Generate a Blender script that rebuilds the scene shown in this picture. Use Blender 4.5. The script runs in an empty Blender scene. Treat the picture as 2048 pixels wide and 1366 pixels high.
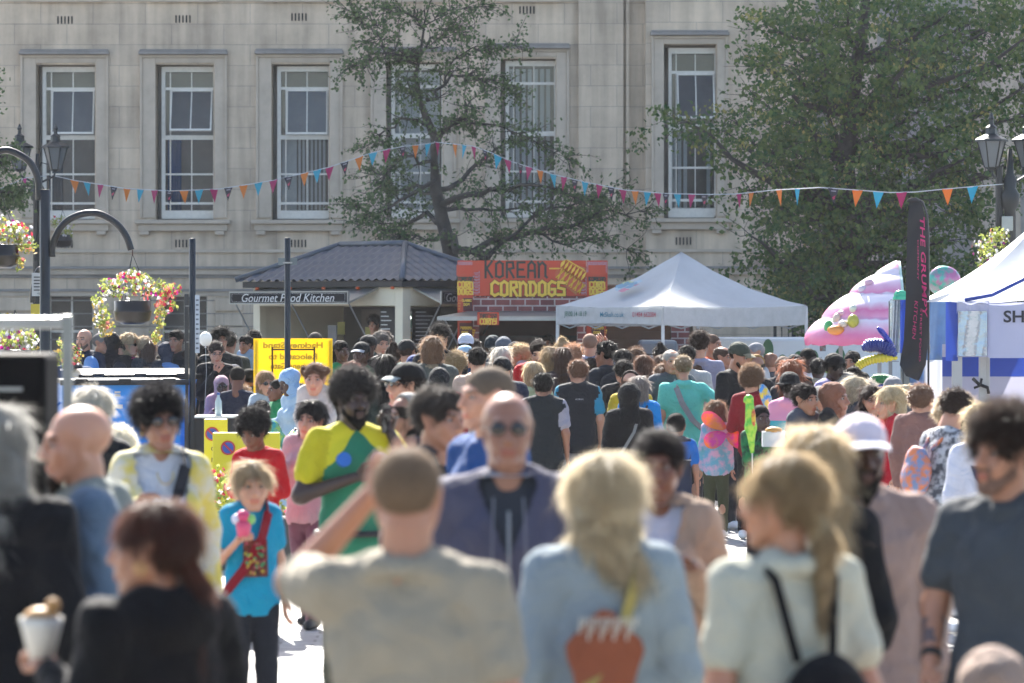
import bpy, math, random
import numpy as np
R = math.radians
PI = math.pi
rnd = random.Random(7)
SC = bpy.context.scene
COL = SC.collection
# ------------------------------------------------------------ camera, sky, sun, exposure
FPX = 7680.0      # focal length in pixels of the 2048 px wide photograph
HC = 2.10         # lens height
YH = 625.0        # horizon row
cd = bpy.data.cameras.new('camera'); cam = bpy.data.objects.new('camera', cd); COL.objects.link(cam)
cam.location = (0, 0, HC); cam.rotation_euler = (R(90), 0, 0)
cd.sensor_width = 36; cd.lens = FPX / 2048 * 36; cd.shift_y = -(683 - YH) / 2048
cd.clip_start = 0.5; cd.clip_end = 2000
cd.dof.use_dof = True; cd.dof.focus_distance = 42; cd.dof.aperture_fstop = 4.2
SC.camera = cam
SUN_EL, SUN_AZ = 41, -9          # azimuth from +Y (behind the town hall), negative = to the left
w = bpy.data.worlds.new('World'); SC.world = w; w.use_nodes = True
nt = w.node_tree; bgn = nt.nodes['Background']
sky = nt.nodes.new('ShaderNodeTexSky'); sky.sky_type = 'NISHITA'; sky.sun_disc = False
sky.sun_elevation = R(SUN_EL); sky.sun_rotation = R(SUN_AZ)
sky.air_density = 1.0; sky.dust_density = 2.0; sky.ozone_density = 1.0
nt.links.new(sky.outputs[0], bgn.inputs[0]); bgn.inputs[1].default_value = 0.088
sd = bpy.data.lights.new('sun', 'SUN'); sd.energy = 5.0; sd.angle = R(0.5); sd.color = (1.0, .95, .88)
so = bpy.data.objects.new('sun', sd); COL.objects.link(so)
so.rotation_euler = (R(90 - SUN_EL), 0, R(180 - SUN_AZ))
so.location = (-10, 60, 60)
SC.view_settings.view_transform = 'Standard'; SC.view_settings.look = 'None'
SC.view_settings.exposure = 2.18; SC.view_settings.gamma = 1
SC.render.engine = 'CYCLES'
cy = SC.cycles
cy.max_bounces = 6; cy.diffuse_bounces = 3; cy.glossy_bounces = 3; cy.transmission_bounces = 4
cy.transparent_max_bounces = 12; cy.volume_bounces = 1; cy.caustics_reflective = False; cy.caustics_refractive = False
cy.use_denoising = True; cy.sample_clamp_indirect = 6

def P(px, py, d):
    return ((px - 1024) * d / FPX, d, HC - (py - YH) * d / FPX)

# ------------------------------------------------------------ materials
def hexc(h):
    h = h.lstrip('#'); c = [int(h[i:i + 2], 16) / 255 for i in (0, 2, 4)]
    return tuple(((x + .055) / 1.055) ** 2.4 if x > .04045 else x / 12.92 for x in c)
MC = {}
def newmat(name):
    m = bpy.data.materials.new(name); m.use_nodes = True
    return m, m.node_tree, m.node_tree.nodes['Principled BSDF']
def nd(t, kind, **kw):
    n = t.nodes.new(kind)
    for k, v in kw.items():
        if k.startswith('i_'):
            k2 = k[2:]; n.inputs[int(k2) if k2.isdigit() else k2.replace('_', ' ')].default_value = v
        else: setattr(n, k, v)
    return n
def mat(col, rough=.6, kind='plain', metal=0.0, var=.15, scale=6.0, bump=.0, trans=0.0, emit=None, spec=.5, col2=None, sheen=0.0):
    if isinstance(col, str): col = hexc(col)
    if isinstance(col2, str): col2 = hexc(col2)
    key = (tuple(round(c, 4) for c in col), rough, kind, metal, var, scale, bump, trans, emit, spec, col2, sheen)
    if key in MC: return MC[key]
    m, t, b = newmat(kind)
    b.inputs['Roughness'].default_value = rough; b.inputs['Metallic'].default_value = metal
    b.inputs['Specular IOR Level'].default_value = spec
    tc = nd(t, 'ShaderNodeTexCoord')
    nz = nd(t, 'ShaderNodeTexNoise', i_Scale=scale, i_Detail=6.0, i_Roughness=.6)
    t.links.new(tc.outputs['Object'], nz.inputs['Vector'])
    mx = nd(t, 'ShaderNodeMix', data_type='RGBA')
    c = Vc(col)
    d2 = col2 if col2 else tuple(x * (1 - 2 * var) for x in c)
    u2 = c if col2 else tuple(min(1, x * (1 + var)) for x in c)
    mx.inputs[6].default_value = (*d2, 1); mx.inputs[7].default_value = (*u2, 1)
    if col2:
        rp = nd(t, 'ShaderNodeValToRGB'); rp.color_ramp.elements[0].position = .42; rp.color_ramp.elements[1].position = .58
        t.links.new(nz.outputs[0], rp.inputs[0]); t.links.new(rp.outputs[0], mx.inputs[0])
    else: t.links.new(nz.outputs[0], mx.inputs[0])
    t.links.new(mx.outputs[2], b.inputs['Base Color'])
    if bump:
        nb = nd(t, 'ShaderNodeTexNoise', i_Scale=scale * (.9 if kind == 'fabric' else 3), i_Detail=4.0)
        if kind == 'fabric': nb.inputs['Distortion'].default_value = 1.8; bump = bump * 2.2
        t.links.new(tc.outputs['Object'], nb.inputs['Vector'])
        bp = nd(t, 'ShaderNodeBump', i_Strength=min(1, bump), i_Distance=.035 if kind == 'fabric' else .02)
        t.links.new(nb.outputs[0], bp.inputs['Height']); t.links.new(bp.outputs[0], b.inputs['Normal'])
    if sheen: b.inputs['Sheen Weight'].default_value = sheen
    if trans:
        tl = nd(t, 'ShaderNodeBsdfTranslucent'); t.links.new(mx.outputs[2], tl.inputs[0])
        ms = nd(t, 'ShaderNodeMixShader'); ms.inputs[0].default_value = trans
        out = t.nodes['Material Output']
        t.links.new(b.outputs[0], ms.inputs[1]); t.links.new(tl.outputs[0], ms.inputs[2]); t.links.new(ms.outputs[0], out.inputs[0])
    if emit:
        b.inputs['Emission Color'].default_value = (*c, 1); b.inputs['Emission Strength'].default_value = emit
    MC[key] = m
    return m
def Vc(c): return tuple(c[:3])
def skinm(col):
    if isinstance(col, str): col = hexc(col)
    key = ('skin', col)
    if key in MC: return MC[key]
    m, t, b = newmat('skin')
    b.inputs['Roughness'].default_value = .42
    b.inputs['Subsurface Weight'].default_value = .18
    b.inputs['Subsurface Radius'].default_value = (.8, .25, .12); b.inputs['Subsurface Scale'].default_value = .02
    tc = nd(t, 'ShaderNodeTexCoord'); nz = nd(t, 'ShaderNodeTexNoise', i_Scale=14.0, i_Detail=5.0)
    t.links.new(tc.outputs['Object'], nz.inputs['Vector'])
    mx = nd(t, 'ShaderNodeMix', data_type='RGBA')
    mx.inputs[6].default_value = (col[0] * .84, col[1] * .78, col[2] * .76, 1); mx.inputs[7].default_value = (min(1, col[0] * 1.1), col[1] * 1.08, col[2] * 1.05, 1)
    t.links.new(nz.outputs[0], mx.inputs[0]); t.links.new(mx.outputs[2], b.inputs['Base Color'])
    MC[key] = m; return m
def hairm(col, st=False):
    if isinstance(col, str): col = hexc(col)
    key = ('hair', col, st)
    g_ = sum(col) / 3; col = tuple(c * .74 + g_ * .26 for c in col)
    if key in MC: return MC[key]
    m, t, b = newmat('hair')
    b.inputs['Roughness'].default_value = .45 if st else .8; b.inputs['Specular IOR Level'].default_value = .5 if st else .12
    tc = nd(t, 'ShaderNodeTexCoord'); nz = nd(t, 'ShaderNodeTexNoise', i_Scale=60.0, i_Detail=3.0)
    t.links.new(tc.outputs['Object'], nz.inputs['Vector'])
    mx = nd(t, 'ShaderNodeMix', data_type='RGBA')
    mx.inputs[6].default_value = (*[x * .55 for x in col], 1); mx.inputs[7].default_value = (*[min(1, x * 1.35) for x in col], 1)
    t.links.new(nz.outputs[0], mx.inputs[0]); t.links.new(mx.outputs[2], b.inputs['Base Color'])
    tl = nd(t, 'ShaderNodeBsdfTranslucent')
    tl.inputs[0].default_value = (*[min(1, x * 1.5 + .25 * sum(col) / 3 + .02) for x in col], 1)
    ms = nd(t, 'ShaderNodeMixShader'); ms.inputs[0].default_value = .5 if st else .12
    t.links.new(b.outputs[0], ms.inputs[1]); t.links.new(tl.outputs[0], ms.inputs[2])
    t.links.new(ms.outputs[0], t.nodes['Material Output'].inputs[0])
    MC[key] = m; return m
def cloth(col, var=.12, scale=9.0, bump=.35, trans=.0, rough=.85):
    return mat(col, rough, 'fabric', 0, var, scale, bump, trans, None, .2, None, .04)

# ------------------------------------------------------------ mesh collector
class MB:
    def __init__(s): s.v = []; s.f = []; s.m = []
    def add(s, vs, fs, mi=0):
        o = len(s.v); s.v += [tuple(p) for p in vs]
        for f in fs: s.f.append(tuple(i + o for i in f)); s.m.append(mi)
        return s
    def box(s, x0, x1, y0, y1, z0, z1, mi=0):
        return s.add([(x0, y0, z0), (x1, y0, z0), (x1, y1, z0), (x0, y1, z0), (x0, y0, z1), (x1, y0, z1), (x1, y1, z1), (x0, y1, z1)],
                     [(0, 3, 2, 1), (4, 5, 6, 7), (0, 1, 5, 4), (1, 2, 6, 5), (2, 3, 7, 6), (3, 0, 4, 7)], mi)
    def obox(s, c, u, v, w, mi=0):      # oriented box: centre and three half vectors
        c, u, v, w = map(np.array, (c, u, v, w)); vs = []
        for k in (-1, 1):
            for a, b in ((-1, -1), (1, -1), (1, 1), (-1, 1)): vs.append(c + a * u + b * v + k * w)
        return s.add(vs, [(0, 3, 2, 1), (4, 5, 6, 7), (0, 1, 5, 4), (1, 2, 6, 5), (2, 3, 7, 6), (3, 0, 4, 7)], mi)
    def tube(s, pts, r, n=8, mi=0, caps=True):
        pts = [np.array(p, float) for p in pts]; N = len(pts)
        if not hasattr(r, '__len__'): r = [r] * N
        o = len(s.v); up = None
        for i, p in enumerate(pts):
            t = pts[min(i + 1, N - 1)] - pts[max(i - 1, 0)]; t = t / (np.linalg.norm(t) + 1e-9)
            if up is None:
                up = np.cross(t, (0, 0, 1) if abs(t[2]) < .9 else (0, 1, 0)); 
            up = up - t * np.dot(up, t); up /= np.linalg.norm(up) + 1e-9
            w = np.cross(t, up)
            for k in range(n):
                a = 2 * PI * k / n
                s.v.append(tuple(p + r[i] * (math.cos(a) * up + math.sin(a) * w)))
        for i in range(N - 1):
            for k in range(n):
                a, b = o + i * n + k, o + i * n + (k + 1) % n
                s.f.append((a, b, b + n, a + n)); s.m.append(mi)
        if caps:
            s.f.append(tuple(o + k for k in reversed(range(n)))); s.m.append(mi)
            s.f.append(tuple(o + (N - 1) * n + k for k in range(n))); s.m.append(mi)
        return s
    def lathe(s, c, prof, n=16, mi=0, sy=1.0):
        o = len(s.v); c = np.array(c)
        for r, z in prof:
            for k in range(n):
                a = 2 * PI * k / n; s.v.append((c[0] + r * math.cos(a), c[1] + r * sy * math.sin(a), c[2] + z))
        for i in range(len(prof) - 1):
            for k in range(n):
                a, b = o + i * n + k, o + i * n + (k + 1) % n
                s.f.append((a, b, b + n, a + n)); s.m.append(mi)
        s.f.append(tuple(o + k for k in reversed(range(n)))); s.m.append(mi)
        s.f.append(tuple(o + (len(prof) - 1) * n + k for k in range(n))); s.m.append(mi)
        return s
    def ball(s, c, r, n=8, mi=0, sc=(1, 1, 1)):
        o = len(s.v); m = max(4, n // 2 + 1)
        for i in range(m + 1):
            ph = PI * i / m
            for k in range(n):
                a = 2 * PI * k / n
                s.v.append((c[0] + r * sc[0] * math.sin(ph) * math.cos(a), c[1] + r * sc[1] * math.sin(ph) * math.sin(a), c[2] + r * sc[2] * math.cos(ph)))
        for i in range(m):
            for k in range(n):
                a, b = o + i * n + k, o + i * n + (k + 1) % n
                s.f.append((b, a, a + n, b + n)); s.m.append(mi)
        return s
    def arr(s, V, F, M=0):              # numpy arrays
        o = len(s.v); s.v += V.tolist(); s.f += (np.asarray(F) + o).tolist()
        s.m += ([M] * len(F) if np.isscalar(M) else np.asarray(M).tolist())
        return s
    def xf(s, fn): s.v = [tuple(fn(p)) for p in s.v]; return s
    def build(s, name, mats, parent=None, smooth=False, bevel=0, loc=None, rotz=None):
        me = bpy.data.meshes.new(name)
        me.from_pydata(s.v, [], s.f)
        if not isinstance(mats, (list, tuple)): mats = [mats]
        for m_ in mats: me.materials.append(m_)
        if len(mats) > 1: me.polygons.foreach_set('material_index', np.array(s.m, dtype=np.int32))
        if smooth: me.polygons.foreach_set('use_smooth', np.ones(len(me.polygons), dtype=bool))
        me.update()
        o = bpy.data.objects.new(name, me); COL.objects.link(o)
        if parent: o.parent = parent
        if loc: o.location = loc
        if rotz is not None: o.rotation_euler = (0, 0, rotz)
        if bevel:
            bv = o.modifiers.new('bevel', 'BEVEL'); bv.width = bevel; bv.segments = 2; bv.limit_method = 'ANGLE'
        return o
def tag(o, label=None, cat=None, group=None, kind=None):
    if label: o['label'] = label
    if cat: o['category'] = cat
    if group: o['group'] = group
    if kind: o['kind'] = kind
    return o
def thing(name, label, cat, loc=(0, 0, 0), rotz=0, group=None):
    o = bpy.data.objects.new(name, None); COL.objects.link(o); o.empty_display_size = .2
    o.location = loc; o.rotation_euler = (0, 0, rotz); tag(o, label, cat, group); return o
def copy_tree(o, parent=None):
    c = o.copy(); COL.objects.link(c); c.parent = parent
    for ch in list(o.children): copy_tree(ch, c)
    return c

# ------------------------------------------------------------ text
FCACHE = {}
def text_data(s, size=1.0, shear=0, bold=0.0, space=1.0):
    key = (s, size, shear, bold, space)
    if key not in FCACHE:
        cu = bpy.data.curves.new('t', 'FONT'); cu.body = s; cu.size = size; cu.shear = shear; cu.offset = bold; cu.space_character = space
        cu.align_x = 'CENTER'; cu.align_y = 'CENTER'; cu.resolution_u = 3
        ob = bpy.data.objects.new('t', cu)
        me = ob.to_mesh()
        vs = [tuple(v.co) for v in me.vertices]; fs = [tuple(p.vertices) for p in me.polygons]
        ob.to_mesh_clear(); bpy.data.objects.remove(ob); bpy.data.curves.remove(cu)
        FCACHE[key] = (vs, fs)
    return FCACHE[key]
def text_on(mb, s, c, u, v, size, mi=0, shear=0, bold=0.0, width=None, mirror=False, space=1.0):
    """lay text flat: centre c, unit vectors u (reading direction) and v (up); width squeezes it"""
    vs, fs = text_data(s, 1.0, shear, bold / size if size else 0, space)
    if not vs: return mb
    xs = [p[0] for p in vs]; w0 = max(xs) - min(xs); mx = (max(xs) + min(xs)) / 2
    ys = [p[1] for p in vs]; my = (max(ys) + min(ys)) / 2
    sx = (width / w0) if width else size
    if mirror: sx = -sx
    c, u, v = map(np.array, (c, u, v))
    mb.add([tuple(c + u * (p[0] - mx) * sx + v * (p[1] - my) * size) for p in vs], fs, mi)
    return mb
GLY = {  # angular stroke letters, box 0..1 by 0..1
 'K': [[(.15, 0), (.15, 1.05)], [(.85, 1), (.15, .48)], [(.3, .55), (.9, 0)]], 'O': [[(.12, .05), (.12, .85), (.5, 1), (.88, .85), (.88, .1), (.5, 0), (.12, .08)]],
 'R': [[(.13, 0), (.13, .95), (.8, .95), (.88, .6), (.2, .5)], [(.4, .5), (.9, 0)]], 'E': [[(.92, .95), (.12, .95), (.12, .03), (.92, .03)], [(.12, .5), (.75, .5)]],
 'A': [[(.1, 0), (.15, .8), (.5, 1), (.85, .8), (.9, 0)], [(.15, .42), (.85, .42)]], 'N': [[(.1, 0), (.12, .8), (0, .95)], [(.12, .75), (.5, .95), (.85, .75), (.85, .08), (1, 0)]],
 'C': [[(.95, .85), (.5, 1), (.12, .8), (.12, .15), (.5, 0), (.95, .12)]], 'D': [[(.05, .95), (.6, .95), (.9, .7), (.9, .25), (.6, .03), (.15, .03)], [(.18, .95), (.18, .03)]],
 'G': [[(.95, .9), (.5, 1), (.12, .8), (.12, .15), (.5, 0), (.9, .12), (.9, .45), (.5, .45)]], 'S': [[(.92, .9), (.15, .95), (.12, .55), (.88, .45), (.88, .05), (.08, .05)]],
 'Y': [[(.1, 1), (.15, .5), (.88, .5)], [(.9, 1), (.88, .1), (.3, 0)]], 'T': [[(.02, .95), (.98, .95)], [(.5, .95), (.5, 0)]], 'P': [[(.13, 0), (.13, .95), (.85, .9), (.85, .5), (.15, .45)]],
 'L': [[(.15, 1), (.15, .05), (.9, .05)]], 'I': [[(.5, 1), (.5, 0)]], 'H': [[(.12, 1), (.12, 0)], [(.88, 1), (.88, 0)], [(.12, .5), (.88, .5)]], "'": [[(.4, 1), (.4, .75)]],
}
def glyphs(mb, s, c, u, v, w, h, th, mi=0, gap=.22):
    """stroke lettering centred at c; each glyph cell w by h"""
    c, u, v = map(lambda a: np.array(a, float), (c, u, v)); nn = np.cross(u, v)
    tot = len(s) * w * (1 + gap) - w * gap; x = -tot / 2
    for ch in s:
        for pl in GLY.get(ch, []):
            for a, b in zip(pl, pl[1:]):
                A = np.array([x + a[0] * w, (a[1] - .5) * h]); B = np.array([x + b[0] * w, (b[1] - .5) * h])
                dd = B - A; L = np.linalg.norm(dd) + 1e-9; dd /= L; n = np.array([-dd[1], dd[0]]) * th / 2
                A2 = A - dd * th * .45; B2 = B + dd * th * .45
                q = [A2 - n, B2 - n, B2 + n, A2 + n]; zo = rnd.uniform(0, .0015)
                mb.add([tuple(c + u * p[0] + v * p[1] + nn * zo) for p in q], [(0, 1, 2, 3)], mi)
        x += w * (1 + gap)
    return mb
# ------------------------------------------------------------ implicit-surface modelling
def nzf(p, sc, seed=0):
    x, y, z = p[0] * sc + seed, p[1] * sc + 1.7 * seed, p[2] * sc
    return (np.sin(x * 1.3 + 1.9 * np.sin(z * .9 + y)) + np.sin(z * 1.7 + 2.1 * np.sin(x * .8 - y * 1.1)) + np.sin(y * 1.5 + x * .7 + 1.3 * np.sin(z * 1.1))) / 3
def sdf_mesh(prims, vox, k=.02, noise=None, planes=()):
    """prims: (a, b, ra, rb, scale3, tag, op). Smooth union / subtraction, then surface nets. planes: (point, normal) keep the side against the normal."""
    lo = np.full(3, 1e9); hi = np.full(3, -1e9)
    for a, b, ra, rb, s3, tg, op in prims:
        if op != '+': continue
        s3 = np.array(s3); a = np.array(a); b = np.array(b)
        lo = np.minimum(lo, np.minimum(a - ra * s3, b - rb * s3)); hi = np.maximum(hi, np.maximum(a + ra * s3, b + rb * s3))
    lo -= k + 2.5 * vox; hi += k + 2.5 * vox
    n = np.ceil((hi - lo) / vox).astype(int) + 1
    ax = [(lo[i] + vox * np.arange(n[i])).astype(np.float32) for i in range(3)]
    D = np.full(n, .3, np.float32); T = np.zeros(n, np.int8); RAW = np.full(n, 1e3, np.float32)
    for a, b, ra, rb, s3, tg, op in prims:
        s3 = np.array(s3, np.float32); a = np.array(a, np.float32); b = np.array(b, np.float32)
        mg = k + 3 * vox + .01
        l2 = np.minimum(a - ra * s3, b - rb * s3) - mg; h2 = np.maximum(a + ra * s3, b + rb * s3) + mg
        i0 = np.clip(np.floor((l2 - lo) / vox).astype(int), 0, n); i1 = np.clip(np.ceil((h2 - lo) / vox).astype(int) + 1, 0, n)
        if (i1 <= i0).any(): continue
        sl = tuple(slice(i0[i], i1[i]) for i in range(3))
        X = ax[0][sl[0]][:, None, None] / s3[0]; Y = ax[1][sl[1]][None, :, None] / s3[1]; Z = ax[2][sl[2]][None, None, :] / s3[2]
        A = a / s3; Bv = b / s3 - A; L2 = float(Bv @ Bv)
        px, py, pz = X - A[0], Y - A[1], Z - A[2]
        if L2 > 1e-10:
            t = np.clip((px * Bv[0] + py * Bv[1] + pz * Bv[2]) / L2, 0, 1)
            d = np.sqrt((px - t * Bv[0]) ** 2 + (py - t * Bv[1]) ** 2 + (pz - t * Bv[2]) ** 2) - (ra + (rb - ra) * t)
        else: d = np.sqrt(px * px + py * py + pz * pz) - ra
        d = d * float(s3.min())
        cur = D[sl]
        if op == '+':
            hh = np.maximum(k - np.abs(d - cur), 0) / max(k, 1e-6)
            D[sl] = np.minimum(d, cur) - hh * hh * k / 4
            r = RAW[sl]; msk = d < r; r[msk] = np.broadcast_to(d, r.shape)[msk]; T[sl][msk] = tg
        else:
            k2 = k * .5; d = -d
            hh = np.maximum(k2 - np.abs(d - cur), 0) / max(k2, 1e-6)
            D[sl] = np.maximum(d, cur) + hh * hh * k2 / 4
    if noise or planes:
        G = np.meshgrid(*ax, indexing='ij')
        for amp, sc, sd in (noise or ()): D += amp * nzf(G, sc, sd).astype(np.float32)
        for p, nn_ in planes:
            nn_ = np.array(nn_, float); nn_ /= np.linalg.norm(nn_)
            D = np.maximum(D, sum((G[i] - p[i]) * nn_[i] for i in range(3)).astype(np.float32))
    for i in range(3):
        s_ = [slice(None)] * 3
        s_[i] = 0; D[tuple(s_)] = np.maximum(D[tuple(s_)], .01); s_[i] = -1; D[tuple(s_)] = np.maximum(D[tuple(s_)], .01)
    S = D < 0
    c = [S[i:n[0] - 1 + i, j:n[1] - 1 + j, l:n[2] - 1 + l] for i in (0, 1) for j in (0, 1) for l in (0, 1)]
    al = c[0].copy(); an = c[0].copy()
    for q in c[1:]: al &= q; an |= q
    M = an & ~al
    I = np.argwhere(M)
    if not len(I): return np.zeros((0, 3)), np.zeros((0, 4), int), np.zeros(0, int)
    idx = np.full(M.shape, -1, np.int64); idx[M] = np.arange(len(I))
    acc = np.zeros((len(I), 3)); cnt = np.zeros(len(I))
    cor = [(i, j, l) for i in (0, 1) for j in (0, 1) for l in (0, 1)]
    for ci in cor:
        for d in range(3):
            if ci[d]: continue
            cj = list(ci); cj[d] = 1
            va = D[I[:, 0] + ci[0], I[:, 1] + ci[1], I[:, 2] + ci[2]]; vb = D[I[:, 0] + cj[0], I[:, 1] + cj[1], I[:, 2] + cj[2]]
            m = (va < 0) != (vb < 0); t = np.where(m, va / np.where(m, va - vb, 1), 0)
            p = np.tile(np.array(ci, float), (len(I), 1)); p[:, d] += t
            acc[m] += p[m]; cnt[m] += 1
    V = lo + (I + acc / cnt[:, None]) * vox
    F = []
    for d in range(3):
        e, f = [(1, 2), (2, 0), (0, 1)][d]
        sh = [slice(None)] * 3; sh2 = [slice(None)] * 3; sh[d] = slice(0, -1); sh2[d] = slice(1, None)
        Sa, Sb = S[tuple(sh)], S[tuple(sh2)]
        E = np.argwhere(Sa != Sb)
        if not len(E): continue
        ok = (E[:, e] > 0) & (E[:, f] > 0) & (E[:, e] < n[e] - 1) & (E[:, f] < n[f] - 1); E = E[ok]
        def g(de, df):
            q = E.copy(); q[:, e] -= de; q[:, f] -= df; return idx[q[:, 0], q[:, 1], q[:, 2]]
        Q = np.stack([g(0, 0), g(1, 0), g(1, 1), g(0, 1)], 1)
        inv = ~Sa[E[:, 0], E[:, 1], E[:, 2]]
        Q[inv] = Q[inv][:, ::-1]
        F.append(Q[(Q >= 0).all(1)])
    F = np.concatenate(F)
    tg = T[I[:, 0], I[:, 1], I[:, 2]]; 
    return V, F, tg[F[:, 0]].astype(int)
def smooth(V, F, it=1, lam=.5):
    for _ in range(it):
        a = np.zeros_like(V); c = np.zeros(len(V))
        for i in range(4):
            for j in ((i + 1) % 4, (i + 3) % 4):
                np.add.at(a, F[:, i], V[F[:, j]]); np.add.at(c, F[:, i], 1)
        V = V + lam * (a / np.maximum(c, 1)[:, None] - V)
    return V
def cp(a, b, ra, rb=None, s=(1, 1, 1), t=0, op='+'): return (a, b, ra, ra if rb is None else rb, s, t, op)
def el(c, rx, ry, rz, t=0, op='+'): return (c, c, 1.0, 1.0, (rx, ry, rz), t, op)

# ------------------------------------------------------------ head and hand templates (head frame: origin between the ears, face towards -Y)
HEADS = {}
def head_tpl(sex, vox):
    key = (sex, vox)
    if key in HEADS: return HEADS[key]
    m = sex == 'm'; c = sex == 'c'
    jw = .052 if m else (.042 if c else .044); ch = .021 if m else .016
    pr = [el((0, .018, .034), .077, .097, .083), el((0, -.03, -.03), .062 if not c else .065, .060, .08),
          cp((jw, .01, -.045), (.02, -.058, -.1), .022, .019), cp((-jw, .01, -.045), (-.02, -.058, -.1), .022, .019),
          cp((-.01, -.07, -.103), (.01, -.07, -.103), ch), cp((.042, -.058, -.022), (.03, -.07, -.05), .02, .016), cp((-.042, -.058, -.022), (-.03, -.07, -.05), .02, .016),
          cp((-.034, -.079, .024), (.034, -.079, .024), .013 if m else .010)]
    small = [cp((0, -.09, .012), (0, -.113 if not c else -.106, -.030), .0075, .0115), cp((-.010, -.099, -.036), (.010, -.099, -.036), .008),
             cp((-.017, -.087, -.0625), (.017, -.087, -.0625), .0075), cp((-.012, -.087, -.074), (.012, -.087, -.074), .008),
             el((.033, -.099, .004), .018, .02, .011, 0, '-'), el((-.033, -.099, .004), .018, .02, .011, 0, '-'),
             cp((.078, .016, .018), (.074, .006, -.022), .012, .008, (.6, 1, 1)), cp((-.078, .016, .018), (-.074, .006, -.022), .012, .008, (.6, 1, 1)),
             cp((0, .020, -.07), (0, .024, -.175), .060 if m else .047, .062 if m else .049)]
    V, F, T = sdf_mesh(pr + small, vox, .016)
    V = smooth(V, F, 1, .35)
    C = V[F].mean(1); M = np.zeros(len(F), int)
    M[(np.abs(C[:, 0]) < .024) & (C[:, 1] < -.083) & (C[:, 2] < -.057) & (C[:, 2] > -.081)] = 1            # lips
    ex = np.abs(np.abs(C[:, 0]) - .033)
    M[(ex < .021) & (C[:, 1] < -.062) & (C[:, 2] > .019) & (C[:, 2] < .0275 + (.002 if m else 0))] = 2      # brows
    M[(ex < .017) & (np.abs(C[:, 2] - .004) < .0085) & (C[:, 1] < -.06)] = 3                                 # lashes and lids
    HEADS[key] = (V, F, M); return HEADS[key]
def hand_tpl(kind, vox):
    key = ('hand', kind, vox)
    if key in HEADS: return HEADS[key]
    # hand hangs along -Z from the wrist at the origin, palm towards -Y... thumb on +X
    pr = [cp((-.018, 0, -.02), (-.026, 0, -.085), .017, .014, (1, .75, 1)), cp((.012, 0, -.02), (.020, 0, -.088), .018, .013, (1, .75, 1)), cp((0, 0, .01), (0, 0, -.03), .025, .022, (1, .75, 1))]
    ln = [.068, .078, .072, .055]; cl = {'relax': .45, 'grip': 1.35, 'flat': .08}[kind]
    for i in range(4):
        x = .031 - i * .0195; p = np.array([x, -.002, -.088 + (.008 if i == 3 else 0)]); a = cl * .5; L = ln[i]
        for s_, f in ((.45, .0088), (.3, .008), (.25, .007)):
            q = p + L * s_ * np.array([(.06 if i == 0 else -.05 * (i - 1)), -math.sin(a), -math.cos(a)])
            pr.append(cp(tuple(p), tuple(q), f, f * .93)); p = q; a += cl * .75
    t0 = (.022, -.004, -.025); t1 = (.050, -.016, -.058) if kind != 'grip' else (.044, -.028, -.055); t2 = (.054, -.024, -.088) if kind != 'grip' else (.022, -.046, -.078)
    pr += [cp(t0, t1, .014, .010), cp(t1, t2, .010, .0078)]
    V, F, T = sdf_mesh(pr, vox, .006)
    HEADS[key] = (V, F, np.zeros(len(F), int)); return HEADS[key]

def rotm(yaw=0, pitch=0, roll=0):
    cy_, sy_ = math.cos(R(yaw)), math.sin(R(yaw)); cp_, sp_ = math.cos(R(pitch)), math.sin(R(pitch)); cr, sr = math.cos(R(roll)), math.sin(R(roll))
    Rz = np.array([[cy_, -sy_, 0], [sy_, cy_, 0], [0, 0, 1]]); Rx = np.array([[1, 0, 0], [0, cp_, -sp_], [0, sp_, cp_]]); Ry = np.array([[cr, 0, sr], [0, 1, 0], [-sr, 0, cr]])
    return Rz @ Rx @ Ry
FACECUT = [el((0, -.115, -.05), .068, .085, .112, 0, '-'), el((.086, -.005, -.03), .034, .045, .055, 0, '-'), el((-.086, -.005, -.03), .034, .045, .055, 0, '-')]
NECKCUT = [el((0, -.03, -.155), .14, .135, .10, 0, '-')]
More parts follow.
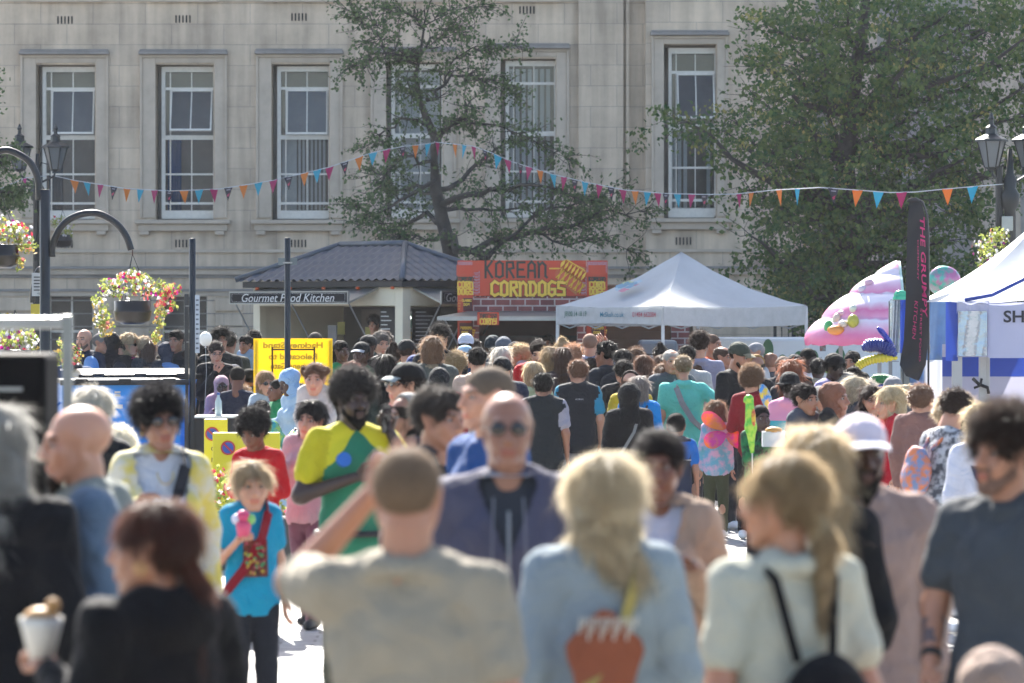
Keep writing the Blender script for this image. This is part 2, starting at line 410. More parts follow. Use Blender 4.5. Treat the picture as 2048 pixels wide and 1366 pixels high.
# style: (prims, noise, strand length, strand count weight, lift, jitter, flow)
def hair_style(st, sd):
    sk = lambda t, z=0: el((0, .02, .036 + z), .077 + t, .097 + t, .083 + t)
    if st == 'buzz': return [sk(.004)] + FACECUT + NECKCUT, [(.001, 90, sd)], .008, .5, .8, .6, 'out'
    if st == 'short': return [sk(.011, .004), cp((-.03, -.05, .09), (.03, -.048, .092), .024)] + FACECUT + NECKCUT, [(.006, 42, sd), (.003, 90, sd)], .034, 1.3, .7, .7, 'back'
    if st == 'mess': return [sk(.016, .008), cp((-.03, -.06, .1), (.03, -.055, .105), .032)] + FACECUT + NECKCUT, [(.007, 55, sd)], .045, 1.2, .9, 1.0, 'out'
    if st == 'curly': return [sk(.028, .012), cp((-.03, -.06, .1), (.03, -.055, .105), .035)] + FACECUT + NECKCUT, [(.010, 60, sd)], .04, 1.6, 1.0, 1.6, 'out'
    if st == 'afro': return [sk(.036, .014)] + FACECUT + NECKCUT, [(.008, 75, sd)], .03, 2, 1.0, 1.8, 'out'
    if st == 'thin': return [sk(.006, .001)] + FACECUT + [el((0, -.03, .13), .07, .1, .05, 0, '-')] + NECKCUT, [(.002, 80, sd)], .02, .7, .5, .6, 'back'
    if st == 'bob': return [sk(.016, .004), el((0, .03, -.045), .094, .088, .105)] + FACECUT, [(.005, 50, sd)], .07, 1.3, .12, .25, 'down'
    if st == 'wavybob': return [sk(.022, .006), el((0, .03, -.035), .104, .098, .10)] + FACECUT, [(.010, 45, sd)], .06, 1.5, .5, .9, 'down'
    if st == 'long': return [sk(.014, .004), el((0, .035, -.045), .092, .082, .11), cp((0, .06, -.08), (0, .09, -.30), .085, .065, (1, .5, 1))] + FACECUT, [(.006, 45, sd)], .11, 1.6, .12, .3, 'down'
    if st == 'wavy': return [sk(.02, .006), el((0, .035, -.045), .104, .088, .12), cp((0, .06, -.08), (0, .09, -.28), .100, .085, (1, .5, 1))] + FACECUT, [(.014, 34, sd)], .075, 1.8, .3, .65, 'down'
    if st == 'side': return [sk(.014, .004), el((0, .035, -.045), .092, .082, .11), cp((.02, .06, -.08), (-.06, .085, -.2), .075, .05, (1, .6, 1)), cp((-.06, .08, -.18), (-.17, .02, -.30), .055, .03, (1, .7, 1))] + FACECUT, [(.006, 45, sd)], .08, 1.9, .08, .28, 'down'
    if st == 'pony': return [sk(.009, .003), cp((0, .112, .02), (0, .15, .0), .028, .032), cp((0, .15, 0), (.0, .15, -.20), .032, .016)] + FACECUT + NECKCUT, [(.003, 60, sd)], .08, 1.3, .15, .3, 'down'
    if st == 'lowpony': return [sk(.007, .002), cp((0, .1, -.045), (0, .12, -.09), .026, .03), cp((0, .12, -.09), (.02, .125, -.27), .032, .014)] + FACECUT + NECKCUT, [(.003, 60, sd)], .06, 1.5, .06, .2, 'down'
    if st == 'topbun': return [sk(.008, .003), el((0, .06, .135), .034, .034, .030)] + FACECUT + NECKCUT, [(.005, 70, sd)], .035, 1.2, .5, .9, 'back'
    if st == 'bun': return [sk(.009, .003), el((0, .118, .03), .038, .034, .036)] + FACECUT + NECKCUT, [(.004, 70, sd)], .035, 1.2, .4, .7, 'back'
    if st == 'pigtails': return [sk(.010, .003), el((.088, .02, .07), .03, .03, .032), el((-.088, .02, .07), .03, .03, .032)] + FACECUT + NECKCUT, [(.005, 60, sd)], .035, 1.2, .5, .8, 'back'
    if st == 'braids': return [sk(.010, .003), cp((.06, .06, -.02), (.07, .08, -.34), .03, .015), cp((-.06, .06, -.02), (-.07, .08, -.34), .03, .015), cp((0, .09, -.02), (0, .11, -.34), .03, .018)] + FACECUT + NECKCUT, [(.006, 80, sd)], .03, 1, .2, .4, 'down'
    return None
def strands(V, F, n, L, lift, jit, flow, wid, rs, minz=-9):
    """thin tapering ribbons rooted on the hair shell"""
    P0 = V[F]; N = np.cross(P0[:, 2] - P0[:, 0], P0[:, 3] - P0[:, 1]); A = np.linalg.norm(N, axis=1); N = N / (A[:, None] + 1e-12)
    C = P0.mean(1); ok = (C[:, 1] * .6 + C[:, 2] > -.10) | (C[:, 1] > .03)
    pr = A * ok if (A * ok).sum() > 1e-9 else A; pr = pr / pr.sum()
    fi = rs.choice(len(F), n, p=pr); u = rs.rand(n, 4); u /= u.sum(1)[:, None]
    p = (P0[fi] * u[:, :, None]).sum(1); nn_ = N[fi]
    base = {'down': np.array([0, .15, -1.]), 'back': np.array([0, 1., -.35]), 'out': np.array([0, .2, 0.])}[flow]
    if flow == 'out': d = nn_ + rs.randn(n, 3) * .45 * jit
    else:
        d = base - nn_ * (nn_ @ base)[:, None]; d /= np.linalg.norm(d, axis=1)[:, None] + 1e-6
        d = d + nn_ * lift * rs.rand(n, 1) + rs.randn(n, 3) * .35 * jit
    fly = rs.rand(n) < .06; d[fly] += (nn_[fly] * .6 + rs.randn(fly.sum(), 3) * .4) * min(1, jit + .1)
    d /= np.linalg.norm(d, axis=1)[:, None]
    seg = 4; ll = L * (.5 + rs.rand(n, 1)) / seg; pts = [p - nn_ * .003]
    curl = rs.randn(n, 3) * .5 * jit
    for i in range(seg):
        pts.append(pts[-1] + d * ll)
        d = d + curl * (.5 if i % 2 else -.5) + np.array([0, 0, -.10 if flow != 'out' else -.04]); d /= np.linalg.norm(d, axis=1)[:, None]
    w = np.cross(d, rs.randn(n, 3)); w /= np.linalg.norm(w, axis=1)[:, None] + 1e-6
    ws = [1, 1, .8, .55, .15]; VV = np.zeros((n, 5, 2, 3))
    for i in range(5): VV[:, i, 0] = pts[i] - w * wid * ws[i] / 2; VV[:, i, 1] = pts[i] + w * wid * ws[i] / 2
    b = (np.arange(n) * 10)[:, None]
    FF = np.concatenate([b + np.array([[2 * i, 2 * i + 1, 2 * i + 3, 2 * i + 2]]) for i in range(4)])
    return VV.reshape(-1, 3), FF

# ------------------------------------------------------------ people
SK = dict(p='b8896f', p2='a2745a', t='8f6550', b='6e432d', d='472c20', dd='38241a')
def arm_pts(a, s, sw):
    """elbow and wrist offsets from the shoulder for a pose name; s = +1 or -1 side"""
    A = {'down': ((.05, .03, -.28), (.06, -.04, -.53)), 'fwd': ((.05, .02, -.28), (-.04, -.23, -.24)), 'hip': ((.20, .10, -.20), (.06, .02, -.40)),
         'brow': ((.235, -.10, -.075), (.01, -.20, .20)), 'ear': ((.10, -.14, -.24), (-.02, -.10, .035)), 'chest': ((.10, -.02, -.28), (-.14, -.20, -.18)),
         'mouth': ((.03, -.10, -.27), (-.12, -.19, -.02)), 'hold': ((.06, -.02, -.28), (-.02, -.25, -.14)), 'out': ((.16, -.06, -.24), (.22, -.26, -.10)),
         'back': ((.07, .10, -.27), (-.04, .14, -.46)), 'head': ((.16, -.16, -.04), (-.02, -.10, .19)), 'swing': ((.06, .10, -.27), (.08, .04, -.52)), 'low': ((.06, -.02, -.28), (0, -.15, -.45)),
         'reach': ((.08, -.16, -.20), (.06, -.38, -.28))}[a] if isinstance(a, str) else a
    return (s * A[0][0], A[0][1], A[0][2]), (s * A[1][0], A[1][1], A[1][2])
PEOPLE = []
SOV = {}
def person(x, y, h, yaw, label, hair=('short', '2a1d15'), skin='p', top=('tee', '333333'), bot=('trousers', '23252b'), arms=('down', 'down'),
           sex='m', head=(0, 0, 0), fat=1.0, hat=None, glasses=None, beard=None, hs=None, legs=.0, group=None, lean=0, shoes='e8e8e8', z0=0, s=None, sleeve=None, cat='person',
           hand='relax', collar=None, tags=(), earring=False, strands_k=1.0, lift=0.0, inner=None, slot=.06, slotz=None):
    """x, y: photo pixel of the head top; h: height in m. The distance follows from the two."""
    rs = np.random.RandomState((x * 31 + y * 17) % 99991)
    if s is None:
        s0 = (y - 585) / (2.15 - h); s = float(np.interp(s0, [150, 200, 230, 260, 300, 350, 400, 480, 550, 650, 700], [150, 195, 203, 218, 245, 295, 338, 445, 530, 642, 700]))
        if s0 > 700: s = s0
        if x < 400 and y < 725: s = min(s, 173)
        s = SOV.get((x, y), s)
    h = HC - (y - YH) / s
    d = FPX / s; X = (x - 1024) / s
    k = h / 1.75 if not lift else (h - lift) / 1.75
    child = h - lift < 1.45; hs = hs or (1.0 if not child else .93 - .07 * (1.45 - h + lift)); hk = 'c' if child else sex
    root = thing('person', label, cat, (X, d, lift), R(yaw), group); root['category'] = cat
    vox = min(.019, max(.0085, 5.5 / s)); near = s > 330
    K = lambda p: tuple(np.array(p) * k)
    shx = (.178 if sex == 'm' else .152) * (1 + (fat - 1) * .6); shz = 1.428
    if child: shx *= .92
    f = fat
    lp = math.tan(R(lean))
    def LN(p):        # lean the upper body forward (towards -Y) about the hips
        return (p[0], p[1] - max(0, p[2] - .95) * lp, p[2] - max(0, p[2] - .95) * (1 - math.cos(R(lean))))
    S = {}
    for si, sg in ((0, 1), (1, -1)):
        sh = (sg * shx, .01, shz); e, w_ = arm_pts(arms[si], sg, 1)
        S[si] = [LN(sh), LN((sh[0] + e[0], sh[1] + e[1], sh[2] + e[2])), LN((sh[0] + w_[0], sh[1] + w_[1], sh[2] + w_[2]))]
    hipx = .082 * f ** .5
    L = {}
    for si, sg in ((0, 1), (1, -1)):
        st = legs * sg
        L[si] = [(sg * hipx, 0, .87), (sg * (hipx + .01), -st * .5 - .02, .49), (sg * (hipx + .015), -st + (.06 if st < 0 else 0), .085)]
    if bot[0] == 'seated':
        for si, sg in ((0, 1), (1, -1)): L[si] = [(sg * hipx, 0, .90), (sg * (hipx + .08), -.32, .80), (sg * (hipx + .09), -.30, .42)]
    def torso(r, tg=0, lo=.88, puff=0):
        fy = .62; q = [cp(K(LN((0, 0, 1.02))), K(LN((0, 0, lo))), (.148 * f + r) * k, (.158 * f + r) * k, (1, .70, 1), tg),
             cp(K(LN((0, 0, 1.05))), K(LN((0, .0, 1.28))), (.140 * f + r) * k, (.168 * f ** .7 + r) * k if sex == 'm' else (.148 * f ** .8 + r) * k, (1, fy + .02, 1), tg),
             cp(K(LN((-shx + .03, .012, 1.405))), K(LN((shx - .03, .012, 1.405))), (.058 + r) * k, None, (1, .95, 1), tg),
             cp(K(LN((-.06, .02, 1.44))), K(LN((.06, .02, 1.44))), (.05 + r) * k, None, (1, .9, 1), tg),
             cp(K(LN((.045, .025, 1.475))), K(LN((.135, .018, 1.437))), (.038 + r) * k, (.045 + r) * k, (1, 1, 1), tg), cp(K(LN((-.045, .025, 1.475))), K(LN((-.135, .018, 1.437))), (.038 + r) * k, (.045 + r) * k, (1, 1, 1), tg)]
        if f > 1.1: q.append(el(K(LN((0, -.055, 1.07))), (.155 * f + r) * k, (.12 + .10 * (f - 1) + r) * k, (.17 + r) * k, tg))
        if sex == 'f' and not child:
            q += [el(K(LN((sg * .068, -.082, 1.27))), (.062 + r) * k * f ** .5, (.052 + r) * k * f ** .5, (.062 + r) * k, tg) for sg in (1, -1)]
        return q
    # --- skin
    bp = torso(-.014, 0, .96) + [cp(K(LN((0, .025, 1.44))), K(LN((0, .02, 1.52))), .052 * k * (1.0 if sex == 'm' else .86))]
    for si in (0, 1):
        a, b, c = S[si]; am = f ** .6 * (1.0 if sex == 'm' else .85) * (.85 if child else 1)
        bp += [cp(K(a), K(b), .050 * am * k, .040 * am * k), cp(K(b), K(c), .041 * am * k, .026 * am ** .5 * k)]
        a, b, c = L[si]
        bp += [cp(K(a), K(b), .082 * k * f ** .6, .052 * k), cp(K(b), K(c), .052 * k, .034 * k), el(K(((b[0] + c[0]) / 2, (b[1] + c[1]) / 2 + .02, b[2] * .68 + c[2] * .32)), .05 * k, .055 * k, .11 * k)]
    mb = MB(); V, F, T = sdf_mesh(bp, vox, .03 * k); mb.arr(V, F, 0)
    # head
    HR = rotm(*head); hv = .005 if near else (.0075 if s > 150 else .009)
    hp = np.array(K(LN((0, .015, 1.48)))); top_z = 0.117 * hs
    HO = hp + HR @ (np.array([0, -.02, .155]) * hs) + np.array([0, 0, 0])
    HO[2] += (1.75 * k - top_z - HO[2]) if (lean == 0 and head[1] == 0) else 0
    def HT(A): return (np.asarray(A) * hs) @ HR.T + HO
    Vh, Fh, Mh = head_tpl(hk, hv); mb.arr(HT(Vh), Fh, Mh)
    for sg in (1, -1):
        e = MB().ball((0, 0, 0), .0108, 10, 4).v; ee = np.array(e)
        m0 = MB().ball((0, 0, 0), .0108, 10, 4); mb.add(HT(ee + (sg * .0325, -.0755, .004)), m0.f, 4)
        m1 = MB().ball((0, 0, 0), .0062, 8, 5); mb.add(HT(np.array(m1.v) + (sg * .0325, -.0828, .004)), m1.f, 5)
    for si in (0, 1):
        a, b, c = map(np.array, S[si]); dv = c - b; dv /= np.linalg.norm(dv)
        hnd = hand if isinstance(hand, str) else hand[si]
        Vd, Fd, _ = hand_tpl(hnd, .005 if near else .0065)
        z = -dv; ref = np.array([0, 1., 0]) if abs(dv[1]) < .8 else np.array([0, 0, 1.])
        xx = np.cross(ref, z); xx /= np.linalg.norm(xx); yy = np.cross(z, xx)
        sg = 1 if si == 0 else -1
        M3 = np.stack([xx, yy, z], 1); Vd2 = Vd.copy(); Vd2[:, 0] *= -sg
        Fd2 = Fd if sg < 0 else Fd[:, ::-1]
        ang = PI / 2 * (1 if sg > 0 else -1) if dv[2] < -.8 else 0     # hanging arms turn the palm to the thigh
        ca, sa = math.cos(ang), math.sin(ang); Vd2[:, :2] = Vd2[:, :2] @ np.array([[ca, sa], [-sa, ca]])
        mb.arr((Vd2 * (k if not child else k * 1.05)) @ M3.T + np.array(K(c)), Fd2, 0)
    sc = SK.get(skin, skin); sm = skinm(sc); rgb = hexc(sc)
    lip = skinm(tuple(min(1, v) for v in (rgb[0] * .95, rgb[1] * .62, rgb[2] * .62)))
    hc = hair[1] if hair else '3a2a20'
    bm_ = mat(tuple(v * .7 + rgb[i] * .15 for i, v in enumerate(hexc(hc))), .7, 'brow')
    body = mb.build('body', [sm, lip, bm_, skinm(tuple(v * .6 for v in rgb)), mat('8f857d', .4, 'eye_white'), mat('24160e', .2, 'iris')], root, True)
    # --- hair
    sty = hair_style(hair[0], rs.rand() * 9) if hair else None
    if sty:
        pr, nz_, SL, SW, lift_, jit, flow = sty
        hvx = .006 if near else (.009 if s > 190 else .011)
        pl = []
        if hair[0] == 'bob': pl = [((0, 0, -.115), (0, .15, -1))]
        V, F, T = sdf_mesh(pr, hvx, .018, nz_, pl)
        if len(V):
            V = smooth(V, F, 1, .4)
            n = int((5200 if s > 550 else 3000 if near else 1300 if s > 200 else 800) * SW * strands_k)
            SV, SF = strands(V, F, n, SL, lift_, jit, flow, .0016 if s > 550 else .0022 if near else .0032, rs)
            if hat: 
                keep = SV.reshape(-1, 10, 3)[:, 0]; kk = (keep[:, 2] < .03 - keep[:, 1] * .15)
                SF = np.concatenate([(np.where(kk)[0] * 10)[:, None] + np.array([[2 * i, 2 * i + 1, 2 * i + 3, 2 * i + 2]]) for i in range(4)])
                C = V[F].mean(1); F = F[(C[:, 2] < .05 - C[:, 1] * .15)]
            hb = MB(); hb.arr(HT(V), F, 0); hb.arr(HT(SV), SF, 1)
            hb.build('hair', [hairm(hc), hairm(hc, True)], root, True)
    if beard:
        V, F, T = sdf_mesh([cp((-.012, -.074, -.112), (.012, -.074, -.112), .024), cp((0, -.075, -.115), (0, -.08, -.12 - beard[1]), .024, .012), cp((-.02, -.096, -.05), (.02, -.096, -.05), .006), el((0, -.115, -.068), .016, .03, .009, 0, '-')] if len(beard) > 2 else [cp((.05, -.02, -.06), (.015, -.070, -.108), .021, .024), cp((-.05, -.02, -.06), (-.015, -.070, -.108), .021, .024), cp((0, -.075, -.115), (0, -.08, -.12 - beard[1]), .026, .014),
              cp((-.022, -.096, -.05), (.022, -.096, -.05), .006), cp((.024, -.09, -.05), (.022, -.085, -.09), .008), cp((-.024, -.09, -.05), (-.022, -.085, -.09), .008), el((0, -.115, -.068), .017, .03, .009, 0, '-')], .0055 if near else .008, .008, [(.0025, 110, 1)])
        b2 = MB(); SV, SF = strands(V, F, 900 if near else 350, .012, .5, .8, 'down', .0016 if near else .003, rs)
        b2.arr(HT(V), F, 0); b2.arr(HT(SV), SF, 0); b2.build('beard', hairm(beard[0]), root, True)
    if hat:
        kind, c1 = hat[0], hat[1]; c2 = hat[2] if len(hat) > 2 else c1
        hv2 = .006 if near else .009
        if kind in ('cap', 'capback', 'visorcap'):
            V, F, T = sdf_mesh([el((0, .022, .045), .089, .108, .088), el((0, .02, -.055), .13, .15, .085, 0, '-')], hv2, .01)
            hb = MB(); hb.arr(HT(V), F, 0)
            sg = 1 if kind != 'capback' else -1
            nn = 12; vs = []; fs = []
            for j, (rr, dz) in enumerate(((.0, .014), (.5, .012), (1.0, -.006))):
                for i in range(nn + 1):
                    a = -1.15 + 2.3 * i / nn; vs.append((math.sin(a) * (.082 + .0 * rr), sg * (-(.055 + .045 * math.cos(a) ** .5) + .022 - rr * .075 * math.cos(a) ** .7) if math.cos(a) > 0 else 0, .038 + dz - .018 * math.sin(a) ** 2))
            for th in (0, -.004):
                o = len(hb.v); hb.v += [tuple(q) for q in HT(np.array(vs) + (0, 0, th))]
                for j in range(2):
                    for i in range(nn):
                        q = (o + j * (nn + 1) + i, o + j * (nn + 1) + i + 1, o + (j + 1) * (nn + 1) + i + 1, o + (j + 1) * (nn + 1) + i); hb.f.append(q if th else q[::-1]); hb.m.append(1)
            hb.build('cap', [cloth(c1), cloth(c2)], root, True)
        elif kind == 'beanie':
            V, F, T = sdf_mesh([el((0, .022, .045), .092, .110, .096), cp((-.0, .02, .02), (0, .02, .02), .086, None, (1, 1.22, .35)), el((0, .0, -.07), .14, .16, .09, 0, '-')], hv2, .01, [(.002, 90, 1)])
            MB().arr(HT(V), F, 0).build('beanie', [cloth(c1)], root, True)
        elif kind == 'hat':
            V, F, T = sdf_mesh([el((0, .022, .05), .088, .106, .086), cp((0, .02, .028), (0, .02, .028), .12, None, (1, 1.15, .12)), el((0, .02, -.045), .12, .14, .06, 0, '-')], hv2, .012, [(.002, 60, 2)])
            MB().arr(HT(V), F, 0).build('hat', [cloth(c1)], root, True)
        elif kind == 'hijab':
            V, F, T = sdf_mesh([el((0, .024, .036), .091, .112, .098), el((0, .0, -.06), .085, .085, .09), cp((0, .02, -.10), (0, .03, -.23), .082, .135, (1, .85, 1)),
                  el((0, -.125, -.018), .052, .075, .078, 0, '-')], hv2, .03, [(.004, 38, rs.rand() * 9), (.002, 90, 2)])
            MB().arr(HT(V), F, 0).build('headscarf', [cloth(c1, .15, 14, .5)], root, True)
        elif kind == 'hood':
            V, F, T = sdf_mesh([el((0, .03, .03), .098, .120, .108), cp((0, .04, -.08), (0, .04, -.17), .085, .11, (1, .9, 1)), el((0, -.125, -.03), .062, .08, .092, 0, '-')], hv2, .03, [(.004, 38, rs.rand() * 9)])
            MB().arr(HT(V), F, 0).build('hood', [cloth(c1, .12, 14, .5)], root, True)
        elif kind == 'band':
            V, F, T = sdf_mesh([el((0, .02, .036), .088, .108, .094), el((0, .03, .036), .12, .16, .2, 0, '-')], hv2, .004, None)
            V, F, T = sdf_mesh([el((0, .02, .04), .090, .110, .097), el((0, -.12, .0), .2, .12, .2, 0, '-'), el((0, .16, .0), .2, .125, .2, 0, '-')], hv2, .004)
            MB().arr(HT(V), F, 0).build('headband', [cloth(c1)], root, True)
    if glasses:
        gb = MB(); dark = glasses == 'dark' or glasses[0] == '#'
        r_ = .024 if dark else .020
        for sg in (1, -1):
            q = MB(); 
            if dark: q.ball((0, 0, 0), 1, 12, 1, (r_ * 1.05, .0035, r_ * .82))
            else:
                q.tube([(math.cos(a) * r_, 0, math.sin(a) * r_ * .85) for a in np.linspace(0, 2 * PI, 13)], .0016, 5, 0, False)
            gb.add(HT(np.array(q.v) + (sg * .033, -.105, .004)), q.f, 1 if dark else 0)
            q = MB().tube([(sg * .056, -.103, .008), (sg * .080, -.06, .008), (sg * .082, .01, .006)], .0022, 5); gb.add(HT(q.v), q.f, 0)
        q = MB().tube([(-.012, -.108, .009), (.012, -.108, .009)], .002, 5); gb.add(HT(q.v), q.f, 0)
        gb.build('sunglasses' if dark else 'glasses', [mat('15120f', .3, 'frame'), mat(glasses if glasses[0] == '#' else '0a0706', .08, 'lens', spec=.8)], root, True)
    if earring:
        gb = MB()
        for sg in (1, -1):
            q = MB().tube([(sg * .082, -.0 + math.cos(a) * .013, -.045 + math.sin(a) * .013) for a in np.linspace(0, 2 * PI, 11)], .002, 5, 0, False); gb.add(HT(q.v), q.f, 0)
        gb.build('earring', mat('d9b45c', .25, 'gold', 1.0), root, True)
    # --- top
    kind = top[0]; c1 = top[1]; c2 = top[2] if len(top) > 2 else c1
    long_ = {'tee': .42, 'polo': .42, 'vest': .0, 'gilet': 1, 'gilettee': .42}.get(kind, 1.0)
    bulk = {'tee': .010, 'polo': .010, 'vest': .006, 'sweater': .016, 'hoodie': .022, 'jacket': .024, 'shirt': .012, 'puffer': .036, 'gilet': .034, 'gilettee': .034, 'coat': .026, 'dress': .012, 'robe': .030}[kind]
    lo = {'coat': .60, 'dress': .50, 'robe': .25, 'puffer': .90, 'hoodie': .90}.get(kind, .91)
    tp = torso(bulk, 0, .88)
    if lo < .8: tp.append(cp(K((0, .0, .95)), K((0, .0, lo)), (.155 * f + bulk) * k, (.19 * f + bulk + (.06 if kind == 'robe' else .02)) * k, (1, .75, 1), 0))
    else: tp.append(cp(K((0, .0, .95)), K((0, .0, lo)), (.150 * f + bulk) * k, (.166 * f + bulk) * k, (1, .74, 1), 0))
    sb = bulk if kind not in ('gilet', 'gilettee') else .012
    if kind != 'vest':
        for si in (0, 1):
            a, b, c = map(np.array, S[si]); am = f ** .6 * (1.0 if sex == 'm' else .88) * (.88 if child else 1)
            if long_ < 1:
                e = a + (b - a) * (.62 if kind != 'x' else 1); tp.append(cp(K(a), K(e), (.053 * am + sb) * k, (.055 * am + sb * 1.1) * k, (1, 1, 1), 1))
            else:
                w2 = b + (c - b) * .97; tp += [cp(K(a), K(b), (.052 * am + sb) * k, (.044 * am + sb * .9) * k, (1, 1, 1), 1), cp(K(b), K(w2), (.044 * am + sb * .9) * k, (.032 + sb * .6) * k, (1, 1, 1), 1)]
    def ring(z, r, rr, y=.02, tg=2, a0=0, a1=2 * PI, dz=0.0, n=9):
        pts = [LN((r * math.cos(a), y + r * .85 * math.sin(a), z + dz * math.sin(a))) for a in np.linspace(a0, a1, n)]
        return [cp(K(p), K(q), rr * k, None, (1, 1, 1), tg) for p, q in zip(pts, pts[1:])]
    if kind in ('hoodie',): tp += ring(1.475, .082, .028, .03, 2, dz=.01) + [el(K(LN((0, .115, 1.42))), .11 * k, .05 * k, .085 * k, 2)]
    elif kind in ('puffer', 'gilet', 'gilettee', 'jacket', 'coat'): tp += ring(1.485, .068, .020, .025, 2, dz=.012)
    elif kind in ('polo', 'shirt'): tp += ring(1.48, .062, .012, .022, 2, dz=.012)
    else: tp += ring(1.478, .074, .014, .024, 0, dz=.014) + ring(1.462, .088, .018, .026, 0, dz=.012)
    fold = [(.0075 * k, 16, rs.rand() * 9), (.0035 * k, 42, rs.rand() * 9)] if kind not in ('puffer',) else [(.006, 30, 1)]
    tv = vox
    V, F, T = sdf_mesh(tp, tv, .028 * k, fold)
    V = smooth(V, F, 1, .3)
    if kind in ('puffer', 'gilet', 'gilettee'):
        N_ = V.copy(); N_[:, 2] = 0; N_ /= np.linalg.norm(N_, axis=1)[:, None] + 1e-6
        V = V + N_ * (.007 * k * (np.abs(np.sin(V[:, 2] / k * PI / .085)) - .6))[:, None]
    # lower hem: cut flat so that it does not close over the legs
    C = V[F].mean(1)
    arm_zone = np.abs(C[:, 0]) > (.20 * f ** .5 + bulk) * k
    keep = (C[:, 2] > (lo - .10) * k) | arm_zone
    # keep the hem only near the torso; faces of both hands' sleeves stay
    F = F[keep]; T = T[keep]; C = C[keep]
    if kind == 'gilettee' or kind == 'gilet': M = np.where(T == 1, 1, 0)
    elif sleeve: M = np.where(T == 1, 1, 0)
    elif kind == 'hoodie' or len(top) > 2: M = np.where(T == 2, 1, 0)
    else: M = np.zeros(len(T), int)
    cm = [cloth(c1) if not isinstance(c1, bpy.types.Material) else c1, None]
    c2 = sleeve or c2; cm[1] = cloth(c2) if not isinstance(c2, bpy.types.Material) else c2
    nm = {'tee': 't_shirt', 'polo': 'polo_shirt', 'gilettee': 'gilet', 'puffer': 'puffer_jacket', 'robe': 'long_robe'}.get(kind, kind)
    if inner:
        C = V[F].mean(1); ky = (C[:, 1] < 0) & (np.abs(C[:, 0]) < (slot + .02 * np.sin(C[:, 2] * 14)) * k) & (C[:, 2] < 1.5 * k) & (T != 1)
        if slotz: ky &= (C[:, 2] > slotz * k) & (np.abs(C[:, 0]) < slot * k * (C[:, 2] / k - slotz) / (1.46 - slotz))
        ky = ky; F, M = F[~ky], M[~ky]
        V2, F2, T2 = sdf_mesh(torso(.004, 0, .9), tv, .028 * k, fold[:1]); MB().arr(V2, F2).build('undershirt', cloth(inner), root, True)
    mt = MB().arr(V, F, M)
    topo = mt.build(nm, cm, root, True)
    # --- bottoms
    bk = bot[0]; bc = bot[1] if len(bot) > 1 else '23252b'; bmat = cloth(bc) if isinstance(bc, str) else bc
    if kind != 'robe':
        q = [cp(K((0, 0, .98)), K((0, 0, .90)), .146 * f * k, .156 * f * k, (1, .72, 1))]
        if bk in ('trousers', 'jeans', 'seated', 'leggings'):
            tt = .004 if bk == 'leggings' else .016
            for si in (0, 1):
                a, b, c = L[si]; q += [cp(K(a), K(b), (.080 * f ** .6 + tt) * k, (.056 + tt) * k), cp(K(b), K(c), (.056 + tt) * k, (.042 + tt) * k)]
        elif bk == 'shorts':
            for si in (0, 1):
                a, b, c = L[si]; q += [cp(K(a), K((b[0], b[1], b[2] + .05)), (.10 * f ** .6) * k, .085 * k)]
        else:
            q += [cp(K((0, 0, .9)), K((0, 0, .45)), .155 * f * k, .20 * f * k, (1, .8, 1))]
        V, F, T = sdf_mesh(q, max(vox, .013), .02 * k, [(.004 * k, 22, rs.rand() * 9)])
        MB().arr(V, F, 0).build({'trousers': 'trousers', 'jeans': 'jeans', 'seated': 'trousers', 'leggings': 'leggings', 'shorts': 'shorts'}.get(bk, 'skirt'), bmat, root, True)
    for si in (0, 1):
        c = L[si][2]; q = [cp(K((c[0], c[1] + .04, .048)), K((c[0] * 1.1, c[1] - .12, .038)), .046 * k, .038 * k), cp(K((c[0], c[1] + .01, .06)), K((c[0], c[1] + .01, .11)), .045 * k, .043 * k)]
        V, F, T = sdf_mesh(q, .013, .02, None, [((0, 0, .004 if bk != 'seated' else -9), (0, 0, -1))])
        MB().arr(V, F, 0).build('shoe', mat(shoes, .6, 'shoe'), root, True)
    inf = dict(root=root, s=s, k=k, S=S, K=K, LN=LN, HT=HT, HO=HO, d=d, X=X, yaw=yaw, rs=rs, f=f, top=topo, hs=hs, bulk=bulk, shx=shx)
    PEOPLE.append((label, x, y, s, h)); return inf
def w2(inf, p):          # a point in a person's own frame -> world
    a = R(inf['yaw']); c, s_ = math.cos(a), math.sin(a); x, y, z = p
    return (inf['X'] + c * x - s_ * y, inf['d'] + s_ * x + c * y, z + inf['root'].location[2])
def hand_pos(inf, si, off=.07):
    b, c = np.array(inf['S'][si][1]), np.array(inf['S'][si][2]); dv = (c - b) / np.linalg.norm(c - b)
    return np.array(inf['K'](c + dv * off))
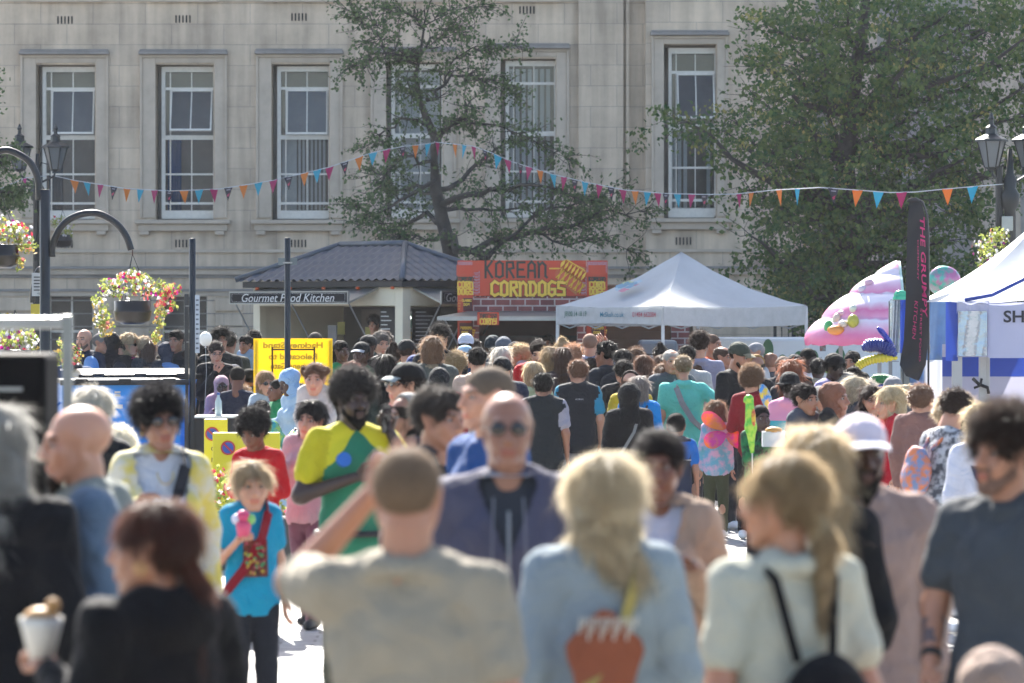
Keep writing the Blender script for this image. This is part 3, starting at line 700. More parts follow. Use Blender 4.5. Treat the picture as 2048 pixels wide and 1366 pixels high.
# ------------------------------------------------------------ ground
def stone_mat(name, c1, c2, bw, bh, mortar, msize, rough=.85, wall=True, off=.5, bump=.4, noise=2.0):
    m, t, b = newmat(name); b.inputs['Roughness'].default_value = rough; b.inputs['Specular IOR Level'].default_value = .3
    tc = nd(t, 'ShaderNodeTexCoord'); sx = nd(t, 'ShaderNodeSeparateXYZ'); cx = nd(t, 'ShaderNodeCombineXYZ')
    t.links.new(tc.outputs['Object'], sx.inputs[0]); t.links.new(sx.outputs[0], cx.inputs[0]); t.links.new(sx.outputs[2 if wall else 1], cx.inputs[1])
    br = nd(t, 'ShaderNodeTexBrick', i_Scale=1.0, i_Mortar_Size=msize, i_Mortar_Smooth=.2, i_Bias=0.0); br.inputs['Brick Width'].default_value = bw; br.inputs['Row Height'].default_value = bh
    br.offset = off; br.inputs['Color1'].default_value = (*c1, 1); br.inputs['Color2'].default_value = (*c2, 1); br.inputs['Mortar'].default_value = (*mortar, 1)
    t.links.new(cx.outputs[0], br.inputs['Vector'])
    nz = nd(t, 'ShaderNodeTexNoise', i_Scale=noise, i_Detail=8.0, i_Roughness=.65); t.links.new(tc.outputs['Object'], nz.inputs['Vector'])
    # weather streaks that run down the stone
    mp = nd(t, 'ShaderNodeMapping'); mp.inputs['Scale'].default_value = (2.6, 2.6, .22) if wall else (1, 1, 1); t.links.new(tc.outputs['Object'], mp.inputs[0])
    n2 = nd(t, 'ShaderNodeTexNoise', i_Scale=1.6, i_Detail=6.0); t.links.new(mp.outputs[0], n2.inputs['Vector'])
    ad = nd(t, 'ShaderNodeMath', operation='ADD'); t.links.new(nz.outputs[0], ad.inputs[0]); t.links.new(n2.outputs[0], ad.inputs[1])
    rp = nd(t, 'ShaderNodeMapRange'); rp.inputs[1].default_value = .75; rp.inputs[2].default_value = 1.3; rp.inputs[3].default_value = .64; rp.inputs[4].default_value = 1.15
    t.links.new(ad.outputs[0], rp.inputs[0])
    mu = nd(t, 'ShaderNodeMix', data_type='RGBA', blend_type='MULTIPLY'); mu.inputs[0].default_value = 1
    t.links.new(br.outputs[0], mu.inputs[6]); t.links.new(rp.outputs[0], mu.inputs[7]); t.links.new(mu.outputs[2], b.inputs['Base Color'])
    bp = nd(t, 'ShaderNodeBump', i_Strength=bump, i_Distance=.02); bp.invert = True
    t.links.new(br.outputs['Fac'], bp.inputs['Height']); t.links.new(bp.outputs[0], b.inputs['Normal'])
    return m
mb = MB(); mb.add([(-400, -60, 0), (400, -60, 0), (400, 600, 0), (-400, 600, 0)], [(0, 1, 2, 3)])
g = mb.build('ground', stone_mat('stone_paving', (.40, .39, .37), (.30, .29, .28), .42, .16, (.14, .135, .13), .012, .55, False, .5, .5, .8)); tag(g, kind='structure')
# ------------------------------------------------------------ town hall
DB = 77.0
def B(px, py): return ((px - 1024) * DB / FPX, HC - (py - YH) * DB / FPX)
WALLM = stone_mat('ashlar_stone', (.60, .485, .36), (.53, .43, .325), 1.05, .415, (.36, .31, .26), .006, .9, True, .5, .5, .9)
TRIM = mat((.50, .42, .33), .9, 'carved_stone', 0, .22, 2.2, .3)
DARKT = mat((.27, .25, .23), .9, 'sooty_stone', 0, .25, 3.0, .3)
FRAME = mat('d8d3c8', .5, 'painted_timber', 0, .12, 12)
glassm, gt, gb_ = newmat('window_glass'); gb_.inputs['Base Color'].default_value = (.02, .03, .035, 1); gb_.inputs['Roughness'].default_value = .04
gb_.inputs['Specular IOR Level'].default_value = 1.0; gb_.inputs['Alpha'].default_value = .24; gb_.inputs['Coat Weight'].default_value = .8; gb_.inputs['Coat Roughness'].default_value = .03
th = thing('town_hall', 'long pale sandstone civic building with tall white sash windows and fluted columns', 'building', (0, DB, 0))
x0w, x1w, zt = -19.0, 6.05, 22.0  # unseen upper height raised so its shadow covers kiosk and gazebo
wins = [(82, 190, 132, 434, 'a'), (321, 427, 132, 434, 'b'), (553, 658, 131, 434, 'c'), (782, 885, 127, 432, 'd'), (1011, 1111, 120, 431, 'e')]
low = [(96, 186, 588, 760), (322, 415, 588, 760)]
upw = [(60, 205), (300, 440), (528, 668), (765, 895), (1000, 1120)]
def wallgrid(mb, xa, xb, holes, y0, y1, z0, z1):
    """masonry with rectangular openings: holes = (x0, x1, z0, z1)"""
    xs = sorted({xa, xb} | {h[0] for h in holes} | {h[1] for h in holes})
    for a, b in zip(xs, xs[1:]):
        m = (a + b) / 2; hs_ = sorted([h for h in holes if h[0] < m < h[1]], key=lambda h: h[2]); z = z0
        for h in hs_:
            if h[2] > z: mb.box(a, b, y0, y1, z, h[2])
            z = h[3]
        if z < z1: mb.box(a, b, y0, y1, z, z1)
holes = []
for a, b, t_, bt, _ in wins:
    X0, Z1 = B(a - 10, t_ - 3); X1, Z0 = B(b, bt + 6); holes.append((X0, X1, Z0, Z1))
for a, b, t_, bt in low:
    X0, Z1 = B(a, t_); X1, Z0 = B(b, bt); holes.append((X0, X1, Z0, Z1))
xe = B(1290, 0)[0]
mb = MB(); wallgrid(mb, x0w, xe, holes, 0, .55, 0, zt)
mb.build('wall', WALLM, th)
# projecting end bay with the sixth window, then the recessed portico
h6 = (B(1326, 0)[0], B(1430, 0)[0], B(0, 440)[1], B(0, 92)[1])
mb = MB(); wallgrid(mb, xe, x1w - .45, [h6], -.45, .55, 0, zt); mb.box(x1w - .45, x1w, -.25, .55, 0, zt)
mb.build('end_bay', WALLM, th)
mb = MB(); mb.box(x1w, 22, 2.4, 2.9, 0, zt); mb.build('portico_wall', mat((.24, .225, .20), .9, 'shaded_stone', 0, .2, 1.5, .2), th)  # deep shade of the recess put into a darker stone colour
def column(cx):
    n = 100; prof = []
    me = MB(); r0 = .74; rings = 14
    for i in range(rings + 1):
        z = 1.6 + (zt - 1.6) * i / rings; r = r0 * (1 - .06 * i / rings)
        for k in range(n):
            a = 2 * PI * k / n; q = r - .035 * abs(math.cos(a * 12)) ** .6
            me.v.append((cx + q * math.cos(a), 1.1 + q * math.sin(a), z))
    for i in range(rings):
        for k in range(n): me.f.append((i * n + k, i * n + (k + 1) % n, (i + 1) * n + (k + 1) % n, (i + 1) * n + k)); me.m.append(0)
    me.lathe((cx, 1.1, .9), [(.95, 0), (.95, .25), (.85, .32), (.9, .45), (.8, .55), (.78, .7)], 32)
    o = me.build('column', TRIM, th, True)
for px in (1712, 2000, 2290): column((px - 1024) * (DB) / FPX)
mb = MB(); mb.box(x1w, 22, .1, 2.4, 0, .9); mb.build('portico_step', TRIM, th)
# plinth bands, pilaster strips, string courses (each proud of the wall)
mb = MB()
for (pa, pb, dpt) in ((1157, 1246, -.14), (1252, 1258, -.1)): mb.box(B(pa, 0)[0], B(pb, 0)[0], dpt, 0.01, 4.2, zt)
mb.build('pilaster', WALLM, th)
mb = MB()
def band(p0, p1, out, m=0, xa=x0w, xb=None, yy=0): mb.box(xa, xb if xb is not None else xe, yy - out, yy + .02, B(0, p1)[1], B(0, p0)[1], m)
band(533, 538, .16, 1); band(538, 549, .10); band(549, 556, .04, 1)
band(499, 505, .05); band(0, 3, .05)
band(578, 583, .07, 1); band(583, 592, .03)
for r0_ in range(600, 850, 26): band(r0_, r0_ + 2, .012, 1)
band(533, 538, .16, 1, xe - .02, x1w + .02, -.45); band(538, 549, .10, 0, xe - .02, x1w + .02, -.45); band(499, 505, .05, 0, xe, x1w, -.45)
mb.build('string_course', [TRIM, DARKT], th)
# courses of rusticated piers in the basement
for pa, pb in ((-60, 70), (205, 300), (430, 486), (700, 900), (1120, 1290)):
    mb = MB()
    for q in range(7):
        mb.box(B(pa, 0)[0], B(pb, 0)[0], -.05, .01, B(0, 622 + q * 30)[1], B(0, 596 + q * 30)[1])
    mb.build('rusticated_pier', WALLM, th, bevel=.012)
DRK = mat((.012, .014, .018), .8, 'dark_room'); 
def window(px0, px1, py0, py1, kind, yy=0.0, surround=36):
    wdw = bpy.data.objects.new('window', None); COL.objects.link(wdw); wdw.parent = th; wdw.location = (B((px0 + px1) / 2, 0)[0], yy, B(0, py1)[1])
    s_ = DB / FPX; W = (px1 - px0) * s_; H = (py1 - py0) * s_; X = -W / 2
    Y0 = .24
    fr = MB(); F_ = lambda a, b, z0_, z1_, y0=Y0, y1=Y0 + .07: fr.box(X + a * W, X + b * W, y0, y1, z0_ * H, z1_ * H)
    F_(0, .07, -.01, 1); F_(.975, 1, 0, 1); F_(.07, .975, .965, 1); F_(.07, .975, -.01, .045)
    F_(.07, .975, .845, .862, Y0 + .003); F_(.07, .975, .515, .545, Y0 + .003)
    F_(.155, .175, .045, .965, Y0 + .006, Y0 + .06)
    F_(.56, .578, .045, .515, Y0 + .006, Y0 + .06); F_(.56, .578, .862, .965, Y0 + .006, Y0 + .06)
    F_(.07, .975, .28, .292, Y0 + .009, Y0 + .055); F_(.07, .975, .085, .10, Y0 + .009, Y0 + .055)
    if kind in 'de': F_(.56, .578, .545, .845, Y0 + .006, Y0 + .06)
    f = fr.build('frame', FRAME, wdw)
    gl = MB()
    if kind in 'de': gl.box(X + .08 * W, X + .97 * W, Y0 + .03, Y0 + .036, .05 * H, .96 * H)
    else:
        gl.box(X + .08 * W, X + .97 * W, Y0 + .03, Y0 + .036, .05 * H, .52 * H); gl.box(X + .08 * W, X + .97 * W, Y0 + .03, Y0 + .036, .86 * H, .96 * H); gl.box(X + .08 * W, X + .155 * W, Y0 + .03, Y0 + .036, .545 * H, .845 * H)
    gl.build('pane', glassm, wdw)
    if kind not in 'de':        # tilted hopper sash
        open_ = {'a': 12, 'b': 24, 'c': 8, 'f': 26}[kind]; ca, sa = math.cos(R(open_)), math.sin(R(open_)); h2 = .30 * H
        def fn(p):
            z = p[2]; return (p[0], Y0 - .01 + p[1] * ca - (h2 - z) * sa, .845 * H - (h2 - z) * ca - p[1] * sa)
        q = MB(); a_, b_ = X + .18 * W, X + .965 * W
        q.box(a_, b_, 0, .03, h2 - .03, h2); q.box(a_, b_, 0, .03, 0, .04); q.box(a_, a_ + .025, 0, .03, .04, h2 - .03); q.box(b_ - .025, b_, 0, .03, .04, h2 - .03); q.box((a_ + b_) / 2 - .01, (a_ + b_) / 2 + .01, 0, .03, .04, h2 - .03)
        sa_ = q.xf(fn).build('sash', FRAME, wdw)
        MB().box(a_ + .02, b_ - .02, .012, .018, .03, h2 - .02).xf(fn).build('sash_pane', glassm, wdw)
    # room behind: dark box with curtain or blinds
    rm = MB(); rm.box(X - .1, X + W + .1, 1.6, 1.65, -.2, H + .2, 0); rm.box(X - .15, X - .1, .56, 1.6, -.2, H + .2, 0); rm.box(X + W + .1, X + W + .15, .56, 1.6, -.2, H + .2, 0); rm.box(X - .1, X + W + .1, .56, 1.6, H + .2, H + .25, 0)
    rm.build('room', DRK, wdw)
    cu = MB()
    if kind == 'b' or kind == 'a':
        c = mat('2f5f9a', .8, 'curtain') if kind == 'b' else mat('2a4a63', .8, 'curtain')
        for i in range(5): cu.tube([(X + (.12 + .05 * i) * W, .52, .05 * H), (X + (.12 + .05 * i) * W, .52, (.53 if kind == 'b' else .5) * H)], .035, 6)
        cu.build('curtain', c, wdw, True)
        if kind == 'b':
            MB().box(X + .38 * W, X + .9 * W, .8, .84, .475 * H, .49 * H).build('ceiling_light', mat('d8d8a0', .5, 'lamp', emit=.5), wdw)
    else:
        n = 11 if kind in 'cd' else 7; c = mat('e4ecec', .8, 'blind', 0, .1, trans=.3)
        for i in range(n):
            if kind == 'f' and 2 < i < 6: continue
            x = X + (.08 + .86 * i / n) * W; wv = .05 * W if (kind == 'c' and i > 2) else .078 * W
            cu.box(x, x + wv, .42, .425, .05 * H, (.52 if kind in 'cf' else .95) * H)
        cu.build('blind', c, wdw)
    # stone surround with a moulded head and a bracketed sill
    sr = MB(); u = surround * s_
    ya = -.035
    sr.box(X - u, X - .10 - .0, ya, .005, -.02, H + .16); sr.box(X + W + .02, X + W + u * .62, ya, .005, -.02, H + .16); sr.box(X - .10, X + W + .02, ya, .005, H + .06, H + .16)
    sr.box(X - u - .05, X - u, ya - .03, .004, -.02, H + .22); sr.box(X + W + u * .62, X + W + u * .62 + .05, ya - .03, .004, -.02, H + .22)
    sr.box(X - u, X + W + u * .62, ya - .03, .004, H + .163, H + .22)
    sr.build('surround', TRIM, wdw, bevel=.008)
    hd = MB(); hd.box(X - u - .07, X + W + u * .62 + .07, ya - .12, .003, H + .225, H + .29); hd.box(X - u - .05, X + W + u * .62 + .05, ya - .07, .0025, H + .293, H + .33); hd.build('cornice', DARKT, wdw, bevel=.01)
    si = MB(); si.box(X - u - .14, X + W + u * .62 + .12, -.20, .004, -.14, -.06); si.box(X - u - .08, X + W + u * .62 + .06, -.12, .0035, -.28, -.143)
    si.box(X - u - .04, X - u + .14, -.14, .003, -.36, -.283); si.box(X + W + u * .62 - .18, X + W + u * .62 - .0, -.14, .003, -.36, -.283)
    si.build('sill', [TRIM], wdw, bevel=.01)
for a, b, t_, bt, kd in wins: window(a, b, t_, bt, kd)
window(1336, 1430, 97, 432, 'f', -.45, 30)
for a, b, t_, bt in low:
    wdw = bpy.data.objects.new('window', None); COL.objects.link(wdw); wdw.parent = th; X0, Z1 = B(a, t_); X1, Z0 = B(b, bt); wdw.location = (X0, 0, Z0)
    W, H = X1 - X0, Z1 - Z0; fr = MB()
    for f0 in (0, .48, .96): fr.box(f0 * W, (f0 + .04) * W, .25, .3, 0, H)
    for f0 in (0, .55, .97): fr.box(.04 * W, .96 * W, .253, .297, f0 * H, (f0 + .03) * H)
    fr.build('frame', FRAME, wdw); MB().box(.01, W - .01, .27, .275, .01, H - .01).build('pane', glassm, wdw)
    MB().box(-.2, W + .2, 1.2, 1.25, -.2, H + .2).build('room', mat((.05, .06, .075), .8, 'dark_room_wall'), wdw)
for px, py, yy in ((130, 40, 0), (366, 38, 0), (598, 34, 0), (835, 26, 0), (1054, 20, 0), (366, 487, 0), (597, 487, 0), (1365, 483, -.45), (130, 488, 0)):
    X, Z = B(px, py); mb = MB()
    for i in range(5): mb.box(X - .155 + i * .07, X - .125 + i * .07, yy - .01, yy + .03, Z - .075, Z + .075)
    mb.build('vent', mat((.02, .02, .02), .9, 'vent'), th)
for a, b in upw:
    X0, Z = B(a, 4); X1 = B(b, 4)[0]; mb = MB(); mb.box(X0, X1, -.1, .003, Z, Z + .10); mb.box(X0 + .1, X1 - .1, -.06, .002, Z + .1, Z + .2); mb.build('sill', TRIM, th)
MB().box(x0w, 22, .6, 26, 0, zt - .3).build('rear_block', mat((.3, .28, .25), .9, 'rear_stone'), th)
# iron railing in front of the portico
rl = thing('iron_railing', 'black iron railings at the foot of the stone building behind the gazebo', 'railing', (P(1550, 700, 74)[0], 74, 0))
mb = MB()
x = 0; 
while x < 5.2: mb.tube([(x, 0, .2), (x, 0, 2.6)], .012, 6); x += .13
for z in (.3, 2.5): mb.tube([(0, 0, z), (5.2, 0, z)], .018, 6)
mb.build('rail', mat('1a1c1e', .5, 'iron'), rl)
for x in (0, .35, 2.2, 4.2): MB().box(x - .03, x + .03, -.03, .03, 0, 3.2 if x < .4 else 2.65).build('post', mat('1a1c1e', .5, 'iron'), rl)
MB().tube([(-.6, 0, 2.0), (0, 0, 2.45), (0, 0, 3.15), (.9, 0, 3.15)], .03, 6).build('handrail', mat('1a1c1e', .5, 'iron'), rl)

# ------------------------------------------------------------ trees
def leaf_mat(c1, c2, tr=.35):
    m, t, b = newmat('leaf'); b.inputs['Roughness'].default_value = .65; b.inputs['Specular IOR Level'].default_value = .25
    gi = nd(t, 'ShaderNodeNewGeometry'); rp = nd(t, 'ShaderNodeMix', data_type='RGBA')
    rp.inputs[6].default_value = (*c1, 1); rp.inputs[7].default_value = (*c2, 1); t.links.new(gi.outputs['Random Per Island'], rp.inputs[0])
    t.links.new(rp.outputs[2], b.inputs['Base Color']); tl = nd(t, 'ShaderNodeBsdfTranslucent'); t.links.new(rp.outputs[2], tl.inputs[0])
    ms = nd(t, 'ShaderNodeMixShader'); ms.inputs[0].default_value = tr; t.links.new(b.outputs[0], ms.inputs[1]); t.links.new(tl.outputs[0], ms.inputs[2])
    t.links.new(ms.outputs[0], t.nodes['Material Output'].inputs[0]); return m
def leaves(cent, size, rs, droop=.3):
    """one folded four-sided leaf per centre, random attitude"""
    n = len(cent); a = rs.randn(n, 3); a[:, 2] -= droop; a /= np.linalg.norm(a, axis=1)[:, None]
    b = np.cross(a, rs.randn(n, 3)); b /= np.linalg.norm(b, axis=1)[:, None]
    s_ = size * (.6 + .8 * rs.rand(n, 1)); c = np.asarray(cent)
    V = np.stack([c - a * s_ * .5, c + b * s_ * .36, c + a * s_ * .55, c - b * s_ * .36], 1).reshape(-1, 3)
    F = np.arange(n * 4).reshape(n, 4); return V, F
def tree(name, label, d, trunkpts, limbs, seed, leafsz, leafm, bark, twig_n, leaf_per, spread, thick=1.0, extra=None, gaps=0, cut=None):
    """trunkpts / limbs: polylines in photo pixels with a depth offset and a radius, grown in the plane of the tree and around it"""
    rs = np.random.RandomState(seed); base = P(trunkpts[0][0], 585, d); root = thing(name, label, 'tree', (base[0], d, 0))
    def W(p): q = P(p[0], p[1], d + p[2]); return np.array([q[0] - base[0], p[2], q[2]])
    tb = MB(); pts = [W(p) for p in trunkpts]; rr = [p[3] * thick for p in trunkpts]; pts.insert(0, np.array([pts[0][0], 0, -.05])); rr.insert(0, rr[0] * 1.3)
    tb.tube(pts, rr, 12)
    tips = []
    lb = MB()
    for L_ in limbs:
        pp = [W(p) for p in L_]; rad = [p[3] * thick for p in L_]
        jp = [pp[0]]; jr = [rad[0]]
        for i in range(1, len(pp)):
            for f in (.33, .66, 1): jp.append(pp[i - 1] + (pp[i] - pp[i - 1]) * f + (rs.randn(3) * .05 if f < 1 else 0)); jr.append(rad[i - 1] + (rad[i] - rad[i - 1]) * f)
        lb.tube(jp, jr, 7)
        for i in range(1, len(jp)): tips.append((jp[i], (jp[i] - jp[i - 1]) / (np.linalg.norm(jp[i] - jp[i - 1]) + 1e-6), jr[i], i / len(jp)))
    cent = []
    for k in range(twig_n):
        p, dr, r, f = tips[rs.randint(len(tips))]
        if rs.rand() > .35 + f: continue
        L = spread * (.35 + rs.rand() * .75); v = dr * .7 + rs.randn(3) * np.array([.8, .8, .45]); v /= np.linalg.norm(v)
        q = [p]; 
        for j in range(4):
            v = v + rs.randn(3) * .28 + np.array([0, 0, -.06 * droopf]); v /= np.linalg.norm(v); q.append(q[-1] + v * L / 4)
        lb.tube(q, [min(r, .014) * .7, .007, .005, .004, .002], 4, 0, False)
        for j in range(leaf_per):
            t_ = .3 + .7 * rs.rand(); i = min(3, int(t_ * 4)); c = q[i] + (q[i + 1] - q[i]) * (t_ * 4 - i)
            cent.append(c + rs.randn(3) * leafcl)
    if extra is not None:
        ex = extra(rs, W); cent += list(ex)
    if cut: cent = [c for c in cent if not cut(c)]
    tr = tb.build('trunk', bark, root, True); lb.build('branches', bark, root, True)
    V, F = leaves(np.array(cent), leafsz, rs); MB().arr(V, F).build('crown', leafm, root)
    return root, len(cent)
BARK = mat((.055, .05, .045), .95, 'bark', 0, .35, 8, .9)
droopf = 1.0; leafcl = .05
H = .10
trunk1 = [(905, 585, 0, .27), (900, 500, 0, .25), (885, 440, 0, .22), (872, 380, .05, .19), (868, 320, .05, .12), (870, 275, 0, .15), (852, 235, 0, .12), (838, 195, 0, .09), (832, 150, .1, .07), (842, 100, .1, .05), (850, 40, .1, .03), (865, -10, .1, .015)]
limb1 = [[(868, 300, 0, .11), (895, 258, -.3, .10), (925, 236, -.5, .09), (945, 215, -.6, .03)], [(925, 236, -.4, .05), (990, 250, -.5, .035), (1040, 268, -.6, .025), (1090, 295, -.6, .014), (1140, 322, -.7, .006)],
 [(862, 255, 0, .07), (815, 238, .3, .05), (775, 258, .4, .035), (735, 290, .5, .012)], [(845, 210, 0, .05), (825, 175, -.3, .04), (800, 165, -.3, .012)],
 [(852, 200, 0, .07), (890, 170, .3, .055), (935, 150, .4, .04), (985, 160, .5, .02), (1030, 185, .5, .008)], [(890, 170, .3, .045), (900, 130, .2, .03), (960, 100, .2, .02), (1030, 92, .3, .008)],
 [(836, 130, 0, .04), (790, 108, -.2, .03), (765, 80, -.2, .022), (745, 30, -.2, .008)], [(790, 108, -.2, .02), (745, 120, -.3, .012), (715, 130, -.3, .005)], [(838, 118, 0, .035), (860, 75, .2, .03), (900, 60, .2, .015), (925, 62, .2, .005)],
 [(850, 60, 0, .03), (820, 30, .1, .02), (770, 20, .1, .006)], [(850, 50, 0, .025), (900, 20, -.2, .015), (960, 12, -.2, .005)], [(765, 80, -.1, .015), (735, 55, 0, .008), (705, 25, 0, .003)],
 [(870, 330, 0, .07), (830, 312, -.6, .05), (790, 330, -.8, .035), (745, 385, -.9, .012)], [(872, 360, 0, .08), (800, 400, -.8, .05), (750, 430, -1, .03), (705, 410, -1, .006)],
 [(875, 380, 0, .10), (940, 340, .8, .07), (990, 300, 1, .04), (1030, 280, 1.2, .015)], [(880, 410, 0, .12), (960, 390, -.8, .09), (1040, 370, -1, .06), (1120, 380, -1.1, .035), (1190, 400, -1.2, .01)],
 [(890, 470, 0, .14), (930, 500, -.9, .13), (985, 480, -1.2, .10), (1060, 465, -1.2, .08), (1150, 450, -1.3, .055), (1220, 420, -1.3, .03), (1290, 425, -1.3, .008)], [(1060, 465, -1.2, .05), (1130, 490, -1.3, .03), (1210, 475, -1.3, .02), (1270, 505, -1.4, .006)],
 [(940, 500, -.8, .10), (965, 520, -1.2, .09), (1000, 488, -1.3, .07), (1100, 415, -1.2, .04), (1200, 395, -1, .02), (1250, 375, -.9, .006)], [(890, 440, 0, .10), (830, 440, 1, .07), (770, 460, 1.2, .04), (735, 450, 1.3, .012)],
 [(880, 420, 0, .09), (930, 420, 1.5, .06), (1010, 420, 2, .04), (1090, 430, 2.2, .02), (1170, 425, 2.2, .01)], [(875, 400, 0, .08), (835, 370, 1, .05), (790, 380, 1.2, .03), (755, 350, 1.2, .01)],
 [(890, 460, 0, .08), (850, 480, -1, .05), (800, 475, -1.2, .03), (765, 485, -1.2, .01)]]
LF1 = leaf_mat((.05, .085, .04), (.14, .20, .08), .4)
def exnest(rs, W):
    c = W((822, 115, 0, 0)); return [c + rs.randn(3) * np.array([.16, .12, .09]) for _ in range(240)]
tr1, n1 = tree('hawthorn_tree', 'gnarled sparse hawthorn tree with a bird nest near its top, behind the food kiosk', 66, trunk1, limb1, 5, .068, LF1, BARK, 1500, 10, .62, .52, exnest)
c = P(818, 112, 66); nb_ = MB(); rs_ = np.random.RandomState(3)
for i in range(170):
    a = rs_.rand() * 6.3; r = .12 + .1 * rs_.rand(); z = rs_.randn() * .05
    nb_.tube([(r * math.cos(a), r * math.sin(a) * .8, z), (r * math.cos(a + .9), r * math.sin(a + .9) * .8, z + rs_.randn() * .05)], .006, 3, 0, False)
o = nb_.build('bird_nest', mat('3a342e', .95, 'twigs'), None, False, 0, c); tag(o, 'round dark twig bird nest high in the hawthorn tree', 'nest')
# right hand lime tree
droopf = 1.2; leafcl = .10
trunk2 = [(1712, 585, 0, .26), (1704, 520, 0, .24), (1695, 430, 0, .22), (1690, 330, 0, .19), (1700, 230, 0, .16), (1715, 120, 0, .13), (1730, 20, 0, .10), (1735, -150, 0, .03)]
limb2 = []
rs_ = np.random.RandomState(11)
targets = [(1380, 246), (1450, 262), (1500, 470), (1520, 200), (1535, 50), (1570, 130), (1530, 130), (1560, 250), (1600, 560), (1560, 520), (1640, 440), (1620, 330), (1650, 180), (1640, 60), (1700, 20), (1780, 60), (1850, 30), (1900, 120), (1960, 60), (2050, 40), (2100, 150), (2060, 230), (1950, 230), (1880, 260), (1800, 180), (1930, 340), (1870, 400), (1800, 450), (1900, 480), (1840, 520), (1770, 560), (1720, 480), (1760, 330), (1700, 120), (1580, 400), (1540, 330), (1650, 520), (1860, 190), (2000, 130), (1480, 250), (1750, 250), (1600, 220), (1500, 380),
           (1560, 440), (1810, 330), (1690, 580), (1620, 580), (1940, 420), (2030, 330), (1590, 290), (1560, 60), (1740, 400), (1660, 620), (1840, 600), (1880, 560), (1990, 20), (1900, 20), (2120, 60), (2130, 280), (1980, 280), (1820, 100), (1560, 580), (1740, 620), (1960, 520)]
for tx, ty in targets:
    j = int(np.clip((585 - ty) / 620 * 7 + 0, 0, 6)); bx, by, bz, br = trunk2[max(0, j - (1 if ty < 300 else 0))]
    dz = rs_.uniform(-1.7, 1.7); m = ((bx + tx) / 2 + rs_.uniform(-20, 20), (by + ty) / 2 + rs_.uniform(-10, 40), dz * .6, br * .3)
    limb2.append([(bx, by, 0, br * .5), m, (tx, ty, dz, .012)])
LF2 = leaf_mat((.028, .080, .030), (.14, .19, .055), .33)
def ex2(rs, W):
    out = []
    for tx, ty in targets:
        for _ in range(3 if tx > 1540 else 1):
            c = W((tx + rs.randn() * 24, ty + rs.randn() * 20, rs.uniform(-1.8, 1.8), 0)); r = .16 + .22 * rs.rand()
            for _ in range(5):
                c2 = c + rs.randn(3) * r; out += [c2 + rs.randn(3) * np.array([.12, .12, .06]) for _ in range(26)]
    return out
tr2, n2 = tree('lime_tree', 'large leafy lime tree with yellowing seed clusters, right of the last sash window', 63, trunk2, limb2, 9, .085, LF2, BARK, 2300, 12, .75, .85, ex2)
# seed bracts: paler thin leaves scattered through the crown's outside
rs = np.random.RandomState(21); cl = []
for tx, ty in targets:
    for _ in range(2 if rs.rand() < .45 else 0):
        q = P(tx + rs.randn() * 35, ty + rs.randn() * 30, 62.2 + rs.uniform(-1.6, .6)); cl += [np.array(q) - np.array([tr2.location[0], 63, 0]) + rs.randn(3) * np.array([.12, .08, .07]) for _ in range(20)]
V, F = leaves(np.array(cl), .06, rs, 1.5); MB().arr(V, F).build('seed_clusters', leaf_mat((.20, .20, .07), (.30, .26, .08), .35), tr2)
droopf = 1.0; leafcl = .07
trunk3 = [(-60, 585, 0, .2), (-70, 350, 0, .15), (-80, 100, 0, .05)]
limb3 = [[(-66, 420, 0, .08), (-20, 330, 0, .04), (20, 310, .2, .01)], [(-66, 400, 0, .07), (-10, 380, -.3, .03), (38, 375, -.3, .01)], [(-66, 300, 0, .06), (-40, 240, 0, .03), (-22, 165, 0, .01)], [(-62, 450, 0, .05), (-20, 420, .3, .03), (25, 400, .4, .01)]]
tree('street_tree', 'tree whose leafy branch tips enter the left edge beside the double lantern', 60, trunk3, limb3, 13, .07, LF1, BARK, 200, 12, .35)

# added terrace behind the lens, sized and darkened for the sash windows' reflections
tb_ = thing('reflection_terrace', 'added unseen dark brick terrace behind the lens, shaped for the sash window reflections', 'building', (0, -48, 0))
MB().box(-45, 45, -10, 0, 0, 9.5).build('wall', stone_mat('brick', (.05, .058, .06), (.04, .045, .05), .22, .075, (.15, .14, .13), .01), tb_)
MB().add([(-45, .3, 9.5), (45, .3, 9.5), (45, -5, 12), (-45, -5, 12)], [(0, 1, 2, 3)]).add([(-45, -10.3, 9.5), (-45, -5, 12), (45, -5, 12), (45, -10.3, 9.5)], [(0, 1, 2, 3)]).build('roof', mat('3a3d42', .8, 'slate'), tb_)
UX, UZ = (1, 0, 0), (0, 0, 1)
CREAM = mat('dfd6bc', .55, 'cream_panel', 0, .06, 4); CHAR = mat('12181e', .7, 'charcoal_board', 0, .1, 6, spec=.1); ALU = mat('9a9c9a', .35, 'aluminium', .7, .1, 12)
WHITE = mat('c9cac8', .6, 'white_letters', 0, .03); BLK = mat('0c0c0d', .6, 'black_paint'); STEEL = mat('7d8084', .35, 'steel', .8, .1, 10)
# ------------------------------------------------------------ food kiosk turned 45 degrees
kc = P(805, 585, 58.5); ks = FPX / 58.5; a45 = R(-45)
kk = thing('food_kiosk', 'cream food kiosk with a dark tiled hipped roof and open serving hatches', 'kiosk', (kc[0], 58.5, 0), a45)
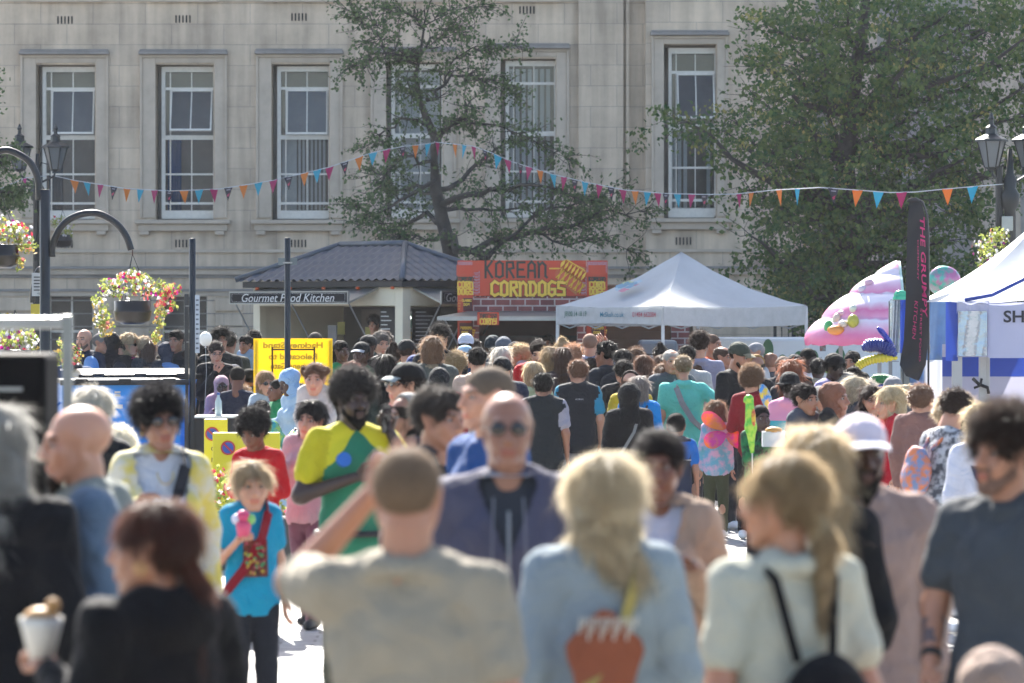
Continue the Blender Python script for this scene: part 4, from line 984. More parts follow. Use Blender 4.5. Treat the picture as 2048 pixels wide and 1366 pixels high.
# local frame: origin at the front corner; x runs along the front (negative = to the left), y runs back along the side
KW, KD = 3.45, 1.95
def kz(py): return HC - (py - YH) / ks
fl, ez = kz(574), kz(563)
mb = MB(); mb.box(-KW, -KW + .16, 0, .14, 0, fl); mb.box(-.17, -.0, 0, .17, 0, fl); mb.box(-KW, -KW + .1, .14, KD, 0, fl); mb.box(-KW + .1, -.01, KD - .1, KD, 0, fl); mb.box(-.14, -.003, KD - .3, KD - .103, 0, fl)
mb.box(-KW + .16, -.17, .0, .12, 2.2, fl); mb.box(-.12, 0, .17, KD - .3, 2.2, fl); mb.box(-KW + .16, -.17, .0, .10, 0, 1.02); mb.box(-.10, 0, .17, KD - .3, 0, 1.02)
mb.build('wall', CREAM, kk, bevel=.008)
mb = MB(); mb.box(-KW - .12, .12, -.12, KD + .12, fl + .002, fl + .10); mb.build('fascia', mat('2a2a2c', .6, 'dark_fascia'), kk, bevel=.01)
MB().box(-KW + .1, -.1, .12, KD - .1, .05, .06).build('kiosk_floor', mat('55504a'), kk)
# pan-tile roof: wavy sheets clipped to the hips
RT = mat('39434f', .5, 'roof_tiles', 0, .12, 3, .1, spec=.3)
ov = .2; rz = kz(486); half = KD / 2 + ov; z0 = fl + .10
def roofface(pa, pb, out_n, tri):
    """sheet from eave corner pa to pb; slopes inward along out_n*-1 to the ridge; hips at 45 deg"""
    pa, pb = np.array(pa, float), np.array(pb, float); L = np.linalg.norm(pb - pa); e = (pb - pa) / L; inn = -np.array(out_n, float)
    n = int(L / .03); rows = 33; mb = MB(); grid = {}
    for j in range(rows + 1):
        f = j / rows; t_ = f * half
        for i in range(n + 1):
            u = i / n * L; u2 = min(max(u, t_), L - t_)
            wave = .018 * math.sin(u * 2 * PI / .19); step = .016 * (1 - (f * 6) % 1)
            p = pa + e * u2 + inn * t_; grid[i, j] = len(mb.v); mb.v.append((p[0], p[1], z0 + (rz - z0) * f + (wave + step) * (1 if t_ < u < L - t_ else .2)))
    for j in range(rows):
        for i in range(n):
            mb.f.append((grid[i, j], grid[i + 1, j], grid[i + 1, j + 1], grid[i, j + 1])); mb.m.append(0)
    return mb
x0_, x1_, y0_, y1_ = -KW - ov, ov, -ov, KD + ov
mb = MB()
for q in (roofface((x0_, y0_), (x1_, y0_), (0, -1), 0), roofface((x1_, y0_), (x1_, y1_), (1, 0), 1), roofface((x1_, y1_), (x0_, y1_), (0, 1), 0), roofface((x0_, y1_), (x0_, y0_), (-1, 0), 1)):
    mb.add(q.v, q.f)
mb.build('roof', RT, kk, True)
mb = MB(); RA, RB = (x0_ + half, (y0_ + y1_) / 2, rz + .02), (x1_ - half, (y0_ + y1_) / 2, rz + .02)
mb.tube([RA, RB], .05, 8)
for c_, r_ in (((x0_, y0_), RA), ((x0_, y1_), RA), ((x1_, y0_), RB), ((x1_, y1_), RB)): mb.tube([(c_[0], c_[1], z0 + .03), r_], .045, 8)
mb.build('ridge_cap', mat('4a525c', .4, 'ridge', .2), kk, True)
# fittings inside
mb = MB(); mb.box(-KW + .17, -.17, KD - .16, KD - .12, .06, 2.19); mb.build('back_wall', mat('4b4640', .7, 'kiosk_lining', 0, .3, 2), kk)
fr = MB(); fr.box(-1.15, -.75, 1.0, 1.5, .06, 2.12); fo = fr.build('drinks_fridge', [mat('a8a8a4', .4)], kk)
MB().box(-1.12, -.78, .99, .998, 1.86, 2.08, 0).box(-1.12, -.78, .985, .998, .5, 1.84, 1).box(-1.02, -.85, .98, .984, 2.0, 2.04, 2).build('fridge_door', [mat('3f6b52', .3), mat('8a8f8a', .15, 'bottles', 0, .4, 30, col2='b08f50'), mat('ffffff', .3, 'tube_light', emit=1.5)], fo)
MB().box(-2.0, -1.55, 1.0, 1.4, .06, 2.15).build('tall_cupboard', mat('5a5046'), kk)
MB().box(-2.35, -2.15, .6, .62, 1.55, 1.9).build('hanging_cloth', mat('8f8f92', .8, 'cloth'), kk)
MB().box(-1.9, -1.7, .985, .995, 1.6, 1.87).build('price_notice', mat('b0a860', .7), kk)
MB().box(-2.55, -2.38, .985, .995, 1.75, 1.95).build('price_notice', mat('b0a860', .7), kk)
mb = MB(); mb.box(-.52, -.19, .02, .05, 1.4, 2.17, 0)
for i in range(10): mb.box(-.50, -.50 + .12 + .14 * ((i * 7) % 5) / 5, .015, .019, 2.10 - i * .065, 2.115 - i * .065, 1)
mb.build('menu_board', [BLK, WHITE], kk)
mb = MB(); mb.box(-.03, -.005, .22, .80, 1.4, 2.17, 0)
for i in range(11): mb.box(-.004, -.001, .28, .28 + .22 + .2 * ((i * 5) % 7) / 7, 2.10 - i * .06, 2.112 - i * .06, 1)
mb.build('menu_board', [BLK, WHITE], kk)
mb = MB(); mb.box(-KW + .16, -.17, -.28, 0, 1.04, 1.07); mb.box(0, .28, .17, KD - .3, 1.04, 1.07); mb.build('counter', ALU, kk)
for i in range(5):
    MB().lathe((-KW + .25 + i * .78, -.135, fl - .035), [(.0, 0), (.035, .005), (.03, .04), (.0, .045)], 10).build('orange_lamp', mat('d4571a', .3, 'amber_lens'), kk, True)
# hinged hatches carrying the name boards (boards face straight along the hatch)
def hatch(side):
    w_ = 2.75 if side == 0 else 1.35
    hm = MB(); sg = MB(); zt_, zb_ = kz(582), kz(608); out = .62
    if side == 0: T = lambda u, o, z: (-KW + .18 + u, -o, z)
    else: T = lambda u, o, z: (o, .2 + u, z)
    a = [T(0, .02, zt_ + .06), T(w_, .02, zt_ + .06), T(w_, out, zb_ + .04), T(0, out, zb_ + .04)]
    a2 = [(p[0], p[1], p[2] - .03) for p in a]
    hm.add(a + a2, [(0, 1, 2, 3), (7, 6, 5, 4), (0, 4, 5, 1), (1, 5, 6, 2), (2, 6, 7, 3), (3, 7, 4, 0)])
    for u in (.06, w_ / 2, w_ - .06): hm.tube([T(u, .03, zt_ - .35 if 0 else 1.45), T(u, out - .05, zb_)], .012, 6)
    hm.build('hatch', ALU, kk)
    c = [T(0, out, zb_), T(w_, out, zb_), T(w_, out, zt_), T(0, out, zt_)]; c2 = [T(0, out + .03, zb_), T(w_, out + .03, zb_), T(w_, out + .03, zt_), T(0, out + .03, zt_)]
    n_ = MB().add(c + c2, [(0, 1, 2, 3), (7, 6, 5, 4), (0, 4, 5, 1), (1, 5, 6, 2), (2, 6, 7, 3), (3, 7, 4, 0)], 0)
    i_ = .02; n_.add([T(i_, out + .033, zb_ + i_), T(w_ - i_, out + .033, zb_ + i_), T(w_ - i_, out + .033, zt_ - i_), T(i_, out + .033, zt_ - i_)], [(0, 1, 2, 3)], 1)
    for q0, q1, r0, r1 in ((.06, w_ - .06, zb_ + .035, zb_ + .038), (.06, w_ - .06, zt_ - .038, zt_ - .035), (.06, .064, zb_ + .035, zt_ - .035), (w_ - .064, w_ - .06, zb_ + .035, zt_ - .035)):
        n_.add([T(q0, out + .035, r0), T(q1, out + .035, r0), T(q1, out + .035, r1), T(q0, out + .035, r1)], [(0, 1, 2, 3)], 2)
    u_ = (1, 0, 0) if side == 0 else (0, 1, 0); h_ = (zt_ - zb_)
    if side == 0: text_on(n_, 'Gourmet Food Kitchen', T(w_ * .5, out + .037, (zt_ + zb_) / 2), u_, UZ, h_ * .92, 2, .28, .0, w_ * .78)
    else: text_on(n_, 'Gourmet Food', T(w_ * .46, out + .037, (zt_ + zb_) / 2), u_, UZ, h_ * .92, 2, .28, .0, w_ * .78)
    n_.build('name_board', [ALU, CHAR, WHITE], kk)
hatch(0); hatch(1)

# ------------------------------------------------------------ corn dog stall
D2 = 57.2; s2 = FPX / D2
def Q(px, py): return ((px - 1065) / s2, HC - (py - YH) / s2)
cs = thing('corn_dog_stall', 'red takeaway stall with large painted lettering and brick print beside the gazebo', 'stall', (P(1065, 0, D2)[0], D2, 0))
RED = mat('b53c1e', .55, 'red_board', 0, .12, 5, col2=None); YEL = mat('d8b23a', .5, 'yellow_letters', 0, .1, 20); DG = mat('17261d', .5, 'dark_letters'); MAROON = mat('4a1212', .6, 'maroon')
BRK = stone_mat('printed_brick', (.26, .07, .06), (.14, .04, .045), .22, .10, (.45, .36, .33), .012, .6, True, .5, 0.0, 5)
def R4(mb, x0, x1, y0, y1, yy, mi=0, th_=.03):
    a, zt_ = Q(x0, y0); b, zb_ = Q(x1, y1); mb.box(a, b, yy, yy + th_, zb_, zt_, mi); return mb
mb = MB(); R4(mb, 946, 1172, 521, 592, -.03)
glyphs(mb, 'KOREAN', (Q(1031, 0)[0], -.035, Q(0, 539)[1]), UX, UZ, .131, .235, .034, 1, .22)
glyphs(mb, 'CORNDOGS', (Q(1056, 0)[0], -.042, Q(0, 577)[1]), UX, UZ, .118, .21, .058, 4, .2)
glyphs(mb, 'CORNDOGS', (Q(1056, 0)[0], -.048, Q(0, 577)[1]), UX, UZ, .118, .21, .042, 2, .2)
# key-pattern border
for i in range(7):
    for cx, sx_ in ((953, 1), (1166, -1)):
        x, z = Q(cx, 545 + i * 7)[0], Q(0, 546 + i * 6.5)[1]
        for dx, dz, w_, h_ in ((0, .0, .10, .008), (-.045, -.02, .008, .04), (.04, .018, .008, .03), (.0, -.02, .05, .008)): mb.box(x + dx * sx_ - w_ / 2, x + dx * sx_ + w_ / 2, -.036, -.034, z + dz - h_ / 2, z + dz + h_ / 2, 3)
# painted corn dogs in a tray
def dog(mb, cx, cz, L, r, ang, mi, lines, ml):
    ca, sa = math.cos(ang), math.sin(ang); pts = []
    for k in range(20):
        a = 2 * PI * k / 20; u = (L / 2 - r) * (1 if math.cos(a) > 0 else -1) + r * math.cos(a); v = r * math.sin(a); pts.append((cx + u * ca - v * sa, -.040, cz + u * sa + v * ca))
    mb.add(pts, [tuple(range(20))], mi)
    for i in range(lines):
        u = -L / 2 + L * (i + .7) / lines
        for s_ in (1, -1):
            mb.tube([(cx + u * ca + r * .8 * sa * s_, -.043, cz + u * sa - r * .8 * ca * s_), (cx + (u + .5 * L / lines) * ca - r * .8 * sa * s_, -.043, cz + (u + .5 * L / lines) * sa + r * .8 * ca * s_)], .009, 4, ml)
cx, cz = Q(1136, 0)[0], Q(0, 556)[1]
mb.add([(cx - .13, -.0375, cz - .05), (cx + .12, -.0375, cz - .25), (cx + .26, -.0375, cz + .15), (cx + .1, -.0375, cz + .2)], [(0, 1, 2, 3)], 6)
mb.box(cx - .28, cx - .08, -.039, -.037, cz + .13, cz + .15, 2)
dog(mb, cx + .08, cz + .12, .42, .09, -.55, 2, 7, 7); dog(mb, cx + .01, cz - .03, .46, .10, -.6, 7, 6, 2)
mb.build('name_board', [RED, DG, YEL, mat('9d96a8', .6, 'key_pattern'), mat('3a2410', .6, 'letter_outline'), WHITE, mat('a8703a', .6, 'tray'), mat('b3502a', .5, 'batter')], cs)
def sideban(x0, x1):
    mb = MB(); R4(mb, x0, x1, 521, 628, -.05, 0, .02); xc = Q((x0 + x1) / 2, 0)[0]
    for i in range(9): R4(mb, x0 + 1, x1 - 1, 524 + i * 2.4, 525 + i * 2.4, -.052, 3, .001)
    mb.box(xc - .13, xc + .13, -.054, -.0525, Q(0, 551)[1], Q(0, 530)[1], 0)
    dog(mb, xc, Q(0, 535)[1], .22, .05, -.5, 2, 4, 5); 
    for i, (t_, py, w_, h_, m_) in enumerate((('KOREAN', 558, .26, .055, 1), ('CORN', 569, .24, .09, 2), ('DOGS', 583, .24, .09, 2))):
        glyphs(mb, t_, (xc, -.058, Q(0, py)[1]), UX, UZ, w_ / len(t_) / 1.2, h_, .016 if h_ < .06 else .022, m_, .2)
    mb.add([(xc - .03, -.0565, Q(0, 622)[1]), (xc + .11, -.0565, Q(0, 622)[1]), (xc + .11, -.0565, Q(0, 596)[1]), (xc - .03, -.0565, Q(0, 596)[1])], [(0, 1, 2, 3)], 4)
    text_on(mb, 'CLASSIC', (xc + .02, -.058, Q(0, 601)[1]), UX, UZ, .045, 2, 0, .004, .15); text_on(mb, 'DOG', (xc + .02, -.058, Q(0, 609)[1]), UX, UZ, .05, 2, 0, .004, .09)
    dog(mb, xc - .09, Q(0, 612)[1], .16, .025, 1.5, 5, 4, 2)
    mb.build('side_banner', [RED, DG, YEL, mat('9d96a8', .6, 'key_pattern'), MAROON, mat('b3502a', .5, 'batter')], cs)
    mb = MB(); R4(mb, x0, x1 - 3, 639, 860, -.05, 0, .02); x2 = Q((x0 + x1) / 2 + 2, 0)[0]
    mb.box(x2 - .10, x2 + .09, -.0545, -.0505, Q(0, 672)[1], Q(0, 646)[1], 4)
    text_on(mb, 'POTATO', (x2, -.058, Q(0, 656)[1]), UX, UZ, .05, 2, 0, .005, .17); text_on(mb, 'DOG', (x2 - .02, -.058, Q(0, 665)[1]), UX, UZ, .05, 2, 0, .005, .10)
    dog(mb, x2 + .09, Q(0, 670)[1], .15, .03, 1.3, 5, 4, 2)
    mb.build('side_banner', [RED, DG, YEL, RED, MAROON, mat('b3502a', .5, 'batter')], cs)
sideban(915, 946); sideban(1173, 1215)
mb = MB(); R4(mb, 946, 1172, 593, 626, -.02, 0, .04); mb.build('brick_fascia', BRK, cs)
mb = MB(); R4(mb, 946, 958, 639, 860, -.02, 0, .04); R4(mb, 1154, 1172, 639, 860, -.02, 0, .04); R4(mb, 958, 1154, 745, 860, -.02, 0, .04); mb.build('brick_front', BRK, cs)
mb = MB(); xa, xb = Q(915, 0)[0], Q(1215, 0)[0]; mb.box(xa, xa + .03, .03, 2.2, 0, 2.6); mb.box(xb - .03, xb, .03, 2.2, 0, 2.6); mb.box(xa + .03, xb - .03, 2.17, 2.2, 0, 2.6); mb.box(xa, xb, .03, 2.2, 2.6, 2.63)
mb.build('shell', mat('5a2018', .7, 'stall_shell'), cs)
mb = MB(); mb.box(xa + .05, xb - .05, 1.2, 1.25, 0, 1.75)
for i in range(12): mb.box(xa + .05, xb - .05, 1.185, 1.2, .2 + i * .13, .21 + i * .13)
mb.build('back_counter', mat('1a1416', .6, 'dark_timber'), cs)
mb = MB(); xl, xr = Q(876, 0)[0], Q(1125, 0)[0]
za, zb_ = Q(0, 622)[1], Q(0, 633)[1]
mb.add([(xl + .45, -.03, za), (xr, -.03, za), (xr, -.75, zb_), (xl, -.75, zb_), (xl + .45, -.03, za - .03), (xr, -.03, za - .03), (xr, -.75, zb_ - .06), (xl, -.75, zb_ - .06)], [(0, 1, 2, 3), (7, 6, 5, 4), (0, 4, 5, 1), (1, 5, 6, 2), (2, 6, 7, 3), (3, 7, 4, 0)])
mb.tube([(xl + .5, -.04, 1.25), (xl + .1, -.7, zb_ - .03)], .014, 6); mb.tube([(xr - .1, -.04, 1.25), (xr - .05, -.7, zb_ - .03)], .014, 6)
mb.build('awning', ALU, cs)
mb = MB(); x_, z_ = Q(977, 0)[0], Q(0, 637)[1]; mb.box(x_ - .16, x_ + .16, -.80, -.78, z_ - .095, z_ + .095, 0)
glyphs(mb, "THAT'SSO", (x_, -.803, z_ + .04), UX, UZ, .027, .06, .012, 1, .2); glyphs(mb, 'CORNY', (x_, -.805, z_ - .04), UX, UZ, .042, .085, .017, 2, .2)
mb.build('hanging_sign', [RED, DG, YEL], cs)
# timber clad cabin to its right
cb = thing('timber_cabin', 'brown boarded wooden hut with brick print corner seen under the white gazebo', 'hut', (P(1270, 0, 59.5)[0], 59.5, 0))
mb = MB()
for i in range(21): mb.obox((-.2, 0, .07 + i * .12), (.75, 0, 0), (0, .03, .008), (0, 0, .058))
mb.build('cladding', mat('5f3a1e', .7, 'timber', 0, .25, 3, .3), cb); MB().box(-.95, .9, .05, 1.9, 0, 2.35).build('shell', mat('3a2a1c', .8), cb)
MB().box(.56, .84, -.05, .04, 0, 2.35).build('brick_corner', BRK, cb)
# white catering unit with curved door frames and pale hatch behind the crowd
fu = thing('white_catering_unit', 'white metal catering unit with rounded door panel and framed price list under the gazebo', 'catering unit', (P(1300, 0, 58.6)[0], 58.6, 0))
mb = MB(); mb.box(-.18, .42, 0, .5, 0, 1.68); mb.build('cabinet', mat('8f9496', .5, 'white_metal', 0, .1, 3), fu, bevel=.06)
MB().box(-.08, .30, -.02, -.004, 1.1, 1.47).build('panel_frame', BLK, fu); mb = MB().box(-.06, .28, -.026, -.021, 1.12, 1.45, 0)
for i in range(5): mb.box(-.03, .2, -.028, -.0265, 1.40 - i * .05, 1.41 - i * .05, 1)
mb.build('price_list', [mat('c8cac6', .6), mat('55585a')], fu)
mb = MB(); mb.box(.95, 2.4, .1, .7, 0, 1.50); mb.box(1.5, 1.8, .25, .5, 1.50, 1.66); mb.box(1.40, 1.95, .2, .6, 1.66, 1.69); mb.build('cooker_hood', mat('a2a49f', .5, 'worn_white', 0, .15, 3), fu, bevel=.04)
# green and white trailer
tl_ = thing('slush_trailer', 'white drinks trailer with dark green painted shapes behind the queue', 'trailer', (P(1640, 0, 57)[0], 57, 0))
mb = MB(); mb.box(-1.65, 1.2, 0, 1.6, .35, HC - (682 - YH) / (FPX / 57) + .05); mb.build('body_shell', mat('c3c9cb', .45, 'white_gloss', 0, .05, 2), tl_, bevel=.05)
mb = MB()
for px, py, rx, rz_, m_ in ((1536, 700, 11, 22, 0), (1565, 718, 8, 9, 0), (1580, 716, 3, 6, 0), (1598, 712, 9, 10, 0), (1628, 722, 10, 22, 0), (1660, 735, 12, 14, 1), (1680, 725, 12, 30, 0), (1672, 745, 12, 22, 1), (1700, 730, 10, 30, 0), (1610, 740, 10, 12, 1)):
    sp = FPX / 57; cx_, cz_ = (px - 1640) / sp, HC - (py - YH) / sp
    mb.add([(cx_ + rx / sp * math.cos(a), -.006 - .002 * m_, cz_ + rz_ / sp * math.sin(a)) for a in np.linspace(0, 2 * PI, 25)[:-1]], [tuple(range(24))], m_)
mb.build('painted_shapes', [mat('0f5a33', .4, 'green_paint'), mat('7fae3a', .4, 'lime_paint')], tl_)
MB().box(-1.62, 1.17, -.01, .001, 1.37, 1.38).build('trim_line', mat('6a7074', .4), tl_)
for sx in (-1, .6): MB().tube([(sx - .0, .2, .33), (sx, .4, .33)], .32, 20).build('wheel', mat('101010', .8, 'rubber'), tl_)

# ------------------------------------------------------------ white gazebo with printed valance
gz = thing('white_gazebo', 'white pop-up gazebo with a faded splash logo and printed valance', 'gazebo', (P(1326, 0, 54)[0], 54, 0))
gs = FPX / 54; gl_, gr_ = np.array([-.566, .824]) * 2.58, np.array([.824, .566]) * 2.58
ezz = HC - (611 - YH) / gs; vz = HC - (650 - YH) / gs; pk = np.array([*(gl_ + gr_) / 2, 2.98])
CAN = mat('d0d3d5', .8, 'canvas', 0, .10, 1.6, .45, .45)
cor = [np.array([0, 0]), gr_, gr_ + gl_, gl_]
mb = MB(); n = 16
for i in range(4):
    a, b = cor[i], cor[(i + 1) % 4]; g_ = {}
    for r in range(n + 1):
        f = r / n
        for q in range(n + 1):
            e = a + (b - a) * q / n; p = np.array([*e, ezz]) * (1 - f) + pk * f; sag = -.10 * math.sin(PI * f) * (1 if f < 1 else 0) - .03 * math.sin(PI * q / n) * (1 - f) + .006 * math.sin(q * 2.1 + r * 1.3 + i)
            g_[q, r] = len(mb.v); mb.v.append((p[0], p[1], p[2] + sag))
    for r in range(n):
        for q in range(n): mb.f.append((g_[q, r], g_[q + 1, r], g_[q + 1, r + 1], g_[q, r + 1])); mb.m.append(0)
mb.build('canopy', CAN, gz, True)
mb = MB()
for i in range(4):
    a, b = cor[i], cor[(i + 1) % 4]; dd = (b - a) / np.linalg.norm(b - a); nn_ = np.array([dd[1], -dd[0]])
    for q in range(24):
        for w_ in (0,):
            f0, f1 = q / 24, (q + 1) / 24; pts = []
            for f, zz in ((f0, vz), (f1, vz), (f1, ezz), (f0, ezz)):
                p = a + (b - a) * f + nn_ * (.02 + .014 * math.sin(f * 23 + i) * (1 if zz == vz else .2)); pts.append((p[0], p[1], zz - .03 * math.sin(PI * f) + (.05 * math.sin(PI * f) if zz == vz and i == 3 else 0)))
            mb.add(pts, [(0, 1, 2, 3)], 0)
vo = mb.build('valance', mat('b2b5b6', .8, 'valance_canvas', 0, .14, 9, .3, .2), gz, True)
dl = -gl_ / np.linalg.norm(gl_); nl = np.array([dl[1], -dl[0]])       # left face, reading from the left corner to the near corner
mb = MB(); L_ = np.linalg.norm(gl_)
for s_, f, col_, w_ in (('J8000 14 18 19', .20, 0, .60), ('McSlush.co.uk', .55, 1, .62), ('01484 662084', .85, 2, .60)):
    c_ = gl_ + dl * L_ * f + nl * .046; text_on(mb, s_, (c_[0], c_[1], (ezz + vz) / 2 + .01), (dl[0], dl[1], 0), UZ, .10, col_, 0, .001, w_ * .93)
mb.build('printed_number', [mat('1f5f4a', .7), mat('2a6f86', .7), mat('9a2440', .7)], gz)
# faded splash logo on the left slope
sl_c = (np.array([*gl_, ezz]) + np.array([0, 0, ezz]) + pk) / 3; u_ = np.array([dl[0], dl[1], 0]); up_ = pk - np.array([*(gl_ / 2), ezz]); up_ /= np.linalg.norm(up_); nrm = np.cross(u_, up_); sl_c = sl_c + nrm * .05 - u_ * .12 + np.array([0, 0, -.03])
mb = MB()
for dx, dy, rx, ry, m_ in ((-.1, .1, .13, .06, 1), (.12, .12, .08, .07, 3), (.16, .05, .05, .03, 2), (.02, -.1, .12, .05, 2), (-.12, -.06, .09, .06, 3), (-.2, .02, .10, .07, 0)):
    vs = [sl_c + u_ * (dx + rx * math.cos(a) * (1 + .25 * math.sin(5 * a))) + up_ * (dy + ry * math.sin(a) * (1 + .25 * math.sin(4 * a))) + nrm * .002 * m_ for a in np.linspace(0, 2 * PI, 24)[:-1]]; mb.add(vs, [tuple(range(23))], m_)
text_on(mb, 'Slushie', sl_c + up_ * .07 + nrm * .012, u_, up_, .12, 0, .3, .01, .34); text_on(mb, 'Slush', sl_c - up_ * .01 + nrm * .012, u_ , up_, .12, 0, .3, .012, .34)
mb.build('splash_logo', [mat('7fa6bd', .8, trans=.35), mat('c6cf9a', .8, trans=.35), mat('d08e9e', .8, trans=.35), mat('b6ccd6', .8, trans=.35)], gz)
for i, c_ in enumerate(cor):
    MB().box(c_[0] - .022, c_[0] + .022, c_[1] - .022 + (.03 if i == 0 else 0), c_[1] + .022 + (.03 if i == 0 else 0), 0, ezz - .02).build('leg', mat('b8bcbe', .4, 'white_steel'), gz, bevel=.004)
mb = MB()
for i in (0, 3):
    a, b = cor[i], cor[(i + 1) % 4]
    for q in range(4):
        p, r_ = a + (b - a) * q / 4, a + (b - a) * (q + 1) / 4; m_ = (p + r_) / 2; mb.tube([(p[0], p[1] + .06, vz + .02), (m_[0], m_[1] + .06, vz - .05), (r_[0], r_[1] + .06, vz + .02)], .012, 5)
mb.build('scissor_frame', mat('a0a4a6', .4, 'frame_steel', .5), gz)
# ------------------------------------------------------------ inflatable-looking ice-cream swirl stall
ds = 49.5; ss = FPX / ds
ic = thing('ice_cream_swirl', 'giant pink and white layered ice-cream swirl decoration with sweets down its left edge', 'stall decoration', (P(1795, 0, ds)[0], ds, 0))
def sz(py): return HC - (py - YH) / ss
lob = [(522, 548, 60), (548, 588, 108), (588, 638, 165), (638, 695, 192)]
mb = MB(); nseg = 40
prof = []
for (a, b, r0_, w0_, w1_) in [(522, 550, .10, .02, .30), (550, 588, .25, .32, .62), (588, 638, .4, .64, .98), (638, 686, .5, 1.0, 1.19)]:
    for j in range(9):
        f = j / 8; z = sz(a + (b - a) * f); wprev = w0_; wn = w1_
        prof.append((wprev + (wn - wprev) * f + .085 * math.sin(PI * f) ** .7 * (r0_ ** .3), z, f))
o_ = 0
for i, (r, z, f) in enumerate(prof):
    for k in range(nseg + 1):
        a = PI / 2 + PI * k / nseg; zz = z + (-.035 * abs(math.sin(a * 9)) if i == len(prof) - 1 else 0); mb.v.append((r * math.cos(a), r * .75 * math.sin(a), zz))
for i in range(len(prof) - 1):
    for k in range(nseg):
        a, b = i * (nseg + 1) + k, i * (nseg + 1) + k + 1
        f = prof[i][2]; mb.f.append((b, a, a + nseg + 1, b + nseg + 1)); mb.m.append(0)
swm, t_, b_ = newmat('pink_white_swirl'); b_.inputs['Roughness'].default_value = .35
tc = nd(t_, 'ShaderNodeTexCoord'); sx = nd(t_, 'ShaderNodeSeparateXYZ'); t_.links.new(tc.outputs['Object'], sx.inputs[0])
rp = nd(t_, 'ShaderNodeValToRGB'); mr = nd(t_, 'ShaderNodeMapRange'); mr.inputs[1].default_value = sz(686); mr.inputs[2].default_value = sz(522)
t_.links.new(sx.outputs[2], mr.inputs[0]); nz = nd(t_, 'ShaderNodeTexNoise', i_Scale=9.0, i_Detail=8.0); t_.links.new(tc.outputs['Object'], nz.inputs[0])
ad = nd(t_, 'ShaderNodeMath', operation='MULTIPLY_ADD'); ad.inputs[1].default_value = .09; t_.links.new(nz.outputs[0], ad.inputs[0]); t_.links.new(mr.outputs[0], ad.inputs[2]); t_.links.new(ad.outputs[0], rp.inputs[0])
cr = rp.color_ramp; W_ = hexc('d9cfd9'); Pk = hexc('cf6f98'); P2 = hexc('c85a80')
st = [(0, P2), (.14, Pk), (.24, hexc('d9a9bf')), (.33, W_), (.345, hexc('d79ab8')), (.45, Pk), (.55, W_), (.64, W_), (.66, hexc('cf7fa4')), (.75, hexc('d7a9c0')), (.84, W_), (.93, W_), (1, hexc('cc6a8c'))]
cr.elements[0].position = 0; cr.elements[0].color = (*st[0][1], 1); cr.elements[1].position = 1; cr.elements[1].color = (*st[-1][1], 1)
for p_, c_ in st[1:-1]: e = cr.elements.new(p_); e.color = (*c_, 1)
t_.links.new(rp.outputs[0], b_.inputs['Base Color'])
mb.build('swirl', swm, ic, True)
mb = MB(); mb.box(0.0, .03, -1.2, .02, sz(700), sz(523)); 
mb = MB(); zz = [(p[1], p[0]) for p in prof]; vs = []
for r, z, f in prof: vs.append((.005, -r * .75, z))
vs += [(.005, 0.02, prof[-1][1]), (.005, 0.02, prof[0][1])]; v2 = [(p[0] + .03, p[1], p[2]) for p in vs]; N = len(vs)
mb.add(vs + v2, [tuple(range(N)), tuple(reversed(range(N, 2 * N)))] + [(i, i + N, (i + 1) % N + N, (i + 1) % N) for i in range(N)]); mb.build('back_board', mat('b9d3cc', .5), ic)
for i, (px, py, rx, rz_, c_) in enumerate(((1652, 655, 10, 16, '3f9a5a'), (1668, 640, 9, 14, 'c9b6a8'), (1664, 660, 18, 10, 'd98a3a'), (1680, 628, 12, 8, 'cfa0b0'), (1690, 612, 9, 12, 'b5b04a'), (1700, 618, 8, 10, 'cdd2c4'), (1697, 642, 12, 14, 'a6a23c'), (1708, 596, 8, 8, 'c7b58c'), (1722, 578, 10, 9, 'c8c0cc'), (1678, 648, 10, 8, 'd8c8b8'), (1735, 565, 10, 8, 'c9a3b8'))):
    MB().ball(((px - 1795) / ss, -.22 - .75 * math.sqrt(max(0, (1.19 - (686 - py) * .0072) ** 2 - ((px - 1795) / ss) ** 2)), sz(py)), 1, 12, 0, (rx / ss, .08, rz_ / ss)).build('sweet', mat(c_, .3, 'sugar_coating'), ic, True)
MB().box((1636 - 1795) / ss, (1648 - 1795) / ss, -.3, -.28, sz(702), sz(657)).build('poster', mat('4f9fb0', .4, 'poster', 0, .2, 8, col2='6a4a48'), ic)
MB().box(-.25, -.2, .06, .10, 0, sz(600)).build('support_post', mat('8a8c90', .6), ic)
MB().box(-.75, -.7, .06, .10, 0, sz(640)).build('support_post', mat('8a8c90', .6), ic)
# ------------------------------------------------------------ balloons
def balloon(px, py, r, d, c, label, sc=(1, 1, 1.1), trans=.3, group=None, tie=True):
    x, y, z = P(px, py, d); o = thing('balloon', label, 'balloon', (x, y, z), 0, group)
    mb = MB().ball((0, 0, 0), r, 20, 0, sc); mb.build('envelope', mat(c, .25, 'balloon_skin', 0, .12, 5, 0, trans) if isinstance(c, str) else c, o, True)
    if tie: MB().lathe((0, 0, -r * sc[2] - .015), [(.012, 0), (.004, .012), (.010, .022)], 8).build('knot', mat(c if isinstance(c, str) else 'c0c0c0', .4), o); MB().tube([(0, 0, -r * sc[2] - .01), (.01, 0, -.35), (-.01, .0, -.75)], .002, 4).build('string', WHITE, o)
balloon(411, 678, .072, 41.5, 'e8e8e4', 'plain white round balloon beside the navy pole with a long notice')
foil = mat('b0688f', .2, 'foil', .3, .25, 7, .2, 0, None, .8, '4f9f8f')
balloon(1888, 562, .21, 47, foil, 'shiny pink and green marbled foil balloon above the blue striped stall', (1, .6, .9), 0, None, False)
mb = MB(); x, y, z = P(1802, 598, 46); o = thing('balloon', 'small mint green foil balloon against the black feather flag', 'balloon', (x, y, z))
